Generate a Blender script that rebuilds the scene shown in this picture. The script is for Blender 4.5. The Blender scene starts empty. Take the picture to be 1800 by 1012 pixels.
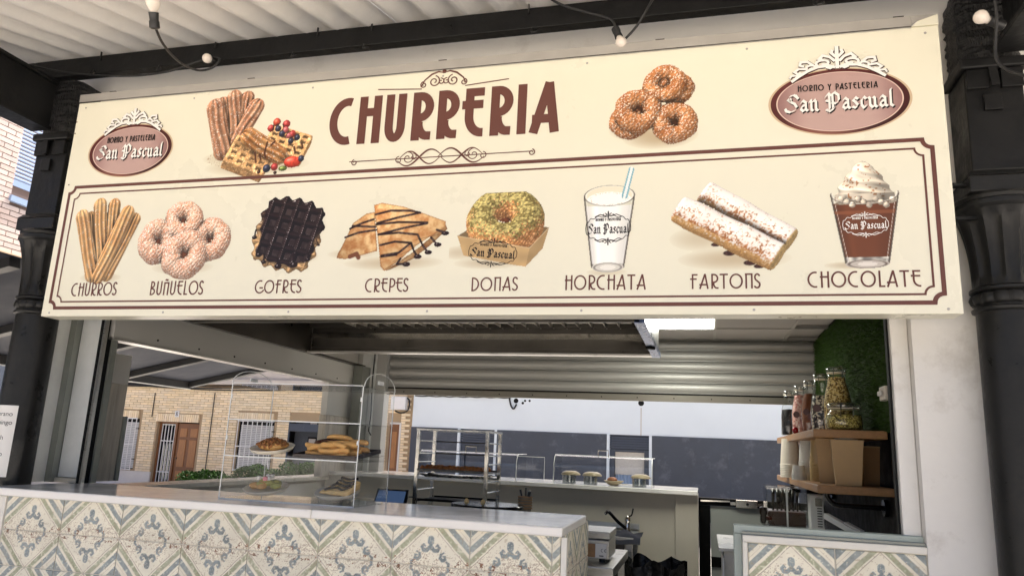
import bpy, math, random
import numpy as np
from mathutils import Vector, Matrix

# ------------------------------------------------------------------ camera, sky, sun, exposure
SC = bpy.context.scene
COL = SC.collection
H = 1.55                                   # height of the lens above the kiosk pavement
FPX = 1288.92                              # focal length in photo pixels (photo 1800 px wide)
CAM_AXES = np.array([[0.96756, 0.24886, 0.04305],
                     [-0.01187, 0.21611, -0.97630],
                     [-0.25226, 0.94411, 0.21205]])   # right, down, forward
_y, _p, _r = -2.59710728e-01, 2.13964229e-01, 4.40586082e-02
def _rot():
    B = np.array([[1, 0, 0], [0, 0, -1], [0, 1, 0]], float)
    cy, sy = math.cos(_y), math.sin(_y)
    cp, sp = math.cos(_p), math.sin(_p)
    cr, sr = math.cos(_r), math.sin(_r)
    return (np.array([[cr, -sr, 0], [sr, cr, 0], [0, 0, 1]]) @
            np.array([[1, 0, 0], [0, cp, sp], [0, -sp, cp]]) @
            np.array([[cy, 0, -sy], [0, 1, 0], [sy, 0, cy]]) @ B)
CAM_AXES = _rot()
cam_data = bpy.data.cameras.new('camera')
cam_data.sensor_width = 36.0
cam_data.lens = FPX / 1800.0 * 36.0
cam_data.clip_start = 0.05
cam_data.clip_end = 500.0
cam = bpy.data.objects.new('camera', cam_data)
COL.objects.link(cam)
SC.camera = cam
rx, dn, fw = CAM_AXES
cam.matrix_world = Matrix(((rx[0], -dn[0], -fw[0], 0), (rx[1], -dn[1], -fw[1], 0),
                           (rx[2], -dn[2], -fw[2], H), (0, 0, 0, 1)))

SUN_AZ = math.radians(10)      # clockwise from +Y
SUN_EL = math.radians(57)
world = bpy.data.worlds.new('World')
SC.world = world
world.use_nodes = True
wn = world.node_tree
for n in list(wn.nodes): wn.nodes.remove(n)
sky = wn.nodes.new('ShaderNodeTexSky')
sky.sky_type = 'NISHITA'
sky.sun_disc = False
sky.sun_elevation = SUN_EL
sky.sun_rotation = SUN_AZ
sky.air_density = 0.5
sky.dust_density = 6.0
sky.ozone_density = 1.0
bg = wn.nodes.new('ShaderNodeBackground')
bg.inputs['Strength'].default_value = 0.15
wo = wn.nodes.new('ShaderNodeOutputWorld')
wn.links.new(sky.outputs[0], bg.inputs[0])
wn.links.new(bg.outputs[0], wo.inputs[0])

sun_data = bpy.data.lights.new('sun', 'SUN')
sun_data.energy = 5.0
sun_data.angle = math.radians(0.5)
sun_data.color = (1.0, 0.95, 0.88)
sun = bpy.data.objects.new('sun', sun_data)
COL.objects.link(sun)
sdir = Vector((math.sin(SUN_AZ) * math.cos(SUN_EL), math.cos(SUN_AZ) * math.cos(SUN_EL), math.sin(SUN_EL)))
sun.rotation_euler = (-sdir).to_track_quat('-Z', 'Y').to_euler()
sun.location = (6, 6, 12)

SC.view_settings.view_transform = 'Standard'
SC.view_settings.look = 'None'
SC.view_settings.gamma = 1.0
SC.view_settings.exposure = 1.32
SC.view_settings.use_curve_mapping = False
SC.render.engine = 'CYCLES'
SC.cycles.use_denoising = True
SC.cycles.max_bounces = 10
SC.cycles.diffuse_bounces = 5
SC.cycles.glossy_bounces = 4
SC.cycles.transparent_max_bounces = 24
SC.cycles.caustics_reflective = False
SC.cycles.caustics_refractive = False
SC.cycles.sample_clamp_indirect = 6.0

# ------------------------------------------------------------------ photo pixel -> point in the place
def ray(px, py):
    return CAM_AXES.T @ np.array([(px - 900) / FPX, (py - 506) / FPX, 1.0])
def atY(px, py, Y):
    d = ray(px, py); d = d * (Y / d[1]); return Vector((d[0], d[1], d[2] + H))
def atX(px, py, X):
    d = ray(px, py); d = d * (X / d[0]); return Vector((d[0], d[1], d[2] + H))
def atZ(px, py, Z):
    d = ray(px, py); d = d * ((Z - H) / d[2]); return Vector((d[0], d[1], d[2] + H))
def proj(P):
    q = CAM_AXES @ np.array([P[0], P[1], P[2] - H])
    return 900 + q[0] / q[2] * FPX, 506 + q[1] / q[2] * FPX

# ------------------------------------------------------------------ mesh helpers
RNG = random.Random(7)
class MB:
    def __init__(s): s.v = []; s.f = []
    def add(s, vs, fs):
        o = len(s.v); s.v += [tuple(q) for q in vs]; s.f += [tuple(i + o for i in f) for f in fs]; return s
    def box(s, x0, x1, y0, y1, z0, z1):
        return s.add([(x0, y0, z0), (x1, y0, z0), (x1, y1, z0), (x0, y1, z0), (x0, y0, z1), (x1, y0, z1), (x1, y1, z1), (x0, y1, z1)],
                     [(3, 2, 1, 0), (4, 5, 6, 7), (0, 1, 5, 4), (1, 2, 6, 5), (2, 3, 7, 6), (3, 0, 4, 7)])
    def bar(s, a, b, w, h, up=(0, 0, 1)):
        a = Vector(a); b = Vector(b); d = (b - a).normalized(); up = Vector(up)
        sx = d.cross(up)
        if sx.length < 1e-4: sx = d.cross(Vector((1, 0, 0)))
        sx.normalize(); u = sx.cross(d).normalized()
        c = []
        for P in (a, b):
            for i, j in ((-1, -1), (1, -1), (1, 1), (-1, 1)):
                c.append(P + sx * (i * w / 2) + u * (j * h / 2))
        return s.add(c, [(3, 2, 1, 0), (4, 5, 6, 7), (0, 1, 5, 4), (1, 2, 6, 5), (2, 3, 7, 6), (3, 0, 4, 7)])
    def tube(s, pts, r, n=8, cap=True):
        pts = [Vector(p) for p in pts]; m = len(pts)
        rs = r if isinstance(r, (list, tuple)) else [r] * m
        vs = []; fs = []
        prev = None
        for i, p in enumerate(pts):
            d = (pts[min(i + 1, m - 1)] - pts[max(i - 1, 0)]).normalized()
            if prev is None:
                a = d.orthogonal().normalized()
            else:
                a = (prev - d * prev.dot(d))
                a = a.normalized() if a.length > 1e-5 else d.orthogonal().normalized()
            prev = a; b = d.cross(a)
            for k in range(n):
                t = 2 * math.pi * k / n
                vs.append(p + (a * math.cos(t) + b * math.sin(t)) * rs[i])
        for i in range(m - 1):
            for k in range(n):
                fs.append((i * n + k, i * n + (k + 1) % n, (i + 1) * n + (k + 1) % n, (i + 1) * n + k))
        if cap:
            fs.append(tuple(range(n - 1, -1, -1))); fs.append(tuple((m - 1) * n + k for k in range(n)))
        return s.add(vs, fs)
    def lathe(s, prof, c=(0, 0, 0), n=24, sx=1, sy=1, flute=None):
        # prof: list of (radius, z)
        vs = []; fs = []; m = len(prof)
        for r, z in prof:
            for k in range(n):
                t = 2 * math.pi * k / n
                q = flute(k, r, z) if flute else r
                vs.append((c[0] + q * math.cos(t) * sx, c[1] + q * math.sin(t) * sy, c[2] + z))
        for i in range(m - 1):
            for k in range(n):
                fs.append((i * n + k, i * n + (k + 1) % n, (i + 1) * n + (k + 1) % n, (i + 1) * n + k))
        fs.append(tuple(range(n - 1, -1, -1))); fs.append(tuple((m - 1) * n + k for k in range(n)))
        return s.add(vs, fs)
    def grid(s, fn, nu, nv):
        vs = [fn(i / nu, j / nv) for j in range(nv + 1) for i in range(nu + 1)]
        fs = [(j * (nu + 1) + i, j * (nu + 1) + i + 1, (j + 1) * (nu + 1) + i + 1, (j + 1) * (nu + 1) + i) for j in range(nv) for i in range(nu)]
        return s.add(vs, fs)
    def blob(s, c, r, seed=0, amp=.15, n=10, m=7, sq=(1, 1, 1)):
        rg = random.Random(seed); ph = [rg.uniform(0, 6.28) for _ in range(6)]
        vs = []; fs = []
        for j in range(m + 1):
            th = math.pi * j / m
            for k in range(n):
                t = 2 * math.pi * k / n
                x, y, z = math.sin(th) * math.cos(t), math.sin(th) * math.sin(t), math.cos(th)
                q = r * (1 + amp * (math.sin(3 * x + ph[0]) + math.sin(4 * y + ph[1]) + math.sin(3.5 * z + ph[2])) / 1.6)
                vs.append((c[0] + x * q * sq[0], c[1] + y * q * sq[1], c[2] + z * q * sq[2]))
        for j in range(m):
            for k in range(n):
                fs.append((j * n + k, (j + 1) * n + k, (j + 1) * n + (k + 1) % n, j * n + (k + 1) % n))
        return s.add(vs, fs)
    def prism(s, poly, y0, y1):
        # poly in (x, z); extruded along y
        n = len(poly)
        vs = [(x, y0, z) for x, z in poly] + [(x, y1, z) for x, z in poly]
        fs = [tuple(range(n)), tuple(range(2 * n - 1, n - 1, -1))] + [(i, n + i, n + (i + 1) % n, (i + 1) % n) for i in range(n)]
        return s.add(vs, fs)
    def prismx(s, poly, x0, x1):
        n = len(poly)
        vs = [(x0, y, z) for y, z in poly] + [(x1, y, z) for y, z in poly]
        fs = [tuple(range(n)), tuple(range(2 * n - 1, n - 1, -1))] + [(i, n + i, n + (i + 1) % n, (i + 1) % n) for i in range(n)]
        return s.add(vs, fs)
    def prismz(s, poly, z0, z1):
        n = len(poly)
        vs = [(x, y, z0) for x, y in poly] + [(x, y, z1) for x, y in poly]
        fs = [tuple(range(n)), tuple(range(2 * n - 1, n - 1, -1))] + [(i, n + i, n + (i + 1) % n, (i + 1) % n) for i in range(n)]
        return s.add(vs, fs)
    def mesh(s, name, m, off=(0, 0, 0), smooth=False, fix=True):
        me = bpy.data.meshes.new(name)
        ox, oy, oz = off
        me.from_pydata([(x - ox, y - oy, z - oz) for x, y, z in s.v], [], s.f)
        if fix:
            import bmesh
            bm = bmesh.new(); bm.from_mesh(me)
            bmesh.ops.recalc_face_normals(bm, faces=bm.faces)
            bm.to_mesh(me); bm.free()
        me.materials.append(m)
        if smooth:
            me.polygons.foreach_set('use_smooth', [True] * len(me.polygons))
            if smooth != 'all':
                try: me.set_sharp_from_angle(angle=math.radians(38))
                except Exception: pass
        me.update()
        return me
    def build(s, name, m, parent=None, smooth=False, bevel=0, fix=True):
        if parent is None:
            a = np.array(s.v); off = (float((a[:, 0].min() + a[:, 0].max()) / 2), float((a[:, 1].min() + a[:, 1].max()) / 2), float(a[:, 2].min()))
        else:
            off = wloc(parent)
        me = s.mesh(name, m, off, smooth, fix)
        o = bpy.data.objects.new(name, me); COL.objects.link(o)
        if parent is None: o.location = off; WL[o.name] = Vector(off)
        else: o.parent = parent; WL[o.name] = Vector(off)
        if bevel:
            b = o.modifiers.new('bevel', 'BEVEL'); b.width = bevel; b.segments = 2; b.limit_method = 'ANGLE'; b.angle_limit = math.radians(40)
            b.harden_normals = False
        return o
WL = {}
def wloc(o): return WL[o.name]
def thing(name, label, cat, loc, group=None, kind=None):
    o = bpy.data.objects.new(name, None); COL.objects.link(o)
    o.location = loc; o.empty_display_size = .1; WL[o.name] = Vector(loc)
    return tag(o, label, cat, group, kind)
def tag(o, label=None, cat=None, group=None, kind=None):
    if label: o['label'] = label
    if cat: o['category'] = cat
    if group: o['group'] = group
    if kind: o['kind'] = kind
    return o
def inst(name, me, loc, parent, rot=None):
    o = bpy.data.objects.new(name, me); COL.objects.link(o)
    o.parent = parent; o.location = Vector(loc) - wloc(parent); WL[o.name] = Vector(loc)
    if rot: o.rotation_euler = rot
    return o
def B(*a): return MB().box(*a)

# ------------------------------------------------------------------ materials
def s2l(c):
    c = np.asarray(c, float)
    return np.where(c <= .04045, c / 12.92, ((np.maximum(c, 0) + .055) / 1.055) ** 2.4)
def hexc(r, g, b): return tuple(float(x) for x in s2l(np.array([r, g, b]) / 255.0))
MATS = {}
def mat(name, color, rough=.5, metal=0.0, var=.12, vscale=3.0, bump=0.0, bscale=60.0, stretch=(1, 1, 1), spec=.5, dirt=None, rvar=.12, emit=None, rnd=0.0, island=False, bdist=.004, cells=None):
    m = bpy.data.materials.new(name); m.use_nodes = True; MATS[name] = m
    nt = m.node_tree; N = nt.nodes; L = nt.links
    b = N['Principled BSDF']
    b.inputs['Roughness'].default_value = rough; b.inputs['Metallic'].default_value = metal
    b.inputs['Specular IOR Level'].default_value = spec
    tc = N.new('ShaderNodeTexCoord'); mp = N.new('ShaderNodeMapping'); mp.inputs['Scale'].default_value = stretch
    geo = N.new('ShaderNodeNewGeometry')
    L.new(geo.outputs['Position'], mp.inputs['Vector'])
    nz = N.new('ShaderNodeTexNoise'); nz.inputs['Scale'].default_value = vscale; nz.inputs['Detail'].default_value = 7; nz.inputs['Roughness'].default_value = .65
    L.new(mp.outputs[0], nz.inputs['Vector'])
    cr = N.new('ShaderNodeMapRange'); cr.inputs['From Min'].default_value = .25; cr.inputs['From Max'].default_value = .75
    cr.inputs['To Min'].default_value = 1 - var; cr.inputs['To Max'].default_value = 1 + var
    L.new(nz.outputs['Fac'], cr.inputs['Value'])
    mul = N.new('ShaderNodeVectorMath'); mul.operation = 'SCALE'; mul.inputs[0].default_value = color[:3]
    L.new(cr.outputs[0], mul.inputs['Scale'])
    out = mul.outputs[0]
    if rnd:
        if island:
            src = geo.outputs['Random Per Island']; oi = N.new('ShaderNodeObjectInfo')
            ad = N.new('ShaderNodeMath'); ad.operation = 'ADD'; L.new(src, ad.inputs[0]); L.new(oi.outputs['Random'], ad.inputs[1])
            fr = N.new('ShaderNodeMath'); fr.operation = 'FRACT'; L.new(ad.outputs[0], fr.inputs[0]); src = fr.outputs[0]
        else:
            oi = N.new('ShaderNodeObjectInfo'); src = oi.outputs['Random']
        m2 = N.new('ShaderNodeMapRange'); m2.inputs['To Min'].default_value = 1 - rnd; m2.inputs['To Max'].default_value = 1 + rnd
        L.new(src, m2.inputs['Value'])
        sc = N.new('ShaderNodeVectorMath'); sc.operation = 'SCALE'; L.new(out, sc.inputs[0]); L.new(m2.outputs[0], sc.inputs['Scale']); out = sc.outputs[0]
        wn_ = N.new('ShaderNodeTexWhiteNoise'); wn_.noise_dimensions = '1D'; L.new(src, wn_.inputs['W'])
        hs = N.new('ShaderNodeHueSaturation'); L.new(out, hs.inputs['Color'])
        m3 = N.new('ShaderNodeMapRange'); m3.inputs['To Min'].default_value = 1 - rnd * 1.2; m3.inputs['To Max'].default_value = 1 + rnd * 1.2
        L.new(wn_.outputs['Value'], m3.inputs['Value']); L.new(m3.outputs[0], hs.inputs['Saturation']); out = hs.outputs[0]
    if cells:
        vo = N.new('ShaderNodeTexVoronoi'); vo.inputs['Scale'].default_value = cells[0]; L.new(mp.outputs[0], vo.inputs['Vector'])
        sp_ = N.new('ShaderNodeSeparateColor'); L.new(vo.outputs['Color'], sp_.inputs[0])
        rp = N.new('ShaderNodeValToRGB'); rp.color_ramp.interpolation = 'CONSTANT'; cs_ = cells[1]
        rp.color_ramp.elements[0].color = (*cs_[0], 1); rp.color_ramp.elements[1].position = 1 / len(cs_); rp.color_ramp.elements[1].color = (*cs_[1], 1)
        for k_ in range(2, len(cs_)):
            e_ = rp.color_ramp.elements.new(k_ / len(cs_)); e_.color = (*cs_[k_], 1)
        L.new(sp_.outputs[0], rp.inputs[0]); out = rp.outputs[0]
    if dirt:
        dcol, dscale, thr, amt = dirt
        dn_ = N.new('ShaderNodeTexNoise'); dn_.inputs['Scale'].default_value = dscale; dn_.inputs['Detail'].default_value = 9; dn_.inputs['Roughness'].default_value = .7
        L.new(mp.outputs[0], dn_.inputs['Vector'])
        dr = N.new('ShaderNodeMapRange'); dr.inputs['From Min'].default_value = thr; dr.inputs['From Max'].default_value = min(thr + .14, 1)
        dr.inputs['To Max'].default_value = amt; L.new(dn_.outputs['Fac'], dr.inputs['Value'])
        mx = N.new('ShaderNodeMix'); mx.data_type = 'RGBA'; L.new(dr.outputs[0], mx.inputs['Factor']); L.new(out, mx.inputs['A']); mx.inputs['B'].default_value = (*dcol[:3], 1); out = mx.outputs['Result']
    L.new(out, b.inputs['Base Color'])
    if rvar:
        rr = N.new('ShaderNodeMapRange'); rr.inputs['From Min'].default_value = .3; rr.inputs['From Max'].default_value = .7
        rr.inputs['To Min'].default_value = max(rough - rvar, .02); rr.inputs['To Max'].default_value = min(rough + rvar, 1)
        L.new(nz.outputs['Fac'], rr.inputs['Value']); L.new(rr.outputs[0], b.inputs['Roughness'])
    if bump:
        n2 = N.new('ShaderNodeTexNoise'); n2.inputs['Scale'].default_value = bscale; n2.inputs['Detail'].default_value = 4
        L.new(mp.outputs[0], n2.inputs['Vector'])
        bp = N.new('ShaderNodeBump'); bp.inputs['Strength'].default_value = bump; bp.inputs['Distance'].default_value = bdist
        L.new(n2.outputs['Fac'], bp.inputs['Height']); L.new(bp.outputs[0], b.inputs['Normal'])
    if emit:
        b.inputs['Emission Color'].default_value = (*emit[0], 1); b.inputs['Emission Strength'].default_value = emit[1]
    return m
def vmat(name, rough=.45, spec=.3, wear=0.0):
    m = bpy.data.materials.new(name); m.use_nodes = True; MATS[name] = m
    N = m.node_tree.nodes; L = m.node_tree.links; b = N['Principled BSDF']
    b.inputs['Roughness'].default_value = rough; b.inputs['Specular IOR Level'].default_value = spec
    a = N.new('ShaderNodeVertexColor'); a.layer_name = 'Col'
    out = a.outputs['Color']
    geo = N.new('ShaderNodeNewGeometry')
    nz = N.new('ShaderNodeTexNoise'); nz.inputs['Scale'].default_value = 5; nz.inputs['Detail'].default_value = 8; nz.inputs['Roughness'].default_value = .7
    L.new(geo.outputs['Position'], nz.inputs['Vector'])
    mr = N.new('ShaderNodeMapRange'); mr.inputs['From Min'].default_value = .3; mr.inputs['From Max'].default_value = .7; mr.inputs['To Min'].default_value = 1 - wear; mr.inputs['To Max'].default_value = 1 + wear
    L.new(nz.outputs['Fac'], mr.inputs['Value'])
    sc = N.new('ShaderNodeVectorMath'); sc.operation = 'SCALE'; L.new(out, sc.inputs[0]); L.new(mr.outputs[0], sc.inputs['Scale'])
    if wear:
        oi = N.new('ShaderNodeObjectInfo'); m4 = N.new('ShaderNodeMapRange'); m4.inputs['To Min'].default_value = .93; m4.inputs['To Max'].default_value = 1.06
        L.new(oi.outputs['Random'], m4.inputs['Value']); s4 = N.new('ShaderNodeVectorMath'); s4.operation = 'SCALE'; L.new(sc.outputs[0], s4.inputs[0]); L.new(m4.outputs[0], s4.inputs['Scale']); sc = s4
    L.new(sc.outputs[0], b.inputs['Base Color'])
    if wear:
        bp = N.new('ShaderNodeBump'); bp.inputs['Strength'].default_value = .15; bp.inputs['Distance'].default_value = .002
        L.new(nz.outputs['Fac'], bp.inputs['Height']); L.new(bp.outputs[0], b.inputs['Normal'])
    return m
def clearmat(name, tint=(.97, .98, .98), ior=1.45, rough=.02, extra=0.0):
    # thin clear sheet: light passes straight through, the surface reflects by Fresnel
    m = bpy.data.materials.new(name); m.use_nodes = True; MATS[name] = m
    N = m.node_tree.nodes; L = m.node_tree.links
    N.remove(N['Principled BSDF']); out = N['Material Output']
    t = N.new('ShaderNodeBsdfTransparent'); t.inputs[0].default_value = (*tint, 1)
    g = N.new('ShaderNodeBsdfGlossy'); g.inputs['Roughness'].default_value = rough
    fr = N.new('ShaderNodeFresnel')
    gb = N.new('ShaderNodeNewGeometry'); io = N.new('ShaderNodeMix'); io.data_type = 'FLOAT'; io.inputs['A'].default_value = ior; io.inputs['B'].default_value = 1 / ior
    L.new(gb.outputs['Backfacing'], io.inputs['Factor']); L.new(io.outputs['Result'], fr.inputs['IOR'])
    ad = N.new('ShaderNodeMath'); ad.operation = 'ADD'; ad.inputs[1].default_value = extra; L.new(fr.outputs[0], ad.inputs[0])
    mx = N.new('ShaderNodeMixShader'); L.new(ad.outputs[0], mx.inputs[0]); L.new(t.outputs[0], mx.inputs[1]); L.new(g.outputs[0], mx.inputs[2])
    L.new(mx.outputs[0], out.inputs['Surface'])
    return m

mat('white_wall', hexc(226, 223, 216), .7, var=.06, vscale=2, bump=.35, bscale=28, dirt=(hexc(164, 154, 138), 2.2, .60, .45))
mat('black_paint', (.010, .010, .010), .42, spec=.22, var=.25, vscale=9, bump=.5, bscale=24, dirt=((.16, .15, .14), 38, .735, .8), rvar=.15, bdist=.006)
mat('cast_iron', (.016, .016, .0155), .38, spec=.22, var=.25, vscale=7, bump=.4, bscale=40, dirt=((.17, .16, .145), 40, .715, .7), rvar=.15)
mat('old_timber', (.006, .006, .006), .5, var=.3, vscale=8, bump=1.0, bscale=30, stretch=(4, 4, .6), dirt=((.5, .48, .45), 16, .76, .9), bdist=.02)
mat('fibre_roof', hexc(228, 226, 222), .85, var=.07, vscale=5, bump=.35, bscale=130, dirt=(hexc(120, 112, 100), 3.0, .66, .3))
mat('sign_cream', hexc(232, 228, 207), .30, var=.02, vscale=1.1, spec=.4, rvar=.06, bump=.05, bscale=1.6, bdist=.006)
mat('sign_edge', hexc(205, 198, 180), .45, var=.05)
mat('flashing', hexc(176, 172, 165), .42, metal=.3, var=.1, vscale=6, dirt=(hexc(60, 46, 38), 5.5, .66, .8))
mat('print_brown', hexc(104, 66, 58), .4, var=.02, spec=.3)
mat('print_white', hexc(240, 238, 232), .4, var=.02, spec=.3)
mat('print_black', (.018, .014, .014), .4, var=.02, spec=.3)
mat('print_shadow', hexc(62, 40, 38), .4, var=.02, spec=.3)
mat('brushed_steel', (.55, .54, .51), .33, metal=1.0, var=.08, vscale=6, stretch=(1, 30, 30), rvar=.1)
mat('polished_steel', (.62, .60, .55), .18, metal=1.0, var=.06, vscale=12, rvar=.08)
mat('dark_steel', (.10, .092, .08), .38, metal=.85, var=.2, vscale=4, rvar=.15)
mat('alu_grey', hexc(222, 224, 220), .40, metal=.2, var=.12, vscale=5, dirt=(hexc(205, 205, 198), 40, .72, .35))
mat('alu_dark', hexc(134, 137, 130), .4, metal=.4, var=.15, vscale=6, dirt=(hexc(190, 190, 182), 46, .71, .4))
mat('panel_grey', hexc(186, 185, 180), .42, metal=.25, var=.03, vscale=1.5, rvar=.03)
mat('shutter_alu', hexc(166, 165, 160), .42, metal=.3, var=.015, vscale=1, rvar=.02)
mat('bottom_bar', hexc(120, 116, 106), .45, metal=.3, var=.06)
mat('beige_wall', hexc(206, 198, 180), .7, var=.05, vscale=2.5, bump=.15, bscale=50)
mat('stone_top', hexc(232, 229, 222), .14, var=.05, vscale=4, spec=.6, rvar=.05, dirt=(hexc(190, 184, 172), 9, .6, .3))
mat('stone_edge', hexc(226, 220, 206), .3, var=.06, vscale=8, bump=.2, bscale=30)
mat('grout', hexc(226, 220, 204), .85, var=.1, vscale=20)
mat('corner_trim', hexc(228, 224, 212), .4, var=.05, vscale=9, dirt=(hexc(150, 130, 100), 14, .68, .5))
mat('teal_wood', hexc(166, 176, 168), .55, var=.08, vscale=6, stretch=(4, 4, 1), dirt=(hexc(95, 72, 55), 11, .68, .7), bump=.2)
mat('ceiling_tile', hexc(150, 148, 145), .85, var=.05, vscale=8, bump=.2, bscale=90)
mat('tgrid', hexc(140, 138, 134), .5, var=.05)
mat('floor_tile', hexc(170, 164, 154), .55, var=.12, vscale=2)
mat('pavement', hexc(200, 194, 184), .85, var=.12, vscale=1.2, bump=.4, bscale=40)
mat('pale_road', hexc(190, 186, 178), .9, var=.15, vscale=1.5, bump=.5, bscale=80)  # unseen road made pale to bounce light onto facades and interior
mat('brick_tan', hexc(236, 216, 182), .8, var=.08, vscale=9, bump=.3, bscale=50, rnd=.10, island=True)
mat('brick_pink', hexc(206, 188, 178), .8, var=.08, vscale=9, bump=.3, bscale=50, rnd=.11, island=True)
mat('mortar', hexc(170, 148, 118), .9, var=.1)
mat('mortar_dark', hexc(112, 92, 82), .9, var=.1)
mat('door_wood', hexc(120, 76, 42), .4, var=.25, vscale=7, stretch=(6, 6, .7))
mat('door_wood_light', hexc(160, 108, 62), .4, var=.25, vscale=7, stretch=(6, 6, .7))
mat('shelf_wood', hexc(160, 120, 80), .5, var=.22, vscale=5, stretch=(9, .8, 9), bump=.1)
mat('grille_white', hexc(225, 224, 222), .45, var=.04)
mat('blind_white', hexc(205, 205, 203), .6, var=.04)
mat('blind_blue', hexc(150, 172, 205), .5, var=.05)
mat('dark_inside', (.006, .006, .006), .6, spec=.2, var=.1)
mat('matt_black', (.004, .004, .004), .6, spec=.1, var=.2, vscale=12)
mat('gloss_black', (.008, .008, .009), .2, var=.2)
mat('awning_cloth', hexc(46, 50, 62), .8, var=.05, bump=.1)
mat('awning_frame', (.012, .012, .013), .5, var=.2)
mat('plaster_blue_white', hexc(222, 230, 234), .85, var=.03, vscale=1, bump=.2, bscale=30)
mat('navy_render', hexc(72, 77, 86), .7, var=.22, vscale=1.6, bump=.3, bscale=14, dirt=(hexc(112, 116, 126), 2.6, .55, .45))
mat('orange_plaster', hexc(205, 150, 110), .85, var=.06)
mat('stone_grey', hexc(190, 182, 174), .85, var=.08)
mat('baseboard', hexc(214, 208, 200), .8, var=.08)
mat('shutter_navy', hexc(62, 70, 84), .5, var=.05)
mat('cable_black', (.012, .012, .012), .5, var=.2)
mat('bulb_white', hexc(226, 216, 204), .25, var=.03)
mat('socket_black', (.014, .014, .014), .4, var=.3)
mat('paper', hexc(232, 230, 224), .6, var=.03)
mat('ink', (.02, .02, .02), .6, var=.05)
mat('bowl_beige', hexc(176, 158, 122), .45, var=.04)
mat('tan_band', hexc(196, 168, 136), .8, var=.05)
mat('plate_cream', hexc(244, 234, 212), .35, var=.04)
mat('tray_brown', (.035, .022, .017), .45, var=.2)
mat('tray_paper', hexc(214, 210, 202), .7, var=.05)
mat('churro_gold', hexc(222, 172, 104), .65, var=.2, vscale=40, bump=.3, bscale=150, bdist=.003)
mat('bun_brown', hexc(152, 92, 40), .5, var=.4, vscale=30, bump=.5, bscale=90)
mat('choc_dark', (.016, .008, .005), .25, var=.3)
mat('choc_sauce', hexc(74, 34, 20), .3, var=.2)
mat('nut_brown', hexc(150, 96, 50), .6, var=.45, vscale=60, bump=.7, bscale=150)
mat('waffle_tan', hexc(204, 156, 92), .6, var=.25, vscale=30, bump=.4)
mat('waffle_green', hexc(166, 164, 88), .6, var=.3, vscale=40)
mat('marsh_pink', hexc(238, 150, 160), .6, var=.05)
mat('marsh_white', hexc(240, 236, 228), .6, var=.05)
mat('crepe', hexc(226, 190, 128), .65, var=.2, vscale=25)
mat('kraft', hexc(176, 146, 106), .75, var=.07, vscale=14, bump=.1)
mat('kraft_dark', hexc(156, 120, 80), .75, var=.07, vscale=14)
mat('paper_cup', hexc(222, 214, 198), .5, var=.04)
mat('plastic_tub', hexc(205, 202, 194), .3, var=.04)
mat('tub_amber', hexc(176, 150, 104), .35, var=.06)
mat('grain_green', (.3, .3, .1), .7, cells=(150, [hexc(196, 180, 96), hexc(128, 112, 52), hexc(222, 206, 132), hexc(150, 136, 70), hexc(92, 78, 36)]))
mat('grain_pale', (.3, .3, .1), .7, cells=(130, [hexc(226, 200, 128), hexc(150, 118, 62), hexc(240, 220, 160), hexc(186, 154, 88), hexc(110, 84, 44)]))
mat('choc_pieces', (.3, .3, .1), .5, cells=(85, [hexc(232, 222, 204), hexc(40, 26, 22), hexc(48, 32, 28), hexc(214, 200, 178), hexc(36, 22, 20)]))
mat('pink_mallow', (.3, .3, .1), .6, cells=(75, [hexc(210, 150, 140), hexc(236, 206, 196), hexc(184, 116, 108), hexc(222, 176, 166)]))
mat('cocoa', hexc(120, 66, 34), .8, var=.12, vscale=50)
mat('black_candy', (.01, .008, .009), .4, var=.4, dirt=((.08, .02, .02), 40, .6, .7))
mat('red_ball', hexc(150, 18, 26), .3, var=.1)
mat('jar_label', (.06, .012, .012), .4, var=.1)
mat('louvre_alu', hexc(214, 208, 196), .3, metal=.3, var=.03)
mat('basket', hexc(120, 110, 92), .7, var=.3, vscale=80)
mat('navy_cloth', (.004, .006, .018), .85, var=.2)
mat('bin_bag', (.006, .006, .007), .28, var=.2, bump=.6, bscale=30, bdist=.02)
mat('frost_panel', hexc(150, 154, 148), .5, var=.06)
mat('foil', (.75, .72, .66), .22, metal=1, var=.15, bump=1.0, bscale=60, bdist=.01)
mat('curtain_blue', hexc(160, 180, 205), .8, var=.06, vscale=4)
mat('lace', hexc(205, 200, 190), .8, var=.2, vscale=60)
mat('switch_white', hexc(215, 208, 196), .4, var=.03)
mat('leaf', hexc(44, 70, 30), .75, spec=.1, var=.35, vscale=30, rnd=.3, island=True)
mat('grass_blade', hexc(54, 82, 20), .7, var=.35, vscale=14, rnd=.25, island=True)
mat('grass_back', hexc(22, 36, 8), .9, var=.3, vscale=20)
mat('planter', hexc(150, 142, 130), .8, var=.1)
mat('wood_look', hexc(176, 170, 158), .45, var=.35, vscale=3.5, stretch=(5, 5, .5), dirt=(hexc(112, 104, 92), 6, .56, .7))
mat('putty', hexc(186, 180, 164), .6, var=.05)
mat('blue_film', hexc(96, 112, 150), .3, metal=.4, var=.25, vscale=20)
mat('alu_panel_lamp', (.9, .9, .85), .5, emit=((1.0, 1.0, .90), 11.0), rvar=0)
mat('screen_faint_glow', (.01, .012, .02), .12, emit=((.02, .035, .07), .8), rvar=0)  # faint blue glow added to the dark screen as emission
vmat('print', .36, .35)
vmat('tile_glaze', .34, .4, wear=.1)
clearmat('acrylic', (.985, .988, .988), 1.2, .02, .0)
mat('acrylic_edge', hexc(226, 228, 224), .2, var=.1, vscale=8)  # opaque white paints in the bright glint of clear sheet edges
clearmat('jar_glass', (.95, .96, .95), 1.45, .03, .02)
clearmat('lid_glass', (.80, .82, .80), 1.6, .08, .18)
clearmat('guard_acrylic', (.96, .97, .98), 1.38, .05, .015)
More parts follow.
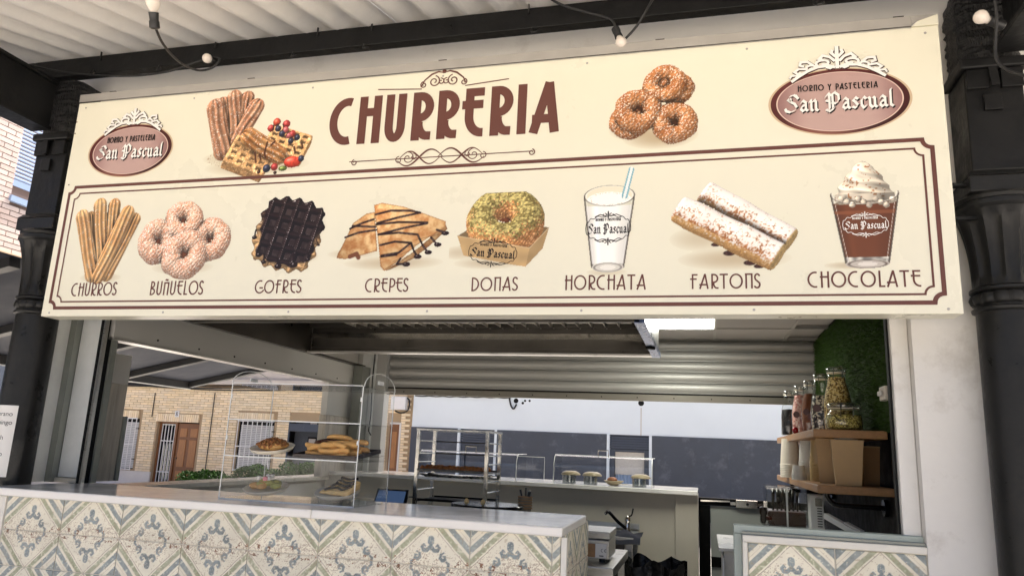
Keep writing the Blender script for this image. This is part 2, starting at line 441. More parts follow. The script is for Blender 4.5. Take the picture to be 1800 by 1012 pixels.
clearmat('window_glass', (.55, .6, .62), 1.5, .02, .05)
M_ = MATS
# ------------------------------------------------------------------ ground
tag(B(-90, 90, -60, 120, -.33, -.13).build('road', M_['pale_road']), kind='structure')
g = MB().box(-60, 60, -45, 8.6, -.128, 0.0); tag(g.build('pavement', M_['pavement']), kind='structure')
tag(B(-60, 60, 8.602, 8.74, -.128, .004).build('kerb', M_['stone_grey']), kind='structure')
tag(B(-8.0, 60, 17.2, 18.98, -.128, 0.0).build('far_pavement', M_['pavement']), kind='structure')
tag(B(-60, -8.02, 17.6, 18.98, -.128, 0.0).build('far_pavement', M_['pavement']), kind='structure')

# ------------------------------------------------------------------ kiosk
kiosk = thing('kiosk_building', 'white walled food kiosk with open serving hatch under the corrugated canopy', 'kiosk', (-1.2, 5.1, 0))
B(-3.75, 3.6, 3.35, 3.47, H + .70, H + 2.45).build('front_wall', M_['white_wall'], kiosk)
B(.845, 3.6, 3.35, 3.47, 0, H + .699).build('front_pier', M_['white_wall'], kiosk)
B(3.48, 3.6, 3.472, 6.95, 0, H + 2.45).build('side_wall', M_['white_wall'], kiosk)
B(.972, 1.06, 3.472, 6.93, 0, H + 1.25).build('partition', M_['matt_black'], kiosk)
B(-3.75, 3.6, 3.30, 9.2, H + 2.452, H + 2.56).build('roof', M_['stone_grey'], kiosk)  # unseen rear overhang added to keep sun off the rear counter
B(-3.60, 3.478, 6.96, 7.08, H + 1.09, H + 2.45).build('rear_header', M_['beige_wall'], kiosk)
B(1.06, 3.478, 6.96, 7.08, 0, H + 1.089).build('rear_wall', M_['white_wall'], kiosk)
B(-3.60, -3.46, 3.60, 6.95, 0, H - .36).build('side_sill_wall', M_['white_wall'], kiosk)
B(-3.62, -3.38, 3.62, 6.95, H - .358, H - .33).build('side_sill', M_['stone_edge'], kiosk)
tag(B(-3.458, .97, 3.472, 6.95, .002, .012).build('kiosk_floor', M_['floor_tile']), kind='structure')
# white metal jamb and dark rubber line
jb = MB().box(.775, .843, 3.40, 3.47, H - .33, H + .70).build('jamb', M_['white_wall'], kiosk, bevel=.004)
B(.766, .773, 3.43, 3.468, H - .33, H + .70).build('jamb_seal', M_['dark_inside'], kiosk)
# beam over the left side opening
B(-3.42, -3.34, 3.54, 6.82, H + .535, H + .725).build('side_beam', M_['panel_grey'], kiosk)
B(-3.43, -3.335, 3.54, 6.82, H + .518, H + .534).build('beam_lip', M_['brushed_steel'], kiosk)
B(-3.42, -3.30, 3.54, 6.82, H + .727, H + .745).build('beam_cap', M_['dark_steel'], kiosk)
for i in range(8):
    y = 3.9 + i * .4
    MB().tube([(-3.341, y, H + .565), (-3.334, y, H + .565)], .006, 6).build('rivet', M_['dark_inside'], kiosk)
B(-3.75, -3.44, 3.48, 6.95, H + .746, H + 2.45).build('side_fascia', M_['white_wall'], kiosk)
B(-3.438, -3.337, 6.90, 6.95, H + .40, H + 1.12).build('corner_infill', M_['panel_grey'], kiosk)
# corner post and pillars
B(-3.335, -3.19, 6.80, 6.94, H - .33, H + 1.05).build('rear_post', M_['alu_grey'], kiosk, bevel=.004)
B(-3.19, -3.085, 6.83, 6.95, H - .33, H + 1.05).build('shutter_guide', M_['panel_grey'], kiosk, bevel=.004)
MB().tube([(-3.2, 6.79, H + .95), (-3.205, 6.785, H + .6), (-3.19, 6.785, H + .25), (-3.20, 6.78, H + .1), (-3.17, 6.78, H + .06)], .006, 6).build('cable', M_['cable_black'], kiosk, smooth=True)
B(-3.43, -3.36, 6.2, 6.74, H - .33, H + .22).build('pillar_cladding', M_['wood_look'], kiosk)
B(-3.425, -3.365, 6.205, 6.735, H + .222, H + .53).build('pillar', M_['panel_grey'], kiosk)
B(-3.335, -3.24, 6.62, 6.80, H - .33, H + .72).build('dark_post', M_['alu_dark'], kiosk)
B(-3.60, -3.45, 3.70, 3.83, H - .298, H + .275).build('pillar_cladding', M_['wood_look'], kiosk)
B(-3.60, -3.45, 3.70, 3.83, H + .277, H + .455).build('pillar', M_['panel_grey'], kiosk)
B(-3.60, -3.44, 3.832, 3.86, H - .298, H + .085).build('pillar_edge', M_['alu_dark'], kiosk)
# aluminium posts at the left of the hatch
post = thing('hatch_post', 'dusty grey aluminium post at the left of the serving hatch', 'post', (-3.6, 3.45, H - .298))
B(-3.77, -3.58, 3.31, 3.53, H - .298, H + .72).build('post_body', M_['alu_grey'], post, bevel=.006)
B(-3.578, -3.535, 3.46, 3.56, H - .298, H + .72).build('recess', M_['alu_dark'], post)
B(-3.533, -3.395, 3.50, 3.60, H - .27, H + .72).build('profile', M_['alu_grey'], post, bevel=.004)
B(-3.58, -3.39, 3.485, 3.61, H - .298, H - .272).build('foot', M_['putty'], post, bevel=.006)
B(-3.392, -3.372, 3.49, 3.60, H - .298, H + .72).build('guide_rail', M_['dark_inside'], post)
B(-3.371, -3.358, 3.49, 3.515, H - .298, H + .72).build('guide_lip', M_['brushed_steel'], post)
B(-3.371, -3.358, 3.56, 3.60, H - .298, H + .72).build('guide_lip', M_['alu_dark'], post)

# ceiling of lay-in tiles with one lit panel
ct = MB().box(-.296, .296, -.296, .296, 0, .012).mesh('ceiling_panel', M_['ceiling_tile'])
CZ = H + 1.03
xs = [.10 + .6 * k - .3 for k in range(-5, 2)]
for i, cx in enumerate(xs):
    for j in range(6):
        cy = 6.19 - .3 + .6 - .6 * j
        if abs(cx + .2) < .01 and j == 1: continue
        if cx > .9: continue
        x1 = min(cx + .296, .966)
        if cy + .296 > 6.9:
            pass
        if x1 < cx + .29 or cy + .296 > 6.9:
            B(cx - .296, x1, cy - .296, min(cy + .296, 6.9), CZ, CZ + .012).build('ceiling_panel', M_['ceiling_tile'], kiosk)
        else:
            inst('ceiling_panel', ct, (cx, cy, CZ), kiosk)
for i in range(len(xs) + 1):
    x = xs[0] - .3 + .6 * i
    if x < .97: B(x - .012, x + .012, 3.48, 6.94, CZ - .004, CZ + .02).build('ceiling_rail', M_['tgrid'], kiosk)
for j in range(7):
    y = 6.79 - .6 * j
    if y > 3.48: B(-3.4, .968, y - .011, y + .011, CZ - .007, CZ + .02).build('ceiling_rail', M_['tgrid'], kiosk)
B(-3.6, .97, 3.48, 6.95, CZ + .025, CZ + .2).build('ceiling_void', M_['ceiling_tile'], kiosk)
lamp = thing('ceiling_light_panel', 'lit square panel light set in the grey tiled kiosk ceiling', 'ceiling light', (-.2, 5.89, CZ - .01))
B(-.485, .085, 5.605, 6.175, CZ - .006, CZ + .006).build('diffuser', M_['alu_panel_lamp'], lamp)
fr = MB(); fr.box(-.5, -.487, 5.59, 6.19, CZ - .009, CZ + .005); fr.box(.087, .1, 5.59, 6.19, CZ - .009, CZ + .005); fr.box(-.486, .086, 5.59, 5.603, CZ - .009, CZ + .005); fr.box(-.486, .086, 6.177, 6.19, CZ - .009, CZ + .005)
fr.build('frame', M_['grille_white'], lamp)

# rear roller shutter
sh = thing('roller_shutter', 'half lowered grey aluminium roller shutter at the back of the kiosk', 'shutter', (-1.06, 6.9, H + .47))
pr = []
for k in range(13):
    t = k / 12; pr.append((6.90 - .020 * math.sin(math.pi * t) ** .6 * (1 if 0 < k < 12 else 0), .008 + t * .084))
prof = [(6.905, 0.0), (6.893, .002), (6.893, .008)] + pr + [(6.893, .094), (6.905, .097), (6.915, .097), (6.915, 0)]
sm = MB().prismx([(y - 6.9, z) for y, z in prof], -2.02, 2.03).mesh('slat', M_['shutter_alu'], smooth=True)
for k in range(6):
    inst('slat', sm, (-1.06, 6.9, H + .545 + .098 * k), sh)
B(-3.08, .966, 6.885, 6.915, H + .470, H + .530).build('bottom_bar', M_['bottom_bar'], sh, bevel=.003)
B(-3.08, .966, 6.895, 6.912, H + .531, H + .545).build('dark_gap_strip', M_['dark_inside'], sh)  # dark gap above the bottom bar, drawn as a black strip
for k in range(12): MB().tube([(-2.9 + k * .33, 6.886, H + .5), (-2.9 + k * .33, 6.880, H + .5)], .006, 6).build('rivet', M_['dark_inside'], sh)

# rear counter
rc = thing('rear_counter', 'long beige walled rear counter with pale stone top along the back hatch', 'counter', (-1.7, 6.6, .012))
B(-3.42, -.235, 6.43, 6.9, .012, H - .318).build('counter_wall', M_['beige_wall'], rc)
B(-.233, -.0535, 6.40, 6.92, .012, H - .318).build('end_pier', M_['beige_wall'], rc)
B(-3.42, -.055, 6.36, 7.12, H - .316, H - .282).build('counter_top', M_['stone_top'], rc, bevel=.004)
B(-3.42, -2.55, 6.40, 6.428, .012, H - .32).build('wall_return', M_['beige_wall'], rc)

# low door beside the rear counter
dr = thing('half_door', 'low black framed door with frosted panels and a bolt lock at the back', 'door', (.45, 6.9, .012))
def fbox(px0, py0, px1, py1, Y, d, name, m, par, dz=0):
    a = atY(px0, py0, Y); b = atY(px1, py1, Y)
    return B(min(a.x, b.x), max(a.x, b.x), Y, Y + d, min(a.z, b.z) + dz, max(a.z, b.z) + dz).build(name, m, par, bevel=.003)
B(-.052, .968, 6.86, 6.92, H - .415, H - .352).build('top_rail', M_['matt_black'], dr, bevel=.003)
B(-.052, .045, 6.862, 6.918, .012, H - .417).build('stile', M_['matt_black'], dr, bevel=.003)
B(.88, .968, 6.862, 6.918, .012, H - .417).build('stile', M_['matt_black'], dr, bevel=.003)
B(.047, .878, 6.864, 6.916, H - .92, H - .84).build('mid_rail', M_['matt_black'], dr, bevel=.003)
B(.047, .878, 6.88, 6.90, H - .838, H - .419).build('panel', M_['frost_panel'], dr)
B(.047, .878, 6.88, 6.90, .04, H - .922).build('panel', M_['frost_panel'], dr)
B(.26, .44, 6.845, 6.858, H - .42, H - .355).build('lock_plate', M_['polished_steel'], dr, bevel=.004)
B(.215, .259, 6.846, 6.856, H - .40, H - .375).build('bolt', M_['polished_steel'], dr)
B(.441, .487, 6.846, 6.856, H - .40, H - .375).build('bolt', M_['polished_steel'], dr)
MB().tube([(.355, 6.846, H - .388), (.355, 6.84, H - .388)], .012, 10).build('keyhole', M_['dark_inside'], dr)
MB().bar((-.035, 6.85, H - .378), (.21, 6.85, H - .372), .012, .012).build('slide_bar', M_['polished_steel'], dr)

# extractor hood
hood = thing('extractor_hood', 'long dark stainless extractor hood hanging below the kiosk ceiling', 'hood', (-1.75, 4.75, H + .70))
hx0, hx1, hy0, hy1, hz0, hz1 = -3.18, -.335, 4.0, 5.5, H + .70, H + 1.0
B(hx0, hx1, hy1, hy1 + .02, hz0 + .05, hz1).build('rear_panel', M_['dark_steel'], hood)
B(hx0, hx1, hy1 - .06, hy1 + .018, hz0, hz0 + .014).build('drip_rim', M_['brushed_steel'], hood)
B(hx0, hx1, hy1 + .0, hy1 + .022, hz0 + .0145, hz0 + .049).build('rim_face', M_['dark_steel'], hood)
B(hx0, hx1, hy1 - .03, hy1 - .006, hz0 + .125, hz0 + .165).build('reflector_strip', M_['polished_steel'], hood)
B(hx0, hx1, hy0, hy0 + .02, hz0, hz1).build('front_panel', M_['dark_steel'], hood)
B(hx0 - .018, hx0 - .001, hy0, hy1, hz0, hz1).build('side_panel', M_['dark_steel'], hood)
B(hx1 + .001, hx1 + .018, hy0, hy1, hz0 + .04, hz1).build('side_panel', M_['dark_steel'], hood)
B(hx1 - .03, hx1 + .03, hy0, hy1 + .02, hz0 - .004, hz0 + .036).build('side_rim', M_['blue_film'], hood, bevel=.003)
B(hx0, hx1, hy0 + .02, hy1, hz1 + .001, hz1 + .025).build('hood_top', M_['dark_steel'], hood)
MB().bar((hx1 - .02, 4.9, hz0 - .012), (hx1 + .015, 4.95, hz0 - .012), .03, .02).build('latch', M_['dark_inside'], hood)
# egg-crate filters near the rear of the hood
B(hx0 + .02, hx1 - .02, 4.55, hy1 - .002, hz0 + .262, hz0 + .272).build('filter_backing', M_['dark_inside'], hood)
fl = MB()
for k in range(5): fl.bar((-.0, 4.72 + .165 * k, .0), (.0, 4.72 + .165 * k, .0), .01, .01) if False else None
lv = MB()
lv.prismx([(-.03, .0), (-.012, -.035), (.012, -.035), (.03, 0), (.02, .01), (-.02, .01)], -.04, .04)
lme = lv.mesh('louvre', M_['louvre_alu'])
lx = hx0 + .45
while lx < hx1 - .25:
    for k in range(3):
        inst('louvre', lme, (lx + .05, 4.95 + .17 * k, hz0 + .25), hood, rot=(0, 0, 0))
    B(lx - .012, lx - .006, 4.85, hy1 - .02, hz0 + .205, hz0 + .26).build('louvre_divider', M_['louvre_alu'], hood)
    lx += .102
B(hx0 + .02, hx1 - .02, 5.40, 5.415, hz0 + .20, hz0 + .262).build('filter_frame', M_['dark_steel'], hood)

# artificial grass panel on the right wall
gp = thing('artificial_grass_panel', 'dark green artificial grass panel on the right wall above the shelf', 'grass panel', (.95, 5.2, H + .165))
B(.955, .970, 3.50, 6.86, H + .165, H + 1.02).build('backing', M_['grass_back'], gp)
rg = np.random.RandomState(3)
nb = 30000
by = rg.uniform(3.51, 6.85, nb); bz = rg.uniform(H + .168, H + 1.017, nb)
L_ = rg.uniform(.014, .03, nb); a = rg.uniform(0, 2 * math.pi, nb); w = .0022
dy = np.cos(a) * .014; dz = np.sin(a) * .014 - .006
V = np.empty((nb, 3, 3))
V[:, 0] = np.c_[np.full(nb, .954), by - w, bz - w]; V[:, 1] = np.c_[np.full(nb, .954), by + w, bz + w]; V[:, 2] = np.c_[.954 - L_, by + dy, bz + dz]
gm = bpy.data.meshes.new('grass_blades'); off = np.array(wloc(gp))
gm.from_pydata((V.reshape(-1, 3) - off).tolist(), [], np.arange(nb * 3).reshape(-1, 3).tolist()); gm.materials.append(M_['grass_blade'])
go = bpy.data.objects.new('grass_blades', gm); COL.objects.link(go); go.parent = gp; go['kind'] = 'stuff'
sw = thing('wall_switch', 'cream wall switch on the green grass panel beside the white jamb', 'switch', (.93, 4.3, H + .42))
a = atX(1556, 700, .90); b = atX(1570, 668, .90)
B(.915, .954, 4.22, 4.34, a.z, b.z).build('switch_box', M_['switch_white'], sw, bevel=.006)
B(.900, .913, 4.245, 4.315, a.z + .025, b.z - .025).build('rocker', M_['grille_white'], sw, bevel=.004)

# ------------------------------------------------------------------ canopy: columns, beams, corrugated roof
def column(cx, name, label, cy=3.25):
    c = thing('cast_iron_column', label, 'column', (cx, cy, 0), 'cast iron columns of the canopy')
    r = .105
    MB().lathe([(.16, 0), (.16, .12), (.135, .16), (.12, .22), (r + .004, .26), (r + .003, 1.2), (r, H + .60)], (cx, cy, 0), 36).build('shaft', M_['cast_iron'], c, smooth=True)
    MB().lathe([(r, 0), (r + .012, .006), (r + .014, .016), (r + .004, .022), (r + .002, .03)], (cx, cy, H + .60), 36).build('ring', M_['cast_iron'], c, smooth=True)
    nf = 14; n = nf * 6
    def bead(k, q, z): return q + (.010 * abs(math.sin(math.pi * k / 6)) if .004 < z < .045 else 0)
    MB().lathe([(r + .002, 0), (r + .004, .006), (r + .010, .024), (r + .004, .042), (r + .002, .048)], (cx, cy, H + .631), n, flute=bead).build('bead_band', M_['cast_iron'], c, smooth=True)
    MB().lathe([(r + .002, 0), (r + .016, .006), (r + .016, .016), (r + .002, .022)], (cx, cy, H + .68), 36).build('ring', M_['cast_iron'], c, smooth=True)
    def fl(k, q, z):
        ph = (k % 6) / 6.0
        e = min(1, max(0, (z - .004) / .03)) * min(1, max(0, (.30 - z) / .03))
        return q - .013 * e * math.sin(math.pi * ph) ** .7
    pf = []
    for i in range(15):
        t = i / 14; pf.append((r + .004 + .042 * t ** 2.6, .0 + .305 * t))
    MB().lathe(pf, (cx, cy, H + .703), n, flute=fl).build('fluted_capital', M_['cast_iron'], c, smooth=True)
    MB().lathe([(.148, 0), (.160, .012), (.160, .03), (.152, .038), (.157, .05), (.150, .062)], (cx, cy, H + 1.009), 40).build('abacus', M_['cast_iron'], c, smooth=True)
    B(cx - .128, cx + .128, cy - .128, cy + .1, H + 1.072, H + 1.14).build('plinth', M_['cast_iron'], c, bevel=.006)
    MB().add([(cx - .128, cy - .128, H + 1.141), (cx + .128, cy - .128, H + 1.141), (cx + .128, cy + .1, H + 1.141), (cx - .128, cy + .1, H + 1.141),
              (cx - .108, cy - .108, H + 1.165), (cx + .108, cy - .108, H + 1.165), (cx + .108, cy + .1, H + 1.165), (cx - .108, cy + .1, H + 1.165)],
             [(3, 2, 1, 0), (4, 5, 6, 7), (0, 1, 5, 4), (1, 2, 6, 5), (2, 3, 7, 6), (3, 0, 4, 7)]).build('plinth_slope', M_['cast_iron'], c)
    B(cx - .106, cx + .106, cy - .106, cy + .1, H + 1.166, H + 1.60).build('block', M_['black_paint'], c, bevel=.006)
    B(cx - .045, cx + .02, cy - .122, cy - .107, H + 1.42, H + 1.49).build('bolt_plate', M_['black_paint'], c, bevel=.003)
    for sx in (-1, 1):
        B(cx + sx * .063 - .040, cx + sx * .063 + .040, cy - .125, cy - .107, H + 1.515, H + 1.598).build('bracket_plate', M_['black_paint'], c, bevel=.003)
    MB().bar((cx - .012, cy - .14, H + 1.595), (cx - .006, cy - .14, H + 1.515), .012, .03).build('rib', M_['black_paint'], c)
    B(cx - .125, cx + .125, cy - .135, cy + .1, H + 1.601, H + 1.645).build('collar', M_['black_paint'], c, bevel=.008)
    def rough(u, v):
        return None
    m = MB(); rr = random.Random(int(cx * 100)); nz = 26; ring = 16
    vs = []; fs = []
    for i in range(nz + 1):
        z = H + 1.646 + (1.975 - 1.646) * i / nz
        for k in range(ring):
            t = 2 * math.pi * (k + .5) / ring
            ex, ey = math.cos(t), math.sin(t); q = .112 / max(abs(ex), abs(ey)) * (1 + rr.uniform(-.05, .05))
            vs.append((cx + ex * q, cy - .01 + ey * q * .95, z))
    for i in range(nz):
        for k in range(ring): fs.append((i * ring + k, i * ring + (k + 1) % ring, (i + 1) * ring + (k + 1) % ring, (i + 1) * ring + k))
    fs.append(tuple(range(ring - 1, -1, -1))); fs.append(tuple(nz * ring + k for k in range(ring)))
    m.add(vs, fs).build('timber_head', M_['old_timber'], c)
    return c
column(-3.597, '', 'black cast iron column with fluted capital left of the sign, notice taped on it')
column(1.166, '', 'black cast iron column with fluted capital right of the sign against the white wall')

beam = thing('front_beam', 'long black painted steel beam carrying the canopy above the sign', 'beam', (1, 3.12, H + 1.976))
B(-4.6, 6.0, 3.09, 3.15, H + 1.976, H + 2.085).build('beam_body', M_['black_paint'], beam, bevel=.004)
for px, py in ((165, 133), (280, 125), (515, 102), (640, 88), (935, 60), (1430, 12)):
    q = atY(px, py, 3.09)
    MB().tube([(q.x, 3.086, q.z + .03), (q.x, 3.078, q.z + .005), (q.x + .01, 3.06, q.z - .012), (q.x + .03, 3.055, q.z - .014), (q.x + .038, 3.06, q.z - .004)], .005, 6).build('hook', M_['cable_black'], beam, smooth=True)
for px, py in ((180, 90), (560, 48), (655, 38), (930, 12), (380, 75), (25, 125)):
    q = atY(px, py, 3.085); B(q.x - .003, q.x + .003, 3.078, 3.086, H + 2.05, H + 2.10).build('tie', M_['cable_black'], beam)
for cx, lb in ((-3.66, 'black steel cross beam running out from the left column'), (1.225, 'black steel cross beam running out from the right column')):
    cb = thing('cross_beam', lb, 'beam', (cx, 2.2, H + 1.66), 'steel cross beams of the canopy')
    B(cx - .07, cx + .07, 1.5, 3.11, H + 1.655, H + 1.675).build('lower_flange', M_['black_paint'], cb, bevel=.003)
    B(cx - .07, cx + .07, 1.5, 3.11, H + 1.935, H + 1.955).build('upper_flange', M_['black_paint'], cb, bevel=.003)
    B(cx - .012, cx + .05, 1.5, 3.11, H + 1.676, H + 1.934).build('web', M_['black_paint'], cb)
roof = thing('corrugated_canopy_roof', 'pale grey corrugated fibre cement canopy roof above the sign', 'roof', (.7, 1.8, H + 1.4))
PITCH = .177; slope = math.tan(math.radians(14)); NW = 6
def sheet_mesh(): 
    m = MB(); nx = NW * 12; w = PITCH * NW
    def fn(u, v):
        x = u * w; y = 3.30 - v * 1.75; dy = y - 3.2
        return (x, y, H + 2.135 + slope * dy + .027 * math.cos(2 * math.pi * x / PITCH))
    m.grid(fn, nx, 10)
    def fn2(u, v):
        p = fn(u, v); return (p[0], p[1], p[2] + .007)
    m.grid(fn2, nx, 10)
    return m.mesh('corrugated_sheet', M_['fibre_roof'], (0, 1.8, H + 1.4), smooth='all', fix=False)
sme = sheet_mesh()
for k in range(11):
    x = -4.75 + k * (PITCH * NW + .004)
    o = inst('corrugated_sheet', sme, (x, 1.8, H + 1.4 + (.006 if k % 2 else 0)), roof)

# string lights
def bulb(p, d, label, s=1.0):
    p = Vector(p); d = Vector(d).normalized()
    t = thing('string_light_bulb', label, 'bulb', p, 'bulbs of the string lights')
    MB().tube([p - d * .055 * s, p - d * .05 * s, p - d * .03 * s, p - d * .026 * s, p], [.010 * s, .017 * s, .0165 * s, .0145 * s, .0165 * s], 14).build('socket', M_['socket_black'], t, smooth=True)
    MB().tube([p + d * q * s for q in (0, .006, .014, .024, .034, .043, .049, .051)], [q * s for q in (.0125, .0125, .0185, .0225, .0225, .0175, .009, .001)], 16).build('globe', M_['bulb_white'], t, smooth='all')
def spline(pts, n=8):
    pts = [Vector(p) for p in pts]; out = []
    P = [pts[0]] + pts + [pts[-1]]
    for i in range(1, len(P) - 2):
        for k in range(n):
            t = k / n; a, b, c, d = P[i - 1], P[i], P[i + 1], P[i + 2]
            out.append(.5 * ((2 * b) + (-a + c) * t + (2 * a - 5 * b + 4 * c - d) * t * t + (-a + 3 * b - 3 * c + d) * t ** 3))
    out.append(pts[-1]); return out
b1 = atY(270, 22, 2.3); bulb(b1, (.15, -.5, 1), 'white string light bulb pointing up below the corrugated roof, top left', 1.25)
b2 = atY(368, 104, 3.0); bulb(b2, (.25, -.75, -.35), 'white string light bulb lying against the black beam, above the large churros', 1.1)
b3 = atY(1088, 66, 3.0); bulb(b3, (.35, -.2, -1), 'white string light bulb hanging in front of the flashing, above the ring pastries', 1.1)
b4 = atY(1738, 36, 2.75); bulb(b4, (-.8, -.3, .28), 'white string light bulb sticking out sideways in front of the right column', 1.12)
def cable(pts, label):
    o = MB().tube(spline(pts), .0058, 8).build('string_light_cable', M_['cable_black'], smooth='all')
    tag(o, label, 'cable', 'cables of the string lights')
cable([atY(258, -40, 2.2), atY(264, 5, 2.28), atY(270, 38, 2.32), atY(285, 75, 2.45), atY(310, 105, 2.6), atY(335, 120, 2.8), atY(355, 124, 2.95), atY(375, 118, 2.98), atY(386, 105, 2.99), atY(378, 102, 3.02)], 'black cable looping down from the roof bulb to the bulb on the beam')
cable([atY(-20, 95, 2.7), atY(40, 112, 2.95), atY(120, 128, 3.05), atY(215, 134, 3.06), atY(290, 127, 3.06), atY(350, 108, 3.04), atY(364, 104, 3.03)], 'black cable running along the left end of the beam')
cable([atY(940, -20, 2.85), atY(985, 8, 2.95), atY(1030, 22, 3.02), atY(1072, 34, 3.03), atY(1082, 50, 3.03)], 'black cable hanging to the left of the bulb above the ring pastries')
cable([atY(1100, 68, 2.97), atY(1120, 45, 2.95), atY(1140, 12, 2.9), atY(1155, -15, 2.8)], 'black cable rising to the right of the bulb above the ring pastries')
cable([atY(1745, -20, 2.7), atY(1752, 30, 2.72), atY(1750, 70, 2.74), atY(1752, 105, 2.75), atY(1775, 125, 2.73), atY(1830, 140, 2.65)], 'black cable hanging down in front of the right column')
# ------------------------------------------------------------------ the sign
SY = 3.0
def S(px, py):
    q = atY(px, py, SY); return np.array([q.x, q.z])
CREAM = np.array([232, 228, 207]) / 255.0
sign = thing('churreria_sign', 'large cream menu sign reading CHURRERIA with pictures of pastries above the hatch', 'sign', (-1.5, SY + .05, H + .555))
sx0, sx1, sz0, sz1 = -3.302, .938, H + .556, H + 1.742
B(sx0, sx1, SY, SY + .11, sz0, sz1).build('panel', M_['sign_cream'], sign, bevel=.003)
# flashing strip and its folded end
fz = sz1 + .002
B(sx0 + .004, sx1 - .10, SY - .006, SY - .001, fz, fz + .046).build('flashing', M_['flashing'], sign)
B(sx0 + .004, sx1 - .10, SY - .008, SY - .0065, fz - .003, fz + .0005).build('flashing_lip', M_['dark_steel'], sign)
MB().prism([(sx1 - .099, fz), (sx1 - .0, fz), (sx1, fz + .046), (sx1 - .075, fz + .022)], SY - .004, SY + .01).build('flashing_fold', M_['sign_cream'], sign)
MB().prism([(sx1 - .099, fz + .005), (sx1 - .077, fz + .0225), (sx1 - .002, fz + .0465), (sx1 - .099, fz + .046)], SY - .0055, SY + .0).build('flashing_end', M_['flashing'], sign)
for px, py in ((197, 163), (440, 142), (777, 112), (1160, 73), (1580, 34)):
    q = atY(px, py, SY); B(q.x - .02, q.x + .02, SY + .002, SY + .012, fz + .044, fz + .056).build('clip', M_['dark_steel'], sign)
for px, py in ((135, 215), (132, 235), (121, 325)):
    q = atY(px, py, SY - .001); B(q.x - .003, q.x + .003, SY - .002, SY - .0003, q.z - .003, q.z + .003).build('rust_spot', M_['choc_sauce'], sign)
for x_ in np.linspace(sx0 + .05, sx1 - .05, 7):
    for z_ in (sz0 + .018, sz1 - .03):
        MB().tube([(x_, SY - .002, z_), (x_, SY - .0004, z_)], [.0045, .0055], 10).build('screw', M_['flashing'], sign)
for zz in (H + .95, H + 1.09):
    MB().bar((sx1 - .06, SY + .08, zz), (sx1 + .16, 3.2, zz + .03), .035, .012).build('bracket', M_['black_paint'], sign)

class Ink:
    """flat printed shapes: every stroke sits a hair above the one before"""
    def __init__(s, m, y=SY - .0012): s.m = m; s.mb = MB(); s.y = y; s.k = 0
    def poly(s, pts):
        s.k += 1; y = s.y - (s.k % 9) * .00009
        s.mb.add([(p[0], y, p[1]) for p in pts], [tuple(range(len(pts)))])
    def stroke(s, pts, w, cap='butt', closed=False):
        P = []; W_ = []
        for i_, p in enumerate(pts):
            p = np.array(p, float)
            if P and np.linalg.norm(p - P[-1]) < 2e-4: continue
            P.append(p); W_.append(w[i_] if hasattr(w, '__len__') else w)
        w = W_
        if closed and np.linalg.norm(P[0] - P[-1]) < 2e-4: P.pop(); w.pop()
        n = len(P)
        if n < 2: return
        s.k += 1; y = s.y - (s.k % 9) * .00009
        Lp = []; Rp = []
        for i in range(n):
            if closed: a = P[(i - 1) % n]; b = P[(i + 1) % n]; d0 = P[i] - a; d1 = b - P[i]
            else:
                d0 = P[i] - P[max(i - 1, 0)]; d1 = P[min(i + 1, n - 1)] - P[i]
                if i == 0: d0 = d1
                if i == n - 1: d1 = d0
            u0 = d0 / (np.linalg.norm(d0) + 1e-9); u1 = d1 / (np.linalg.norm(d1) + 1e-9)
            t = u0 + u1; t = t / (np.linalg.norm(t) + 1e-9)
            nn = np.array([-t[1], t[0]]); c = max(.45, float(np.dot(nn, np.array([-u0[1], u0[0]]))))
            ww = (w[i] if hasattr(w, '__len__') else w) / 2 / c
            Lp.append(P[i] + nn * ww); Rp.append(P[i] - nn * ww)
        vs = []; fs = []
        for i in range(n): vs += [(Lp[i][0], y, Lp[i][1]), (Rp[i][0], y, Rp[i][1])]
        for i in range(n if closed else n - 1):
            j = (i + 1) % n; fs.append((2 * i, 2 * i + 1, 2 * j + 1, 2 * j))
        s.mb.add(vs, fs)
    def build(s, name, par=sign, label=None):
        o = s.mb.build(name, s.m, par, fix=False)
        if label: o['label'] = label
        return o
def arc(cx, cy, rx_, ry_, a0, a1, n=18):
    return [(cx + rx_ * math.cos(math.radians(a0 + (a1 - a0) * i / n)), cy + ry_ * math.sin(math.radians(a0 + (a1 - a0) * i / n))) for i in range(n + 1)]
def spiral(cx, cy, r0, r1, a0, a1, n=26):
    return [(cx + (r0 + (r1 - r0) * i / n) * math.cos(math.radians(a0 + (a1 - a0) * i / n)), cy + (r0 + (r1 - r0) * i / n) * math.sin(math.radians(a0 + (a1 - a0) * i / n))) for i in range(n + 1)]

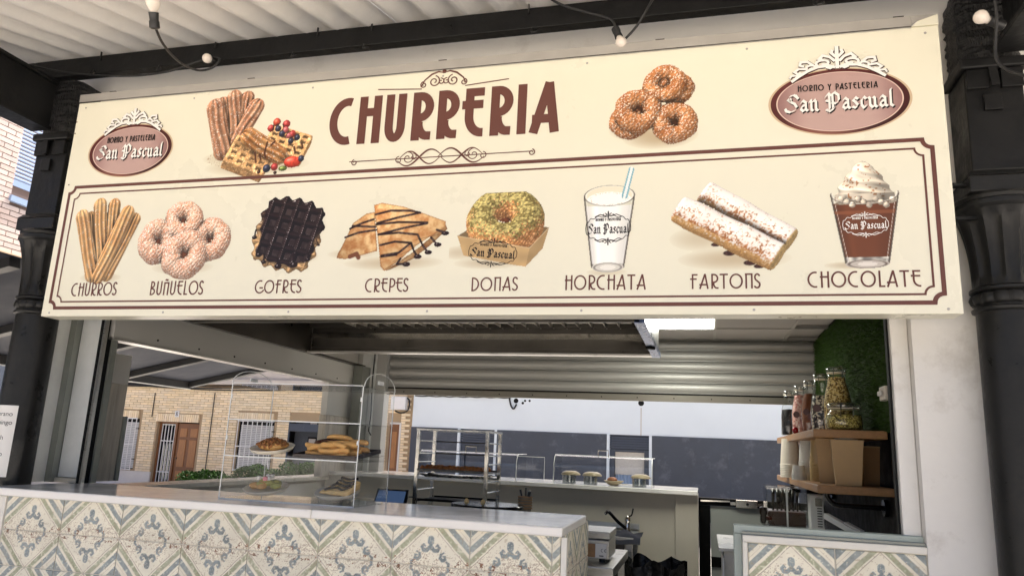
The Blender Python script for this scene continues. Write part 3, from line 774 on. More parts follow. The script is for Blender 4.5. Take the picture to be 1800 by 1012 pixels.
# Deco capitals. Each glyph: (advance, [polylines]) in a box one unit high.
def deco(ch, t):
    h = t / 2
    A = arc
    if ch == 'C': return .70, [A(.50, .5, .50 - h, .5 - h, 75, 285, 26)]
    if ch == 'G': return .80, [A(.50, .5, .50 - h, .5 - h, 70, 330, 26), [(.45, .42), (.80, .42)]]
    if ch == 'H': return .64, [[(.14, 0), (.14, 1)], [(.56, 0), (.56, 1)], [(.02, .66), (.56, .66)]]
    if ch == 'U': return .66, [[(.08 + h, 1), (.08 + h, .32)] + A(.34, .32, .26 - h, .32 - h, 180, 360, 14) + [(.60 - h, .32), (.60 - h, 1)]]
    if ch == 'R': return .60, [[(.08 + h, 0), (.08 + h, 1)], [(.08 + h, 1 - h), (.26, 1 - h)] + A(.26, .69, .27, .31 - h, 90, -90, 14) + [(.26, .38 + h), (.20, .38 + h)], [(.26, .40)] + A(.50, .36, .26, .36 - h, 180, 262, 10) + [(.60, h)]]
    if ch == 'E': return .62, [[(.10, 1 - h), (.60, 1 - h)], [(.0, .66), (.58, .66)], [(.12 + h, 1), (.12 + h, .42)] + A(.56, .42, .44 - h, .42 - h, 180, 268, 12) + [(.60, h)]]
    if ch == 'F': return .58, [[(.14 + h, 0), (.14 + h, 1)], [(.14, 1 - h), (.56, 1 - h)], [(.0, .66), (.50, .66)]]
    if ch == 'I': return .30, [[(.08 + h, 0), (.08 + h, 1)]]
    if ch == 'A': return .74, [[(.06, 0), (.42 + h * .4, 1)], [(.70 - h, 0), (.44, 1)], [(.02, .28), (.60, .28)]]
    if ch == 'B': return .58, [[(.08 + h, 0), (.08 + h, 1)], [(.08, 1 - h), (.24, 1 - h)] + A(.24, .76, .20, .24 - h, 90, -90, 10) + [(.12, .52 + h * .6)], [(.12, .52), (.26, .52)] + A(.26, .26, .27, .26 - h, 90, -90, 12) + [(.08, h)]]
    if ch in 'N': return .62, [[(.08 + h, 0), (.08 + h, 1)], [(.05, 1 - h), (.54, 1 - h)], [(.54, 0), (.54, 1)]]
    if ch == 'Ñ': return .62, [[(.08 + h, 0), (.08 + h, .92)], [(.05, .92 - h), (.54, .92 - h)], [(.54, 0), (.54, .92)], [(.16, 1.04), (.26, 1.10), (.36, 1.05), (.46, 1.11)]]
    if ch == 'L': return .46, [[(.08 + h, 1), (.08 + h, h), (.46, h)]]
    if ch == 'O': return 1.0, [A(.5, .5, .48 - h, .5 - h, 0, 360, 36)]
    if ch == 'S': return .44, [A(.22, .74, .17, .26 - h, 20, 215, 14) + [(.10, .58), (.30, .42)] + A(.19, .26, .20, .26 - h, 30, -155, 14)]
    if ch == 'D': return .70, [[(.08 + h, 0), (.08 + h, 1)], [(.08, 1 - h), (.18, 1 - h)] + A(.18, .5, .50 - h, .5 - h, 90, -90, 22) + [(.08, h)]]
    if ch == 'P': return .56, [[(.08 + h, 0), (.08 + h, 1)], [(.08, 1 - h), (.26, 1 - h)] + A(.26, .66, .28, .34 - h, 90, -90, 14) + [(.08, .32 + h)]]
    if ch == 'T': return .60, [[(.30, 0), (.30, 1)], [(.0, 1 - h), (.60, 1 - h)]]
    if ch == 'Y': return .60, [[(.03, 1), (.30, .5), (.57, 1)], [(.30, 0), (.30, .52)]]
    return .35, []
def deco_text(ink, s, p0, p1, hgt, t, track=.10):
    """word between two ends of its baseline, letters hgt tall"""
    p0 = np.array(p0); p1 = np.array(p1); d = p1 - p0; L = np.linalg.norm(d); u = d / L; v = np.array([-u[1], u[0]])
    adv = 0; items = []
    for ch in s:
        a, st = deco(ch, t); items.append((adv, st)); adv += a + track
    adv -= track; kx = L / adv
    for a, st in items:
        for pl in st:
            ink.stroke([p0 + u * ((x + a) * kx) + v * (y * hgt) for x, y in pl], t * hgt)
# Broken letters drawn with a slanted broad nib: lists of pen paths
BL = {
 'S': (.86, [[(.78, .86), (.60, 1.02), (.36, .96), (.22, .76), (.40, .60), (.62, .48), (.74, .28), (.60, .08), (.34, -.02), (.08, .10)], [(.04, .20), (.14, .04), (.30, .0)], [(.70, .98), (.84, .78)], [(.36, .80), (.40, .66)]]),
 'P': (.92, [[(.22, 1.0), (.26, .70), (.26, .06), (.14, -.06)], [(.02, .78), (.20, .96), (.36, .86), (.58, 1.02), (.80, .84), (.82, .56), (.64, .36), (.40, .42)], [(.44, .90), (.46, .14)], [(.06, .02), (.28, -.08), (.52, .08)], [(.06, .56), (.24, .50)]]),
 'a': (.52, [[(.08, .52), (.22, .64), (.38, .52), (.38, .10), (.48, .02)], [(.36, .40), (.14, .30), (.08, .14), (.20, .02), (.36, .12)]]),
 'n': (.56, [[(.02, .56), (.12, .62), (.14, .50), (.14, .08), (.22, .0)], [(.16, .48), (.34, .64), (.42, .52), (.42, .08), (.52, .0)]]),
 's': (.44, [[(.38, .54), (.24, .64), (.10, .50), (.24, .36), (.36, .20), (.24, .02), (.06, .10)]]),
 'c': (.42, [[(.36, .52), (.24, .64), (.10, .48), (.10, .16), (.22, .0), (.36, .10)]]),
 'u': (.56, [[(.04, .60), (.12, .52), (.12, .14), (.24, .0), (.38, .10)], [(.32, .60), (.40, .52), (.40, .08), (.50, .0)]]),
 'l': (.28, [[(.16, 1.02), (.12, .90), (.12, .10), (.24, .0)]]),
 ' ': (.30, []),
}
def black_text(ink, s, p0, p1, hgt, nib=.16, ang=38, off=(0, 0)):
    p0 = np.array(p0) + np.array(off); p1 = np.array(p1) + np.array(off); d = p1 - p0; L = np.linalg.norm(d); u = d / L; v = np.array([-u[1], u[0]])
    tot = sum(BL[c][0] for c in s) + .05 * (len(s) - 1); kx = L / tot; a = 0
    nb = (u * math.cos(math.radians(ang)) * kx + v * math.sin(math.radians(ang)) * hgt) * nib / 2
    th = v * hgt * .035
    for c in s:
        w, st = BL[c]
        for pl in st:
            q = [p0 + u * ((x + a) * kx) + v * (y * hgt) for x, y in pl]
            for i in range(len(q) - 1):
                A_, B_ = q[i], q[i + 1]
                e = (B_ - A_); e = e / (np.linalg.norm(e) + 1e-9) * .02 * hgt
                cr = abs(np.cross(nb / np.linalg.norm(nb), e / np.linalg.norm(e)))
                m_ = nb if cr > .3 else nb + th * 1.5
                ink.poly([A_ - e - m_, A_ - e + m_, B_ + e + m_, B_ + e - m_])
        a += w + .05

# headline and captions
ink = Ink(M_['print_brown'])
deco_text(ink, 'CHURRERIA', S(577, 257), S(983, 232), np.linalg.norm(S(690, 251) - S(690, 168)) , 0.172, .12)
ink.build('headline_lettering')
for w, a, b, top in (('CHURROS', (124, 521), (204, 519), (165, 497)), ('BUÑUELOS', (262, 519), (356, 518), (310, 494)), ('GOFRES', (447, 516), (529, 515), (488, 492)),
                     ('CREPES', (641, 514), (717, 513), (680, 489)), ('DONAS', (827, 512), (910, 511), (868, 487)), ('HORCHATA', (992, 510), (1136, 509), (1062, 483)),
                     ('FARTONS', (1213, 508), (1337, 507), (1275, 481)), ('CHOCOLATE', (1420, 506), (1620, 504), (1520, 476))):
    ink = Ink(M_['print_brown'])
    mid = ((a[0] + b[0]) / 2, (a[1] + b[1]) / 2)
    deco_text(ink, w, S(*a), S(*b), np.linalg.norm(S(*top) - S(top[0], mid[1])), .105, .09)
    ink.build('caption_lettering')

# double border with notched corners
def border(pts_px, w, notch):
    c = [S(*p) for p in pts_px]              # tl, tr, br, bl
    x0 = (c[0][0] + c[3][0]) / 2; x1 = (c[1][0] + c[2][0]) / 2; z0 = (c[2][1] + c[3][1]) / 2; z1 = (c[0][1] + c[1][1]) / 2
    r = notch; pl = []
    def cn(cx, cz, a0, a1):
        return [(cx + r * math.cos(math.radians(a0 + (a1 - a0) * i / 6)), cz + r * math.sin(math.radians(a0 + (a1 - a0) * i / 6))) for i in range(7)]
    pl += cn(x0, z1, -90, 0) + cn(x1, z1, 180, 270) + cn(x1, z0, 90, 180) + cn(x0, z0, 0, 90)
    ink = Ink(M_['print_brown']); ink.stroke(pl, w, closed=True); ink.build('border_line')
border([(121, 330), (1639, 245), (1660, 532), (90, 541)], .0165, .034)
border([(131, 340), (1623, 262), (1641, 516), (101, 531)], .008, .030)

# flourishes over and under the headline
ink = Ink(M_['print_brown'])
L0, L1, Mx = S(665, 158), S(895, 139), S(780, 147)
u = (L1 - L0) / np.linalg.norm(L1 - L0); v = np.array([-u[1], u[0]]); k = np.linalg.norm(S(820, 145) - S(740, 151)) / 2
def F(x, y): return Mx + u * x * k + v * y * k
ink.stroke([L0, F(-.95, -.18)], .0055); ink.stroke([F(.95, -.18), L1], .0055)
for sg in (-1, 1):
    ink.stroke([F(sg * x, y) for x, y in [(1.0, -.1), (.85, .2), (.55, .45), (.25, .55), (.06, .50)]], [.004, .007, .009, .008, .004])
    ink.stroke([F(sg * x, y) for x, y in spiral(.42, .12, .26, .05, 100, 620)], .006)
    ink.stroke([F(sg * x, y) for x, y in spiral(.88, .0, .15, .03, 80, -420)], .0055)
    ink.stroke([F(sg * x, y) for x, y in spiral(.12, .1, .15, .03, 80, 500)], .0055)
ink.poly([F(-.06, .46), F(.06, .46), F(.10, .58), F(0, .66), F(-.10, .58)])
ink.build('flourish')
ink = Ink(M_['print_brown'])
L0, L1, Mx = S(614, 285), S(934, 266), S(774, 275)
u = (L1 - L0) / np.linalg.norm(L1 - L0); v = np.array([-u[1], u[0]]); k = np.linalg.norm(S(850, 270) - S(690, 280)) / 2
ink.stroke([L0, L1], .0048)
for sg in (-1, 1):
    ink.stroke([F(sg * x, y) for x, y in spiral(1.94, -.03, .07, .02, 80, -360)], .005)
    ink.stroke([F(sg * (-.05 + 1.0 * t), (.17 * math.sin(t * 6.0)) * (1 if sg > 0 else 1)) for t in np.linspace(0, 1, 30)], [.003 + .006 * abs(math.sin(3.1 * t)) for t in np.linspace(0, 1, 30)])
    ink.stroke([F(sg * (-.0 + .9 * t), -(.15 * math.sin(t * 6.2))) for t in np.linspace(0, 1, 30)], [.003 + .004 * abs(math.sin(3.1 * t)) for t in np.linspace(0, 1, 30)])
    ink.stroke([F(sg * x, y) for x, y in spiral(.72, .0, .14, .03, 90, 520)], .0045)
    ink.stroke([F(sg * x, y) for x, y in spiral(.92, -.03, .08, .02, 90, -330)], .0045)
    ink.stroke([F(sg * x, y) for x, y in spiral(.60, .02, .08, .02, 90, 430)], .004)
ink.build('flourish')

# oval shop emblems
def col_mesh(name, V, Fq, C, par, y, m='print', smooth=False):
    me = bpy.data.meshes.new(name); off = np.array(wloc(par))
    P = np.c_[V[:, 0], np.full(len(V), y) if np.isscalar(y) else y, V[:, 1]] - off
    me.from_pydata(P.tolist(), [], Fq.tolist() if hasattr(Fq, 'tolist') else Fq)
    at_ = me.color_attributes.new('Col', 'FLOAT_COLOR', 'POINT')
    at_.data.foreach_set('color', np.c_[C, np.ones(len(C))].astype(np.float32).ravel())
    me.materials.append(M_[m]); me.update()
    o = bpy.data.objects.new(name, me); COL.objects.link(o); o.parent = par; WL[o.name] = Vector(wloc(par)); return o
def emblem(l, r, t, b, crest_top, horno, pasc):
    l, r, t, b = S(*l), S(*r), S(*t), S(*b)
    c = (l + r + t + b) / 4; ax = (r - l) / 2; a = np.linalg.norm(ax); u = ax / a; v = np.array([-u[1], u[0]]); bb = np.linalg.norm(t - b) / 2
    rad = [(0, 0), (.35, 1), (.6, 1), (.8, 1), (.865, 1), (.87, 2), (.882, 2), (.888, 3), (.93, 3), (.965, 3), (.97, 4), (.985, 4), (1.0, 4)]
    n = 96; V = []; C = []
    for q, z in rad:
        for k_ in range(n):
            th = 2 * math.pi * k_ / n; x, y = math.cos(th), math.sin(th)
            V.append(c + u * (a * q * x) + v * (bb * q * y))
            if z <= 1:
                base = np.array([190, 160, 152]) / 255; dk = np.array([138, 100, 98]) / 255
                f = min(1, max(0, (abs(x) * q - .45) / .45)) ** 1.3 * .9 + max(0, y * q) * .18
                col = base * (1 - f) + dk * f
            elif z == 2: col = np.array([226, 200, 184]) / 255
            elif z == 3:
                f = .5 + .5 * math.sin(th * 1 - .6) * 1
                sh_ = max(0, math.cos((th - math.radians(255)) * 2.2)) if abs(th - math.radians(255)) < .7 else 0
                col = np.array([84, 40, 38]) / 255 * (.75 + .4 * f) + sh_ * np.array([.25, .2, .16])
            else: col = np.array([206, 182, 150]) / 255
            C.append(col)
    fs = []
    for i in range(len(rad) - 1):
        for k_ in range(n): fs.append((i * n + k_, i * n + (k_ + 1) % n, (i + 1) * n + (k_ + 1) % n, (i + 1) * n + k_))
    eo = col_mesh('emblem_oval', np.array(V), fs, s2l(np.array(C)), sign, SY - .0012)
    # crest of scrolls
    top = S(*crest_top); hh = (np.dot(top - c, v)) / bb
    def E(x, y): return c + u * (x * a) + v * (y * bb)
    lines = []
    for sg in (-1, 1):
        lines.append(([E(sg * x, y) for x, y in [(.66, .66), (.56, .80), (.42, .96), (.28, 1.06), (.12, 1.08), (.03, 1.02)]], .085))
        lines.append(([E(sg * x, y) for x, y in spiral(.19, 1.17, .125, .03, -70, 330, 18)], .07))
        lines.append(([E(sg * x, y) for x, y in spiral(.36, 1.06, .085, .02, -40, 320, 14)], .06))
        lines.append(([E(sg * x, y) for x, y in [(.03, 1.20), (.10, 1.34), (.20, 1.40), (.25, 1.30), (.19, 1.25)]], .08))
        lines.append(([E(sg * x, y) for x, y in [(.34, 1.12), (.42, 1.24), (.52, 1.24), (.53, 1.14), (.47, 1.10)]], .07))
        lines.append(([E(sg * x, y) for x, y in [(.44, 1.02), (.55, 1.04), (.61, .95), (.56, .88), (.51, .92)]], .065))
        lines.append(([E(sg * x, y) for x, y in [(.56, .84), (.66, .84), (.68, .76)]], .055))
        lines.append(([E(sg * x, y) for x, y in [(.02, 1.34), (.08, 1.46), (.06, hh * .93)]], .08))
        lines.append(([E(sg * x, y) for x, y in [(.04, 1.06), (.10, 1.00), (.16, 1.04)]], .07))
    lines.append(([E(0, .98), E(0, 1.3), E(0, hh)], .10))
    k1 = Ink(M_['print_shadow'], SY - .0026); k2 = Ink(M_['print_white'], SY - .0042)
    for pl, w in lines:
        k1.stroke([p + np.array([.0018, -.0018]) for p in pl], (w + .035) * bb * 1.0); k2.stroke(pl, w * bb)
    k1.build('crest_outline', eo); k2.build('crest', eo)
    k3 = Ink(M_['print_black'], SY - .0042)
    p0, p1, hp = horno; deco_text(k3, 'HORNO Y PASTELERIA', S(*p0), S(*p1), np.linalg.norm(S(p0[0], p0[1] - hp) - S(*p0)), .15, .16)
    k3.build('small_lettering', eo)
    p0, p1, hp = pasc; hm = np.linalg.norm(S(p0[0], p0[1] - hp) - S(*p0))
    k4 = Ink(M_['print_black'], SY - .0026); black_text(k4, 'San Pascual', S(*p0), S(*p1), hm, .19, off=(.06 * hm, -.07 * hm)); k4.build('name_shadow', eo)['kind'] = 'stuff'
    k5 = Ink(M_['print_white'], SY - .0042); black_text(k5, 'San Pascual', S(*p0), S(*p1), hm, .17); k5.build('name_lettering', eo)['kind'] = 'stuff'
emblem((154, 270), (303, 257), (229, 221), (231, 311), (239, 191), ((189, 253), (273, 247), 10), ((170, 281), (285, 274), 22))
emblem((1349, 186), (1602, 170), (1476, 120), (1476, 238), (1467, 82), ((1402, 163), (1543, 155), 11), ((1379, 199), (1571, 187), 29))
# ------------------------------------------------------------------ printed pictures of the food (flat print: painted into point colours)
def vnoise(P, seed=0):
    P = np.asarray(P, float); I = np.floor(P).astype(np.int64); f = P - I; f = f * f * (3 - 2 * f)
    def hsh(i, j, k):
        n = (i * 374761393 + j * 668265263 + k * 2147483647 + seed * 1274126177) & 0xffffffff
        n = ((n ^ (n >> 13)) * 1274126177) & 0xffffffff
        n = n ^ (n >> 16)
        return (n & 0xffff) / 65535.0
    r = 0
    for a in (0, 1):
        for b in (0, 1):
            for c in (0, 1):
                w = (f[:, 0] if a else 1 - f[:, 0]) * (f[:, 1] if b else 1 - f[:, 1]) * (f[:, 2] if c else 1 - f[:, 2])
                r = r + w * hsh(I[:, 0] + a, I[:, 1] + b, I[:, 2] + c)
    return r
def rgb(*c): return np.array(c, float) / 255.0
LGT = np.array([-.45, .65, .62]); LGT = LGT / np.linalg.norm(LGT)
CELL = .0027
class Pic:
    def __init__(s, px0, py0, px1, py1):
        c = [S(px0, py1), S(px1, py1), S(px1, py0), S(px0, py0)]
        s.x0 = min(q[0] for q in c); s.x1 = max(q[0] for q in c); s.z0 = min(q[1] for q in c); s.z1 = max(q[1] for q in c)
        s.nx = int((s.x1 - s.x0) / CELL) + 1; s.nz = int((s.z1 - s.z0) / CELL) + 1
        X, Z = np.meshgrid(s.x0 + np.arange(s.nx) * CELL, s.z0 + np.arange(s.nz) * CELL)
        s.X = X.ravel(); s.Z = Z.ravel(); n = len(s.X)
        s.C = np.tile(CREAM, (n, 1)); s.A = np.zeros(n)
    def mix(s, mask, col, a=1.0):
        m = np.clip(mask * a, 0, 1)[:, None]; s.C = s.C * (1 - m) + np.broadcast_to(col, s.C.shape) * m; s.A = np.maximum(s.A, m[:, 0])
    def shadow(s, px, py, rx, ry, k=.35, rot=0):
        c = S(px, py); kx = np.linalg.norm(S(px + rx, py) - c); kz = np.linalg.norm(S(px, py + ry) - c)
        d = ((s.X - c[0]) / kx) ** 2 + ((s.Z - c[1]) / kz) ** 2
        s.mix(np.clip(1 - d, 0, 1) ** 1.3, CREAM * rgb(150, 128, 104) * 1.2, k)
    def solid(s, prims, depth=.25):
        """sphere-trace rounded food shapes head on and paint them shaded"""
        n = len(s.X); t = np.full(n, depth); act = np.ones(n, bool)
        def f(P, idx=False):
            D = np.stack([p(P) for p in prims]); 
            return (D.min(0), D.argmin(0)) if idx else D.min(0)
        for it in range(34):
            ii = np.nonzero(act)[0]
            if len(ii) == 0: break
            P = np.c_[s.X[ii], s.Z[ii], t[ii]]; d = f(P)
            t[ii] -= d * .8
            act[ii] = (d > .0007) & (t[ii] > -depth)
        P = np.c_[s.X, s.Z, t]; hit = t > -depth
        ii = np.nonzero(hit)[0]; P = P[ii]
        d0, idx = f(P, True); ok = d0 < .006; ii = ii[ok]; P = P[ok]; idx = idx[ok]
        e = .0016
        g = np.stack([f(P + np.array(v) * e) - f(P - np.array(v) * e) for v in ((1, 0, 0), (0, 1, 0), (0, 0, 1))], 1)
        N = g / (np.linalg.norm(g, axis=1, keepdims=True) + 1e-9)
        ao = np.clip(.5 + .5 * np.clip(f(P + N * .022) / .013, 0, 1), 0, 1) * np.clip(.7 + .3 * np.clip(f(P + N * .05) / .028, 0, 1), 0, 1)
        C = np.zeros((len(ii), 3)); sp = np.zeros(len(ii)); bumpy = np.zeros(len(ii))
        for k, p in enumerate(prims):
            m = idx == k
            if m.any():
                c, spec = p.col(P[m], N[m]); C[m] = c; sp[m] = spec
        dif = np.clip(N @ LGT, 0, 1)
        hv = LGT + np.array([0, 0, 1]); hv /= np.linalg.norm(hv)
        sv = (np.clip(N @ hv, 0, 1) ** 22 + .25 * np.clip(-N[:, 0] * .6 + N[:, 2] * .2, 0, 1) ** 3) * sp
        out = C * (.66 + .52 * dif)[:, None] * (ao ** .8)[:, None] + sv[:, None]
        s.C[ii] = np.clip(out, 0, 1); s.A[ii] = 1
    def build(s, name='food_picture'):
        keep = s.A.reshape(s.nz, s.nx) > .03
        q = keep[:-1, :-1] & keep[1:, :-1] & keep[:-1, 1:] & keep[1:, 1:]
        jj, ii = np.nonzero(q); a = jj * s.nx + ii
        F_ = np.stack([a, a + 1, a + s.nx + 1, a + s.nx], 1)
        used, inv = np.unique(F_, return_inverse=True)
        V = np.c_[s.X, s.Z][used]
        return col_mesh(name, V, inv.reshape(-1, 4), s2l(s.C[used]), sign, SY - .0011)
class Prim:
    def __init__(s, f, col): s.f = f; s.col = col
    def __call__(s, P): return s.f(P)
def sugar(base, dark, amt, sc=190, seed=1, spec=.05, white=rgb(250, 244, 232)):
    def c(P, N):
        a = vnoise(P * sc, seed); b = vnoise(P * 34, seed + 5); k = np.clip((a - (1 - amt)) * 7, 0, 1)[:, None]
        body = base * b[:, None] + dark * (1 - b[:, None])
        return body * (1 - k) + white * k, spec
    return c
def churro(p0, p1, r, z=0.0, base=rgb(212, 158, 96), dark=rgb(160, 98, 52), amt=.30, ridges=8, seed=1):
    a = np.array([*S(*p0), z]); b = np.array([*S(*p1), z + .0]); d = b - a; L = np.linalg.norm(d); u = d / L
    w = np.array([0, 0, 1.0]); v = np.cross(u, w)
    r = abs(S(p0[0] + r, p0[1])[0] - S(*p0)[0])
    def f(P):
        q = P - a; h = np.clip(q @ u, 0, L); qv = q @ v; qw = q @ w; th = np.arctan2(qv, qw)
        rr = np.linalg.norm(q - h[:, None] * u, axis=1)
        return (rr - r * (1 + .10 * np.cos(ridges * th + 1.2 * np.sin(h / L * 5 + seed)) )) * .8
    sg = sugar(base, dark, amt, 230, seed)
    def col(P, N):
        q = P - a; th = np.arctan2(q @ v, q @ w); h = (q @ u)
        c, sp = sg(P, N); k = (.5 + .5 * np.cos(ridges * th + 1.2 * np.sin(h / L * 5 + seed)))[:, None]
        return c * (.72 + .34 * k), sp
    return Prim(f, col)
def ring(c, R, r, z=0.0, tilt=(.0, .5), seed=1, base=rgb(214, 156, 112), dark=rgb(150, 84, 46), amt=.42, lump=.10, colfn=None, sq=1.0):
    cc = np.array([*S(*c), z]); k = abs(S(c[0] + 1, c[1])[0] - S(*c)[0]); R *= k; r *= k
    n = np.array([tilt[0], tilt[1], 1.0]); n /= np.linalg.norm(n)
    a = np.cross([0, 1, 0], n); a /= np.linalg.norm(a); b = np.cross(n, a)
    def f(P):
        q = P - cc; x = q @ a; y = q @ b; zz = q @ n * sq; th = np.arctan2(y, x)
        l = 1 + lump * (.5 * np.sin(3 * th + seed) + .4 * np.sin(5 * th + 2 * seed) + .3 * np.sin(9 * th + seed * 3))
        d = np.sqrt((np.hypot(x, y) - R) ** 2 + zz ** 2) - r * l
        return d * .75 + .0022 * np.sin(P[:, 0] * 260 + seed) * np.sin(P[:, 1] * 240) * np.sin(P[:, 2] * 250)
    return Prim(f, colfn or sugar(base, dark, amt, 290, seed, white=rgb(246, 232, 214)))
def hole(c, R, z=0.0, k=1.0):
    return ball(c, R, rgb(92, 52, 30) * k, z - .05, (1, 1, .3), 0)
def ball(c, r, col, z=0.0, sq=(1, 1, 1), spec=.35):
    cc = np.array([*S(*c), z]); r = abs(S(c[0] + r, c[1])[0] - S(*c)[0])
    return Prim(lambda P: (np.linalg.norm((P - cc) / np.array(sq), axis=1) - r) * min(sq), (lambda P, N: (np.broadcast_to(col, P.shape) * (.8 + .4 * vnoise(P * 120, 3))[:, None], spec)))
def inpoly(s, pts):
    pts = [S(*p) for p in pts]; ins = np.zeros(len(s.X), bool); n = len(pts)
    for i in range(n):
        a, b = pts[i], pts[(i + 1) % n]
        c = ((a[1] > s.Z) != (b[1] > s.Z)) & (s.X < (b[0] - a[0]) * (s.Z - a[1]) / (b[1] - a[1] + 1e-12) + a[0])
        ins ^= c
    return ins
def seg(s, p, q):
    a, b = S(*p), S(*q); d = b - a; t = np.clip(((s.X - a[0]) * d[0] + (s.Z - a[1]) * d[1]) / (d @ d), 0, 1)
    return np.hypot(s.X - a[0] - t * d[0], s.Z - a[1] - t * d[1])
def path(s, pts): return np.min(np.stack([seg(s, pts[i], pts[i + 1]) for i in range(len(pts) - 1)]), 0)
def N2(s, sc, seed=0): return vnoise(np.c_[s.X * sc, s.Z * sc, np.zeros(len(s.X))], seed)
def o1(x, y): return (x / 2.977, y / 2.977)
def o2(x, y): return (600 + x / 2.977, y / 2.977)
def o3(x, y): return (1200 + x / 2.977, y / 2.977)
def o4(x, y): return (x / 2.977, 320 + y / 2.977)
def o5(x, y): return (600 + x / 2.977, 320 + y / 2.977)
def o6(x, y): return (1200 + x / 2.977, 320 + y / 2.977)
def box3(c, ax, ay, hx, hy, hz, n=None, col=None, grid=None):
    """slab with axes ax, ay in 3-D; grid = cells of a waffle"""
    az = np.cross(ax, ay)
    def f(P):
        q = P - c; x = q @ ax; y = q @ ay; z = q @ az
        top = hz
        if grid:
            gx = np.abs(((x / (2 * hx) * grid + .5) % 1) - .5) * 2; gy = np.abs(((y / (2 * hy) * grid + .5) % 1) - .5) * 2
            pocket = np.clip(np.minimum(gx, gy) - .38, 0, 1) * 1.4
            top = hz - np.minimum(pocket, .45) * hz * 1.2
        d = np.stack([np.abs(x) - hx, np.abs(y) - hy, np.where(z > 0, z - top, -z - hz)])
        o = np.linalg.norm(np.maximum(d, 0), axis=0) + np.minimum(d.max(0), 0)
        return (o - .006) * .6
    return Prim(f, col)
def nrm(v): v = np.array(v, float); return v / np.linalg.norm(v)
def logo(s_, c, w, hgt, m, slope=0):
    """small printed shop emblem on a pictured cup or box"""
    k = Ink(M_[m], SY - .0024); c = np.array(c); u = nrm([1, slope]); v = np.array([-u[1], u[0]])
    pt = lambda x, y: c + u * x * w + v * y * hgt
    black_text(k, 'San Pascual', pt(-.46, -.22), pt(.46, -.22), hgt * .40, .17)
    deco_text(k, 'HORNO Y PASTELERIA', pt(-.28, .30), pt(.28, .30), hgt * .12, .2, .16)
    k.stroke([pt(.5 * math.copysign(abs(math.cos(t)) ** .7, math.cos(t)), .5 * math.copysign(abs(math.sin(t)) ** .8, math.sin(t)) + .04 * math.sin(t * 14)) for t in np.linspace(0, 2 * math.pi, 80)[:-1]], hgt * .028, closed=True)
    for sg in (-1, 1):
        k.stroke([pt(x, sg * y) for x, y in [(0, .42), (0, .72)]], hgt * .05)
        for sx in (-1, 1):
            k.stroke([pt(sx * x, sg * y) for x, y in spiral(.09, .56, .07, .02, 100, 440, 14)], hgt * .035)
            k.stroke([pt(sx * x, sg * y) for x, y in [(.05, .50), (.18, .58), (.30, .48)]], hgt * .035)
    k.build('picture_emblem', s_)

# 1 churros with waffles and berries
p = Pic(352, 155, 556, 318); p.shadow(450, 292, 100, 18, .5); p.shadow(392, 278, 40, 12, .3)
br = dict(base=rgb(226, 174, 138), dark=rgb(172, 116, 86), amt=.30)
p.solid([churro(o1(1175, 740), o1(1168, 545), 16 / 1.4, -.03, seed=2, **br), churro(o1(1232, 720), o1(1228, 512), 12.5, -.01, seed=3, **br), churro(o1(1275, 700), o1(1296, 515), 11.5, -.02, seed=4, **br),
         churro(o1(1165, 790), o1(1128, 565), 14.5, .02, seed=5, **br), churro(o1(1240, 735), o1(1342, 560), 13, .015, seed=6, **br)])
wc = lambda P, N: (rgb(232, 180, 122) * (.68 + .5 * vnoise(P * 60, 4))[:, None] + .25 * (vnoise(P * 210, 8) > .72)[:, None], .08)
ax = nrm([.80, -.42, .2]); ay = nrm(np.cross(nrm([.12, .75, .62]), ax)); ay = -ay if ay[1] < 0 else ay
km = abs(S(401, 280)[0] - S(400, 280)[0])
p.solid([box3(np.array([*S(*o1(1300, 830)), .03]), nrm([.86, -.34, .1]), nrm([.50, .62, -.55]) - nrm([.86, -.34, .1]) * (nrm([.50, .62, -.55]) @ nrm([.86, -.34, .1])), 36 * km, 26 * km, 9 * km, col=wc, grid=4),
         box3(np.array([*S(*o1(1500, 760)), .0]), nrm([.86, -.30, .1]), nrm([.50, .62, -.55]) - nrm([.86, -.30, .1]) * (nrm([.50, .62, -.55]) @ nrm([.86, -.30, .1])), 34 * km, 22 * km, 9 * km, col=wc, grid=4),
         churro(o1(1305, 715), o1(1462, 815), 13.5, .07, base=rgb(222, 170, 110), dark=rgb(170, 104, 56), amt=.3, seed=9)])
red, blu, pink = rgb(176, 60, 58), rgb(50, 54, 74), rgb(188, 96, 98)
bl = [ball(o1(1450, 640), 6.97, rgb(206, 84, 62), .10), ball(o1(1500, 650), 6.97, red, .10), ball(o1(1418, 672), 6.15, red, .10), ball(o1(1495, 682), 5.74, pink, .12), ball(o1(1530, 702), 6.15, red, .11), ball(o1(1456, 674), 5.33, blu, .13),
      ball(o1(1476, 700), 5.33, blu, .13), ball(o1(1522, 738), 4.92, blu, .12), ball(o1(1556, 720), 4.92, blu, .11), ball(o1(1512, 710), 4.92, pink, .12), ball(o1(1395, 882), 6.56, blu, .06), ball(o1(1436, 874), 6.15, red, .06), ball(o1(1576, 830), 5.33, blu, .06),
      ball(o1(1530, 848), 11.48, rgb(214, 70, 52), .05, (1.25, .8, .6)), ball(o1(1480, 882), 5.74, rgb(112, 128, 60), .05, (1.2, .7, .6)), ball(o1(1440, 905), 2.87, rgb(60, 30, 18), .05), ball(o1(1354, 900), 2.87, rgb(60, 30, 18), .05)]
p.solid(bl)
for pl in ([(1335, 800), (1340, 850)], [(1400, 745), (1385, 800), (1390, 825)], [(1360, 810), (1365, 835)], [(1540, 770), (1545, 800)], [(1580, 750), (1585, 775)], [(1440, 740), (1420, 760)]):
    d = path(p, [o1(*q) for q in pl]); p.mix(np.clip((.0065 - d) / .003, 0, 1) * p.A, rgb(70, 34, 22), .9)
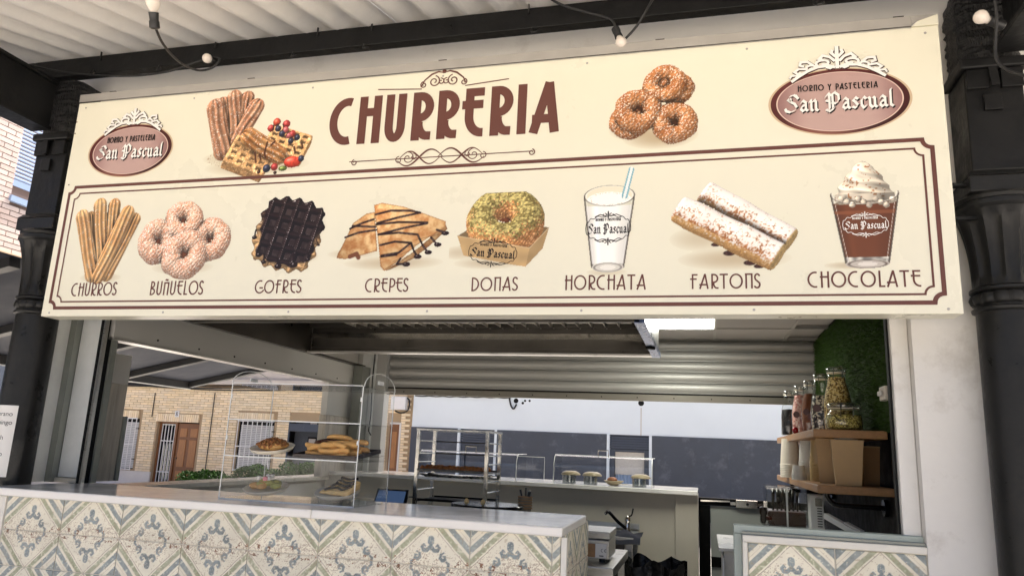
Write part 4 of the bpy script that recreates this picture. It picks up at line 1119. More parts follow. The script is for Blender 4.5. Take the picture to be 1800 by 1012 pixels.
p.mix((N2(p, 300, 2) > .80) * (path(p, [o1(1110, 835), o1(1250, 860), o1(1330, 900)]) < .03), rgb(150, 110, 74), .6)
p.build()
# 2 pile of sugared rings
p = Pic(1066, 106, 1236, 270); p.shadow(1160, 240, 72, 24, .65); p.shadow(1110, 228, 44, 20, .5)
b2 = dict(base=rgb(208, 142, 88), dark=rgb(146, 86, 46), amt=.38)
p.solid([ring((1188, 156), 20, 13, -.03, (.2, .4), 7, **b2), ring((1168, 148), 25, 14, .0, (-.2, .5), 3, **b2), ring((1106, 214), 22, 13, -.01, (.1, .4), 5, **b2), ring((1122, 195), 26, 16.5, .04, (.15, .35), 1, **b2), ring((1186, 216), 24, 16.5, .05, (-.05, .3), 2, **b2), hole((1168, 148), 20), hole((1122, 195), 20, .04), hole((1186, 216), 20, .05)])
p.build()
# 3 six churros fanned out
p = Pic(126, 344, 252, 502); p.shadow(176, 488, 40, 10, .4)
b3 = dict(base=rgb(240, 198, 140), dark=rgb(212, 156, 98), amt=.24)
p.solid([churro(o4(476, 185), o4(498, 400), 8.5, -.03, seed=2, **b3), churro(o4(600, 122), o4(572, 400), 10, -.02, seed=4, **b3), churro(o4(525, 122), o4(530, 420), 10.5, -.005, seed=3, **b3),
         churro(o4(706, 195), o4(560, 485), 9.5, .0, seed=6, **b3), churro(o4(432, 182), o4(482, 485), 10.5, .02, seed=1, **b3), churro(o4(668, 162), o4(512, 492), 11, .04, seed=5, **b3)])
p.build()
# 4 four sugared rings
p = Pic(238, 354, 412, 492); p.shadow(320, 470, 60, 14, .35)
b4 = dict(base=rgb(226, 172, 138), dark=rgb(196, 134, 100), amt=.5)
p.solid([ring(o4(960, 205), 20, 14, -.03, (0, .55), 1, **b4), ring(o4(828, 312), 21, 15, .0, (.15, .35), 2, **b4), ring(o4(1100, 302), 21, 15, .0, (-.15, .4), 3, **b4), ring(o4(964, 380), 23, 16.5, .05, (.0, .3), 4, **b4), hole(o4(960, 205), 17, -.03, 1.5), hole(o4(828, 312), 17, 0, 1.5), hole(o4(1100, 302), 17, 0, 1.5), hole(o4(964, 380), 18, .05, 1.6)])
p.build()
# 5 round waffle under chocolate
p = Pic(434, 348, 578, 482); p.shadow(506, 452, 58, 16, .5)
c = S(*o4(1508, 272)); km = abs(S(507, 400)[0] - S(506, 400)[0])
def wxy(P):
    q = P - np.array([c[0], c[1], 0]); return q[:, 0] * .97 - q[:, 1] * .24, q[:, 0] * .24 + q[:, 1] * .97, q[:, 2]
WS = 22.5 * km
def wf(P):
    x, y, z = wxy(P)
    gx = np.abs(((x / WS + .5) % 1) - .5) * 2; gy = np.abs(((y / WS + .5) % 1) - .5) * 2      # 0 on a ridge, 1 mid pocket
    ridge = np.maximum(np.clip(1 - gx / .52, 0, 1), np.clip(1 - gy / .52, 0, 1)) ** .6
    R = 50 * km; sq = (np.abs(x) ** 3.2 + np.abs(y) ** 3.2 + 1e-12) ** (1 / 3.2)
    lob = 4.5 * km * np.maximum(np.cos(np.clip(gx, 0, 1) * 1.57) ** 1.2 * (np.abs(y) > np.abs(x)), np.cos(np.clip(gy, 0, 1) * 1.57) ** 1.2 * (np.abs(x) >= np.abs(y)))
    top = .012 + .030 * ridge
    d = np.stack([sq - R - lob, np.abs(z) - top])
    return (np.linalg.norm(np.maximum(d, 0), axis=0) + np.minimum(d.max(0), 0) - .010) * .5
def wcol(P, N):
    x, y, z = wxy(P); sq = (np.abs(x) ** 3.2 + np.abs(y) ** 3.2) ** (1 / 3.2) / km
    n_ = vnoise(P * 26, 5); k = np.clip((sq - 46 - 12 * (n_ - .35)) / 2.5, 0, 1) * np.clip(.2 - (y / km) / 30 + n_, 0, 1); k = k[:, None]
    w_ = rgb(222, 180, 126) * (.75 + .4 * vnoise(P * 70, 3))[:, None]
    return rgb(38, 23, 20) * (1 - k) + w_ * k, (.55 + .6 * (vnoise(P * 48, 11) > .52)) * (1 - k[:, 0])
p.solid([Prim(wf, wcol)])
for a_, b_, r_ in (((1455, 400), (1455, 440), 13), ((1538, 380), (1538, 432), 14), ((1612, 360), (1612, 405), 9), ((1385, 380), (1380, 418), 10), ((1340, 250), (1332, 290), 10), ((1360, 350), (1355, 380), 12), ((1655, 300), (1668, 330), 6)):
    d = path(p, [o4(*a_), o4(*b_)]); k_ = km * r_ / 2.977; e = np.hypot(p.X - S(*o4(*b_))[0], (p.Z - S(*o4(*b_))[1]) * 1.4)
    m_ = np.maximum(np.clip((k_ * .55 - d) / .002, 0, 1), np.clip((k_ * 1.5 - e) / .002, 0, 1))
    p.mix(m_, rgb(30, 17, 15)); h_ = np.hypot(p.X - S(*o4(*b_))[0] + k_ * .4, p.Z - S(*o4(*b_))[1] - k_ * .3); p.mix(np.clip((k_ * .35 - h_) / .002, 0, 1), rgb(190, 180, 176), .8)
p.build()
# 6 folded crepes with sauce
p = Pic(580, 350, 800, 486); p.shadow(690, 462, 96, 14, .45); p.shadow(620, 446, 50, 10, .35)
def crepe_fill(pts, base, dark, seed, grad=(0, 0)):
    m = inpoly(p, pts); n1 = N2(p, 42, seed); n2 = N2(p, 130, seed + 1); k = np.clip(n1 * 1.2 + n2 * .5 - .45, 0, 1)[:, None]
    colr = base * (1 - k) + dark * k
    c0 = np.mean([S(*q) for q in pts], axis=0); sh_ = 1 + (p.X - c0[0]) * grad[0] + (p.Z - c0[1]) * grad[1]
    p.C[m] = np.clip(colr * sh_[:, None], 0, 1)[m]; p.A[m] = 1
    ed = np.min(np.stack([seg(p, pts[i], pts[(i + 1) % len(pts)]) for i in range(len(pts))]), 0)
    p.mix(m * np.clip((.008 - ed) / .006, 0, 1), dark * .75, .55)
tn, dk = rgb(232, 196, 142), rgb(196, 132, 76)
crepe_fill([o5(*q) for q in ((-20, 380), (20, 300), (60, 215), (130, 165), (175, 155), (190, 360), (100, 385), (20, 405), (-25, 400))], tn * .95, dk * .9, 3, (.8, .6))
crepe_fill([o5(*q) for q in ((300, 420), (420, 330), (545, 215), (558, 245), (470, 330), (380, 400), (240, 465), (222, 462))], tn * .8, dk * .7, 5)
crepe_fill([o5(*q) for q in ((170, 120), (215, 108), (330, 128), (440, 165), (550, 205), (545, 235), (400, 330), (300, 410), (225, 468), (205, 440), (190, 300), (178, 190))], tn, dk, 7, (-.3, .7))
for k_ in range(5):
    a_ = (215 + 12 * k_, 430 - 12 * k_); d = path(p, [o5(230 + 40 * k_, 455 - 38 * k_), o5(330 + 45 * k_, 395 - 30 * k_)]); p.mix(np.clip((.003 - d) / .002, 0, 1) * p.A, dk * .6, .5)
for pl in ([(180, 170), (260, 150), (360, 150), (415, 160)], [(415, 160), (300, 185), (190, 215)], [(185, 222), (300, 210), (450, 212)], [(450, 216), (330, 240), (195, 275)], [(195, 275), (300, 265), (400, 275), (425, 330), (455, 370)], [(205, 330), (280, 312), (365, 318), (380, 360), (398, 390)],
           [(365, 318), (300, 370), (210, 385)], [(210, 390), (290, 380)], [(310, 400), (290, 430), (340, 428)], [(45, 245), (110, 215), (170, 195)], [(20, 290), (90, 265), (185, 250)], [(470, 290), (500, 325)], [(500, 250), (545, 265)], [(60, 230), (180, 235)]):
    d = path(p, [o5(*q) for q in pl]); p.mix(np.clip((.0062 - d) / .0025, 0, 1), rgb(38, 20, 18)); p.mix(np.clip((.0016 - np.abs(d - .001)) / .0015, 0, 1) * (N2(p, 60, 9) > .58), rgb(150, 130, 124), .6)
for q in ((455, 368), (400, 390), (340, 430), (505, 328), (545, 268)):
    e = np.hypot(p.X - S(*o5(*q))[0], (p.Z - S(*o5(*q))[1]) * 1.7); p.mix(np.clip((.020 - e) / .002, 0, 1), rgb(36, 19, 17)); e2 = np.hypot(p.X - S(*o5(*q))[0] + .006, (p.Z - S(*o5(*q))[1] - .004) * 2); p.mix(np.clip((.005 - e2) / .002, 0, 1), rgb(170, 160, 156), .8)
d = path(p, [o5(45, 390), o5(80, 375), o5(90, 395)]); p.mix(np.clip((.012 - d) / .003, 0, 1), rgb(110, 62, 40), .9)
p.build()
# 7 pistachio ring in a card box
p = Pic(796, 342, 974, 480); p.shadow(860, 462, 70, 12, .4); p.shadow(810, 444, 40, 14, .35)
crt = rgb(196, 164, 116)
m = inpoly(p, [o5(*q) for q in ((605, 282), (700, 225), (1090, 235), (985, 345))]); p.C[m] = crt * .62; p.A[m] = 1
def dcol(P, N):
    g_ = vnoise(P * 95, 4); g2 = vnoise(P * 160, 9); up = np.clip((N[:, 1] * .8 + N[:, 2] * .3 + (vnoise(P * 28, 2) - .5) * .5 - .22) * 6, 0, 1)[:, None]
    pis = np.where((g_ > .5)[:, None], rgb(180, 166, 104), rgb(124, 110, 62)) * (.75 + .5 * g2)[:, None]
    body = rgb(206, 142, 84) * (.8 + .4 * vnoise(P * 40, 6))[:, None] + .3 * (vnoise(P * 150, 7) > .66)[:, None] * rgb(255, 240, 220)
    return body * (1 - up) + pis * up, .06
p.solid([ring(o5(856, 205), 41, 27.5, .0, (.0, .85), 2, lump=.03, colfn=dcol), hole(o5(856, 205), 30, -.01, 1.3)])
for pts, k_ in ((((605, 282), (985, 345), (965, 445), (640, 385)), 1.0), (((985, 345), (1090, 235), (1055, 348), (965, 445)), .88)):
    m = inpoly(p, [o5(*q) for q in pts]); p.C[m] = (crt * k_ * (.93 + .12 * N2(p, 25, 3))[:, None])[m]; p.A[m] = 1
d = path(p, [o5(605, 282), o5(985, 345), o5(1090, 235)]); p.mix(np.clip((.0022 - d) / .0015, 0, 1), rgb(226, 204, 166), .8)
po = p.build(); logo(po, S(*o5(792, 370)), 72 * km, 30 * km, 'print_black', -.10)
# 8 glass of horchata with a straw
p = Pic(1018, 292, 1124, 486); p.shadow(1066, 478, 40, 8, .3)
def glassbody(p, tl, tr, bl_, brr, fill_top, colr, base_top):
    m = inpoly(p, [tl, tr, brr, bl_]); tlS, trS, blS, brS = S(*tl), S(*tr), S(*bl_), S(*brr)
    v = np.clip((p.Z - blS[1]) / (tlS[1] - blS[1]), 0, 1); xl = blS[0] + (tlS[0] - blS[0]) * v; xr = brS[0] + (trS[0] - brS[0]) * v; u_ = (p.X - xl) / (xr - xl)
    sh_ = 1 - .20 * np.clip(np.abs(u_ - .5) * 2, 0, 1) ** 4 + .06 * np.exp(-((u_ - .22) / .06) ** 2) - .04 * np.exp(-((u_ - .8) / .1) ** 2)
    zt = S(*fill_top)[1]; zb = S(*base_top)[1]
    full = m & (p.Z < zt) & (p.Z > zb)
    p.C[full] = np.clip(colr * sh_[:, None], 0, 1)[full]; p.A[full] = 1
    emp = m & ~full; p.C[emp] = (CREAM * (.97 - .12 * np.clip(np.abs(u_ - .5) * 2, 0, 1) ** 6)[:, None])[emp]; p.A[emp] = 1
    bs = m & (p.Z <= zb); g_ = vnoise(np.c_[u_ * 9, p.Z * 60, u_ * 0], 3)[:, None]
    p.C[bs] = (rgb(226, 222, 210) * (.45 + .7 * g_))[bs]
    for a_, b_ in ((tl, bl_), (tr, brr)):
        d_ = seg(p, a_, b_); p.mix(np.clip((.0045 - d_) / .002, 0, 1), rgb(84, 76, 68), .85); p.mix(np.clip((.002 - np.abs(d_ - .009)) / .002, 0, 1) * m, rgb(250, 250, 244), .8)
    return u_
def ell(p, c, rx_, ry_):
    c_ = S(*c); k_ = abs(S(c[0] + 1, c[1])[0] - c_[0]); return np.hypot((p.X - c_[0]) / (rx_ * k_), (p.Z - c_[1]) / (ry_ * k_))
glassbody(p, (1027, 346), (1115, 346), (1040, 470), (1096, 470), (1066, 362), rgb(255, 253, 246), (1066, 463))
e = ell(p, (1068, 470), 28, 9); p.mix((e < 1) * 1.0, rgb(216, 212, 202)); p.mix(np.clip(1 - np.abs(e - .85) * 9, 0, 1), rgb(70, 64, 58), .6); p.mix((e < .5) * 1.0, rgb(245, 242, 232), .8)
e = ell(p, (1071, 344), 44, 19); p.mix((e < .96) * 1.0, rgb(236, 226, 202)); e3 = ell(p, (1070, 350), 38, 13); p.mix((e3 < 1) * 1.0, rgb(255, 252, 244)); p.mix(np.clip(1 - np.abs(e - 1) * 22, 0, 1), rgb(66, 62, 58), .85); p.mix(np.clip(1 - np.abs(e - .93) * 26, 0, 1), rgb(252, 250, 244), .7)
dots = (np.abs(e3 - .86) < .05) & (N2(p, 330, 4) > .62); p.mix(dots * 1.0, rgb(190, 176, 150), .8)
d = seg(p, (1098, 345), (1110, 298)); st = N2(p, 1, 0); a_ = S(1098, 345); b_ = S(1110, 298); uu = nrm(b_ - a_); off_ = (p.X - a_[0]) * uu[1] - (p.Z - a_[1]) * uu[0]
m = d < .0135; p.C[m] = np.where((np.abs(off_) < .0055)[:, None], rgb(238, 240, 236), rgb(132, 182, 196))[m]; p.A[m] = 1
po = p.build(); logo(po, S(1069, 401), 62 * km, 34 * km, 'print_black')
# 9 two sugared rolls
p = Pic(1166, 314, 1414, 480); p.shadow(1290, 455, 110, 22, .5, 0); p.shadow(1230, 420, 60, 24, .35)
def roll(p0, p1, r, z, seed):
    a = np.array([*S(*p0), z]); b = np.array([*S(*p1), z + .05]); d = b - a; L = np.linalg.norm(d); u = d / L; r = abs(S(p0[0] + r, p0[1])[0] - S(*p0)[0])
    def f(P):
        q = P - a; h = q @ u; rr = np.linalg.norm(q - h[:, None] * u, axis=1); dd = np.stack([rr - r * (1 + .03 * np.sin(h * 30 + seed)), np.where(h < L / 2, -h, h - L)])
        return (np.linalg.norm(np.maximum(dd + .018, 0), axis=0) + np.minimum((dd + .018).max(0), 0) - .018) * .85
    def col(P, N):
        h = ((P - a) @ u) / L; n1 = vnoise(P * 210, seed); n2 = vnoise(P * 70, seed + 2); top = N[:, 1] * .75 + N[:, 2] * .45
        k = np.clip((n1 * .7 + n2 * .4 - .58 + top * .55) * 4, 0, 1)[:, None] * .97
        body = rgb(186, 122, 70) * (.75 + .5 * n2)[:, None]; body = np.where((top < .15)[:, None], rgb(226, 174, 108) * (.8 + .4 * n1)[:, None], body)
        end = np.clip((h - .95) / .03, 0, 1)[:, None] * (N @ u > .35)[:, None]
        c_ = body * (1 - k) + rgb(248, 243, 236) * k; e_ = rgb(232, 196, 132) * (.75 + .45 * vnoise(P * 110, 9))[:, None]
        return c_ * (1 - end) + e_ * end, .03
    return Prim(f, col)
for q, r_ in (((1258, 430), 9), ((1282, 445), 12), ((1318, 462), 12), ((1334, 468), 10), ((1205, 400), 7)):
    e = ell(p, q, r_, r_ * .45); p.mix(np.clip((1 - e) * 5, 0, 1), rgb(52, 28, 22)); p.mix(np.clip(1 - np.abs(e - .5) * 8, 0, 1), rgb(150, 110, 96), .5)
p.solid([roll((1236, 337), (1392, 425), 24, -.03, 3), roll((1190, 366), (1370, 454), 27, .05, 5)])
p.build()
# 10 chocolate with cream
p = Pic(1450, 276, 1592, 480); p.shadow(1500, 466, 60, 8, .45)
glassbody(p, (1460, 344), (1579, 340), (1487, 462), (1563, 462), (1520, 356), rgb(112, 66, 42), (1520, 452))
m = inpoly(p, [(1466, 372), (1574, 368), (1572, 374), (1468, 378)]); p.mix(m * 1.0, rgb(150, 92, 62), .6)
e = ell(p, (1525, 464), 39, 9); p.mix((e < 1) * 1.0, rgb(196, 188, 178)); p.mix(np.clip(1 - np.abs(e - .85) * 9, 0, 1), rgb(60, 46, 40), .7); p.mix((e < .45) * 1.0, rgb(236, 230, 222), .7)
ccol = lambda P, N: (rgb(244, 232, 210) * (1 - .0 * P[:, :1]) * np.where((vnoise(P * 120, 5) > .70)[:, None] & (vnoise(P * 30, 8) > .45)[:, None], rgb(200, 150, 110), np.ones(3)), .05)
k_ = abs(S(1521, 340)[0] - S(1520, 340)[0]); cb = S(1519, 340)
def cream(P):
    q = P - np.array([cb[0], cb[1], 0]); y = q[:, 1] / k_; t = np.clip(y / 66, 0, 1); th = np.arctan2(q[:, 0], q[:, 2])
    R = (46 * (1 - t) ** .72 + 2) * (1 + .06 * np.sin(5 * th + t * 10)) * (1 + .06 * np.sin(t * 20 + th * 2))
    rr = np.hypot(q[:, 0], q[:, 2]) / k_
    return np.stack([(rr - R), -14 - y, y - 66]).max(0) * k_ * .42
p.solid([Prim(cream, ccol)] + [ball((1478 + 10 * i, 350 + 5 * (i % 3)), 5.5, rgb(240, 226, 204), .10, spec=.02) for i in range(10)])
e = ell(p, (1519, 341), 60, 21); p.mix(np.clip(1 - np.abs(e - 1) * 26, 0, 1) * (p.Z < S(1519, 341)[1] + .01), rgb(90, 80, 70), .7); p.mix(np.clip(1 - np.abs(e - .95) * 30, 0, 1) * (p.Z < S(1519, 341)[1] + .01), rgb(250, 246, 238), .6)
po = p.build(); logo(po, S(1521, 395), 80 * k_, 36 * k_, 'print_white')
# ------------------------------------------------------------------ patterned counter tiles
TW, TH = .34, .165
def tile_variant(flip, seed, w=TW, x_off=0.0):
    """one tile: half a diamond with striped corners; flip = diamond centre on the top edge"""
    cell = .0024; nx = int(w / cell) + 1; nz = int(TH / cell) + 1
    X, Z = np.meshgrid(np.linspace(0, w, nx), np.linspace(0, TH, nz)); X = X.ravel(); Z = Z.ravel()
    cx = X + x_off - TW / 2; cz = (TH - Z) if flip else Z          # diamond centre lies at cz = 0
    P3 = np.c_[X * 1.0 + seed * 3.1, Z, np.full(len(X), seed * 1.7)]
    wob = (vnoise(P3 * 26, seed) - .5) * .030
    t = np.abs(cx) / (TW / 2) + cz / TH + wob
    n1 = vnoise(P3 * 18, seed + 1); n2 = vnoise(P3 * 120, seed + 2); n3 = vnoise(P3 * 300, seed + 3)
    cream = rgb(240, 233, 211); C = np.tile(cream, (len(X), 1)) * (.95 + .08 * n1)[:, None]
    blue, green, brown = rgb(126, 139, 142), rgb(160, 163, 130), rgb(142, 122, 108)
    def band(a, b, col, k=.92):
        nonlocal C
        m = (np.clip((t - a) / .012, 0, 1) * np.clip((b - t) / .012, 0, 1) * k * (.70 + .36 * n1) * np.clip(1.25 - (n2 > .80) * .8, 0, 1))[:, None]
        m = np.clip(m, 0, 1); C = C * (1 - m) + col * (.86 + .26 * n2)[:, None] * m
    band(.985, 1.015, brown, .9)
    band(1.06, 1.235, green, .9); band(1.235, 1.25, brown, .5)
    band(1.33, 1.53, blue, .88)
    band(1.61, 1.628, brown, .85)
    band(1.74, 2.2, blue * .95, .88)
    # scroll motif around the centre
    def strokes(pl, r):
        d = np.full(len(X), 9.)
        for i in range(len(pl) - 1):
            a = np.array(pl[i]); b = np.array(pl[i + 1]); e = b - a; q = np.clip(((cx - a[0]) * e[0] + (cz - a[1]) * e[1]) / (e @ e + 1e-12), 0, 1)
            d = np.minimum(d, np.hypot(cx - a[0] - q * e[0], cz - a[1] - q * e[1]) - (r[i] if hasattr(r, '__len__') else r))
        return d
    d = np.full(len(X), 9.); cx = cx / 1.18; cz0 = cz; cz = cz / 1.18
    for sg in (-1, 1):
        d = np.minimum(d, strokes([(sg * x, z) for x, z in [(.004, .062), (.014, .052), (.026, .052), (.032, .062), (.026, .070), (.020, .066)]], [.008, .008, .007, .006, .004]))
        d = np.minimum(d, strokes([(sg * x, z) for x, z in [(.050, .046), (.040, .040), (.038, .028), (.046, .020), (.056, .024), (.056, .034), (.049, .034)]], [.004, .006, .007, .007, .005, .004]))
        d = np.minimum(d, strokes([(sg * x, z) for x, z in [(.062, .016), (.070, .010), (.068, -.004)]], [.005, .006]))
    d = np.minimum(d, strokes([(0, .060), (0, .080), (0, .090)], [.008, .013]))
    m = (np.clip(-d / .0025, 0, 1) * (.75 + .3 * n2) * np.clip(1.2 - (n3 > .74) * .7, 0, 1))[:, None]; m = np.clip(m, 0, 1)
    C = C * (1 - m) + (blue * .96) * (.8 + .4 * n1)[:, None] * m
    cz = cz0
    # worn glaze: brown speckle, thickest at the joint through the diamond
    near = np.clip(1 - cz / (TH * .75), 0, 1) ** 1.2 * (np.clip(1.15 - t, 0, 1) > 0) + .22
    sp = (n3 > 1.06 - .42 * near * (.4 + 1.1 * n1)); C = np.where(sp[:, None], C * .45 + rgb(160, 138, 116) * .55, C)
    rust = ((vnoise(P3 * 60, seed + 7) > .78) & (cz < .03) & (n3 > .45)); C = np.where(rust[:, None], rgb(136, 96, 68) * (.8 + .4 * n2)[:, None], C)
    C = np.where(((vnoise(P3 * 110, seed + 9) > .86))[:, None], C * .6 + rgb(176, 160, 130) * .4, C)
    # mesh with a bevelled rim
    e = np.minimum(np.minimum(X, w - X), np.minimum(Z, TH - Z)); y = -.004 + .0015 * np.clip(1 - e / .003, 0, 1)
    jj, ii = np.mgrid[0:nz - 1, 0:nx - 1]; a = (jj * nx + ii).ravel(); F_ = np.stack([a, a + 1, a + nx + 1, a + nx], 1)
    me = bpy.data.meshes.new('tile')
    g = .0017; Xs = g + X * (w - 2 * g) / w; Zs = g + Z * (TH - 2 * g) / TH
    V = np.c_[Xs, y, Zs]; n = len(V)
    V = np.r_[V, np.array([[g, 0, g], [w - g, 0, g], [w - g, 0, TH - g], [g, 0, TH - g]])]
    c4 = [0, nx - 1, nx * nz - 1, nx * (nz - 1)]
    Fl = F_.tolist() + [[n + 1, n, c4[0], c4[1]], [n + 2, n + 1, c4[1], c4[2]], [n + 3, n + 2, c4[2], c4[3]], [n, n + 3, c4[3], c4[0]]]
    me.from_pydata(V.tolist(), [], Fl)
    Cc = np.r_[C, np.tile(rgb(150, 130, 105), (4, 1))]
    at_ = me.color_attributes.new('Col', 'FLOAT_COLOR', 'POINT'); at_.data.foreach_set('color', np.c_[s2l(np.clip(Cc, 0, 1)), np.ones(len(Cc))].astype(np.float32).ravel())
    me.materials.append(M_['tile_glaze']); me.update(); return me
TUP = [tile_variant(False, k) for k in (1, 2, 3)]
TDN = [tile_variant(True, k) for k in (4, 5, 6)]

# ------------------------------------------------------------------ left serving counter
lc = thing('tiled_counter', 'long serving counter with patterned tiles and pale stone top, left of the doorway', 'counter', (-1.95, 3.3, 0))
TY = 3.012
B(-3.372, -.552, TY, 3.56, 0, H - .337).build('body', M_['grout'], lc)
for a, b in ((-3.45, -1.648), (-1.6465, -.545)):
    B(a, b, 2.985, 3.61, H - .336, H - .298).build('slab', M_['stone_top'], lc, bevel=.006)
x0 = -.588
for r in range(5):
    z = H - .489 - TH * (r - 1) - TH
    z = H - .324 - TH * (r + 1)
    for c in range(8):
        inst('tile', (TDN if r % 2 else TUP)[(c * 2 + r) % 3], (x0 - TW * (c + 1), TY, z), lc)
cut = [tile_variant(False, 1, .036), tile_variant(True, 4, .036)]
for r in range(5): inst('tile', cut[r % 2], (x0, TY, H - .324 - TH * (r + 1)), lc)
B(-.5505, -.528, TY - .012, TY + .014, 0, H - .338).build('corner_trim', M_['corner_trim'], lc, bevel=.003)
B(-3.372, -3.312, TY - .010, TY + .012, 0, H - .338).build('corner_trim', M_['corner_trim'], lc, bevel=.003)
for r in range(5):
    o = inst('tile', (TDN if r % 2 else TUP)[r % 3], (-.5515, TY + .016, H - .324 - TH * (r + 1)), lc, rot=(0, 0, math.pi / 2))
    o = inst('tile', (TDN if r % 2 else TUP)[(r + 1) % 3], (-.5515, TY + .016 + TW, H - .324 - TH * (r + 1)), lc, rot=(0, 0, math.pi / 2))

# ------------------------------------------------------------------ right: low tiled door-counter in a worn teal frame
rcn = thing('tiled_half_counter', 'short patterned tile counter in a worn pale teal frame beside the white wall', 'counter', (.5, 3.4, 0))
RY = 3.36
B(.117, .843, RY + .022, RY + .075, H - .31, H - .276).build('frame_top', M_['teal_wood'], rcn, bevel=.003)
B(.117, .150, RY + .020, RY + .073, 0, H - .311).build('frame_post', M_['teal_wood'], rcn, bevel=.003)
B(.151, .844, RY + .024, RY + .07, 0, H - .312).build('core', M_['grout'], rcn)
B(.150, .844, RY + .004, RY + .0235, H - .325, H - .300).build('shadow_strip', M_['alu_dark'], rcn)
B(.150, .844, RY - .016, RY + .003, H - .340, H - .312).build('top_trim', M_['corner_trim'], rcn, bevel=.003)
B(.150, .170, RY - .014, RY + .0235, 0, H - .3405).build('side_trim', M_['corner_trim'], rcn, bevel=.003)
for r in range(4):
    for c in range(2): inst('tile', (TDN if r % 2 else TUP)[(r + c + 1) % 3], (.1715 + .3365 * c, RY + .0, H - .342 - TH * (r + 1)), rcn).scale = (.985, 1, 1)
B(.171, .844, RY + .0005, RY + .0235, 0, H - .341).build('tile_bed', M_['grout'], rcn)
# ------------------------------------------------------------------ acrylic display case and its food
case = thing('acrylic_display_case', 'clear acrylic two shelf display case on the stone counter top', 'display case', (-1.9, 3.37, H - .298))
cx0, cx1, cy0, cy1, cz0, cz1 = -2.256, -1.548, 3.19, 3.55, H - .2975, H + .252
T = .005
B(cx0, cx1, cy0, cy0 + T, cz0 + T, cz1 - T).build('front_panel', M_['acrylic'], case)
B(cx0, cx1, cy1 - T, cy1, cz0 + T, cz1 - T).build('back_panel', M_['acrylic'], case)
B(cx0, cx1, cy0, cy1, cz0, cz0 + T - .0005).build('base', M_['acrylic'], case)
B(cx0, cx1, cy0, cy1, cz1 - T + .0005, cz1).build('top', M_['acrylic'], case)
for x in (cx0 - T - .001, cx1 + .001):
    pl = [(cy0, cz0), (cy1, cz0), (cy1, cz1)] + [((cy0 + cy1) / 2 + (cy1 - cy0) / 2 * math.cos(t), cz1 + .075 * math.sin(t)) for t in np.linspace(0, math.pi, 17)][1:-1] + [(cy0, cz1)]
    MB().prismx(pl, x, x + T).build('side_panel', M_['acrylic'], case)
    ed = MB().tube([(x + T / 2, y, z) for y, z in pl[2:]], .0022, 5); ed.build('side_edge', M_['acrylic_edge'], case)
    MB().bar((x + T / 2, cy0 + .15, cz1 + .03), (x + T / 2, cy0 + .21, cz1 + .03), .007, .018).build('hand_hole', M_['acrylic_edge'], case)
for z in (H + .075, H - .098):
    B(cx0 + .002, cx1 - .002, cy0 + .006, cy1 - .006, z, z + T).build('shelf', M_['acrylic'], case)
    B(cx0 + .001, cx1 - .001, cy0 - .0025, cy0 - .0005, z, z + T).build('shelf_edge', M_['acrylic_edge'], case)
for x in (cx0, cx1 - .003):
    for y in (cy0 - .003, cy1 + .001):
        B(x, x + .004, y, y + .003, cz0, cz1).build('corner_edge', M_['acrylic_edge'], case)
for y in (cy0 - .002, cy1 - .002): B(cx0 + .005, cx1 - .005, y, y + .003, cz1 + .0005, cz1 + .004).build('top_edge', M_['acrylic_edge'], case)
B(cx0 + .005, cx1 - .005, cy0 - .003, cy0 - .0005, cz0, cz0 + .005).build('base_edge', M_['acrylic_edge'], case)
for x in (cx0 + .004, cx1 - .008):
    for z in (H + .18, H - .02): B(x, x + .008, cy0 - .008, cy0 - .0035, z, z + .02).build('hinge', M_['acrylic_edge'], case)
def plate(c, r, label, s=1):
    t = thing('plate', label, 'plate', c, 'plates in the display case')
    MB().lathe([(r * .62, 0), (r * .80, .002), (r * .92, .007), (r, .020), (r + .001, .0225), (r * .98, .0225), (r * .80, .010), (r * .6, .006), (.001, .006)], c, 40).build('rim', M_['plate_cream'], t, smooth='all')
    return t
zs = H - .0925
pA = atZ(478, 802, zs); plate(pA, .105, 'cream plate holding the nut covered waffle on the case shelf')
pB = atZ(467, 872, H - .292); plate(pB, .11, 'cream plate holding the waffle with pink marshmallows in the case')
pC = atZ(592, 880, H - .292); plate(pC, .11, 'cream plate holding the folded crepe in the case')
rr = random.Random(5)
w = thing('nut_waffle', 'waffle heaped with chopped nuts and chocolate on the upper plate', 'waffle', pA + Vector((0, 0, .007)))
MB().blob(pA + Vector((0, 0, .026)), .07, 2, .1, 14, 8, (1.05, .85, .36)).build('waffle_base', M_['waffle_tan'], w, smooth='all')
m = MB()
for k in range(170):
    a, q = rr.uniform(0, 6.28), .068 * math.sqrt(rr.random()); m.blob(pA + Vector((math.cos(a) * q * 1.15, math.sin(a) * q * .95, .030 + .030 * (1 - q / .07) + rr.uniform(0, .008))), rr.uniform(.004, .008), k, .2, 5, 4)
o = m.build('chopped_nuts', M_['nut_brown'], w, smooth='all'); o['kind'] = 'stuff'
w = thing('marshmallow_waffle', 'waffle pieces with green sauce and pink marshmallows on the lower left plate', 'waffle', pB + Vector((0, 0, .007)))
for k in range(16):
    a, q = rr.uniform(0, 6.28), .06 * math.sqrt(rr.random())
    MB().blob(pB + Vector((math.cos(a) * q * 1.15, math.sin(a) * q * .8, .026 + rr.uniform(.5, 1) * .034 * (1 - q / .075))), rr.uniform(.019, .026), k, .12, 8, 6, (1.3, .8, .6)).build('waffle_piece', M_['waffle_green' if k % 3 else 'waffle_tan'], w, smooth='all')
for k in range(7):
    q = pB + Vector((rr.uniform(-.02, .035), rr.uniform(-.04, .02), .068 + rr.uniform(0, .012)))
    MB().lathe([(.008, -.009), (.011, -.007), (.011, .007), (.008, .009)], q, 10).build('marshmallow', M_['marsh_pink' if k % 2 else 'marsh_white'], w, smooth=True)
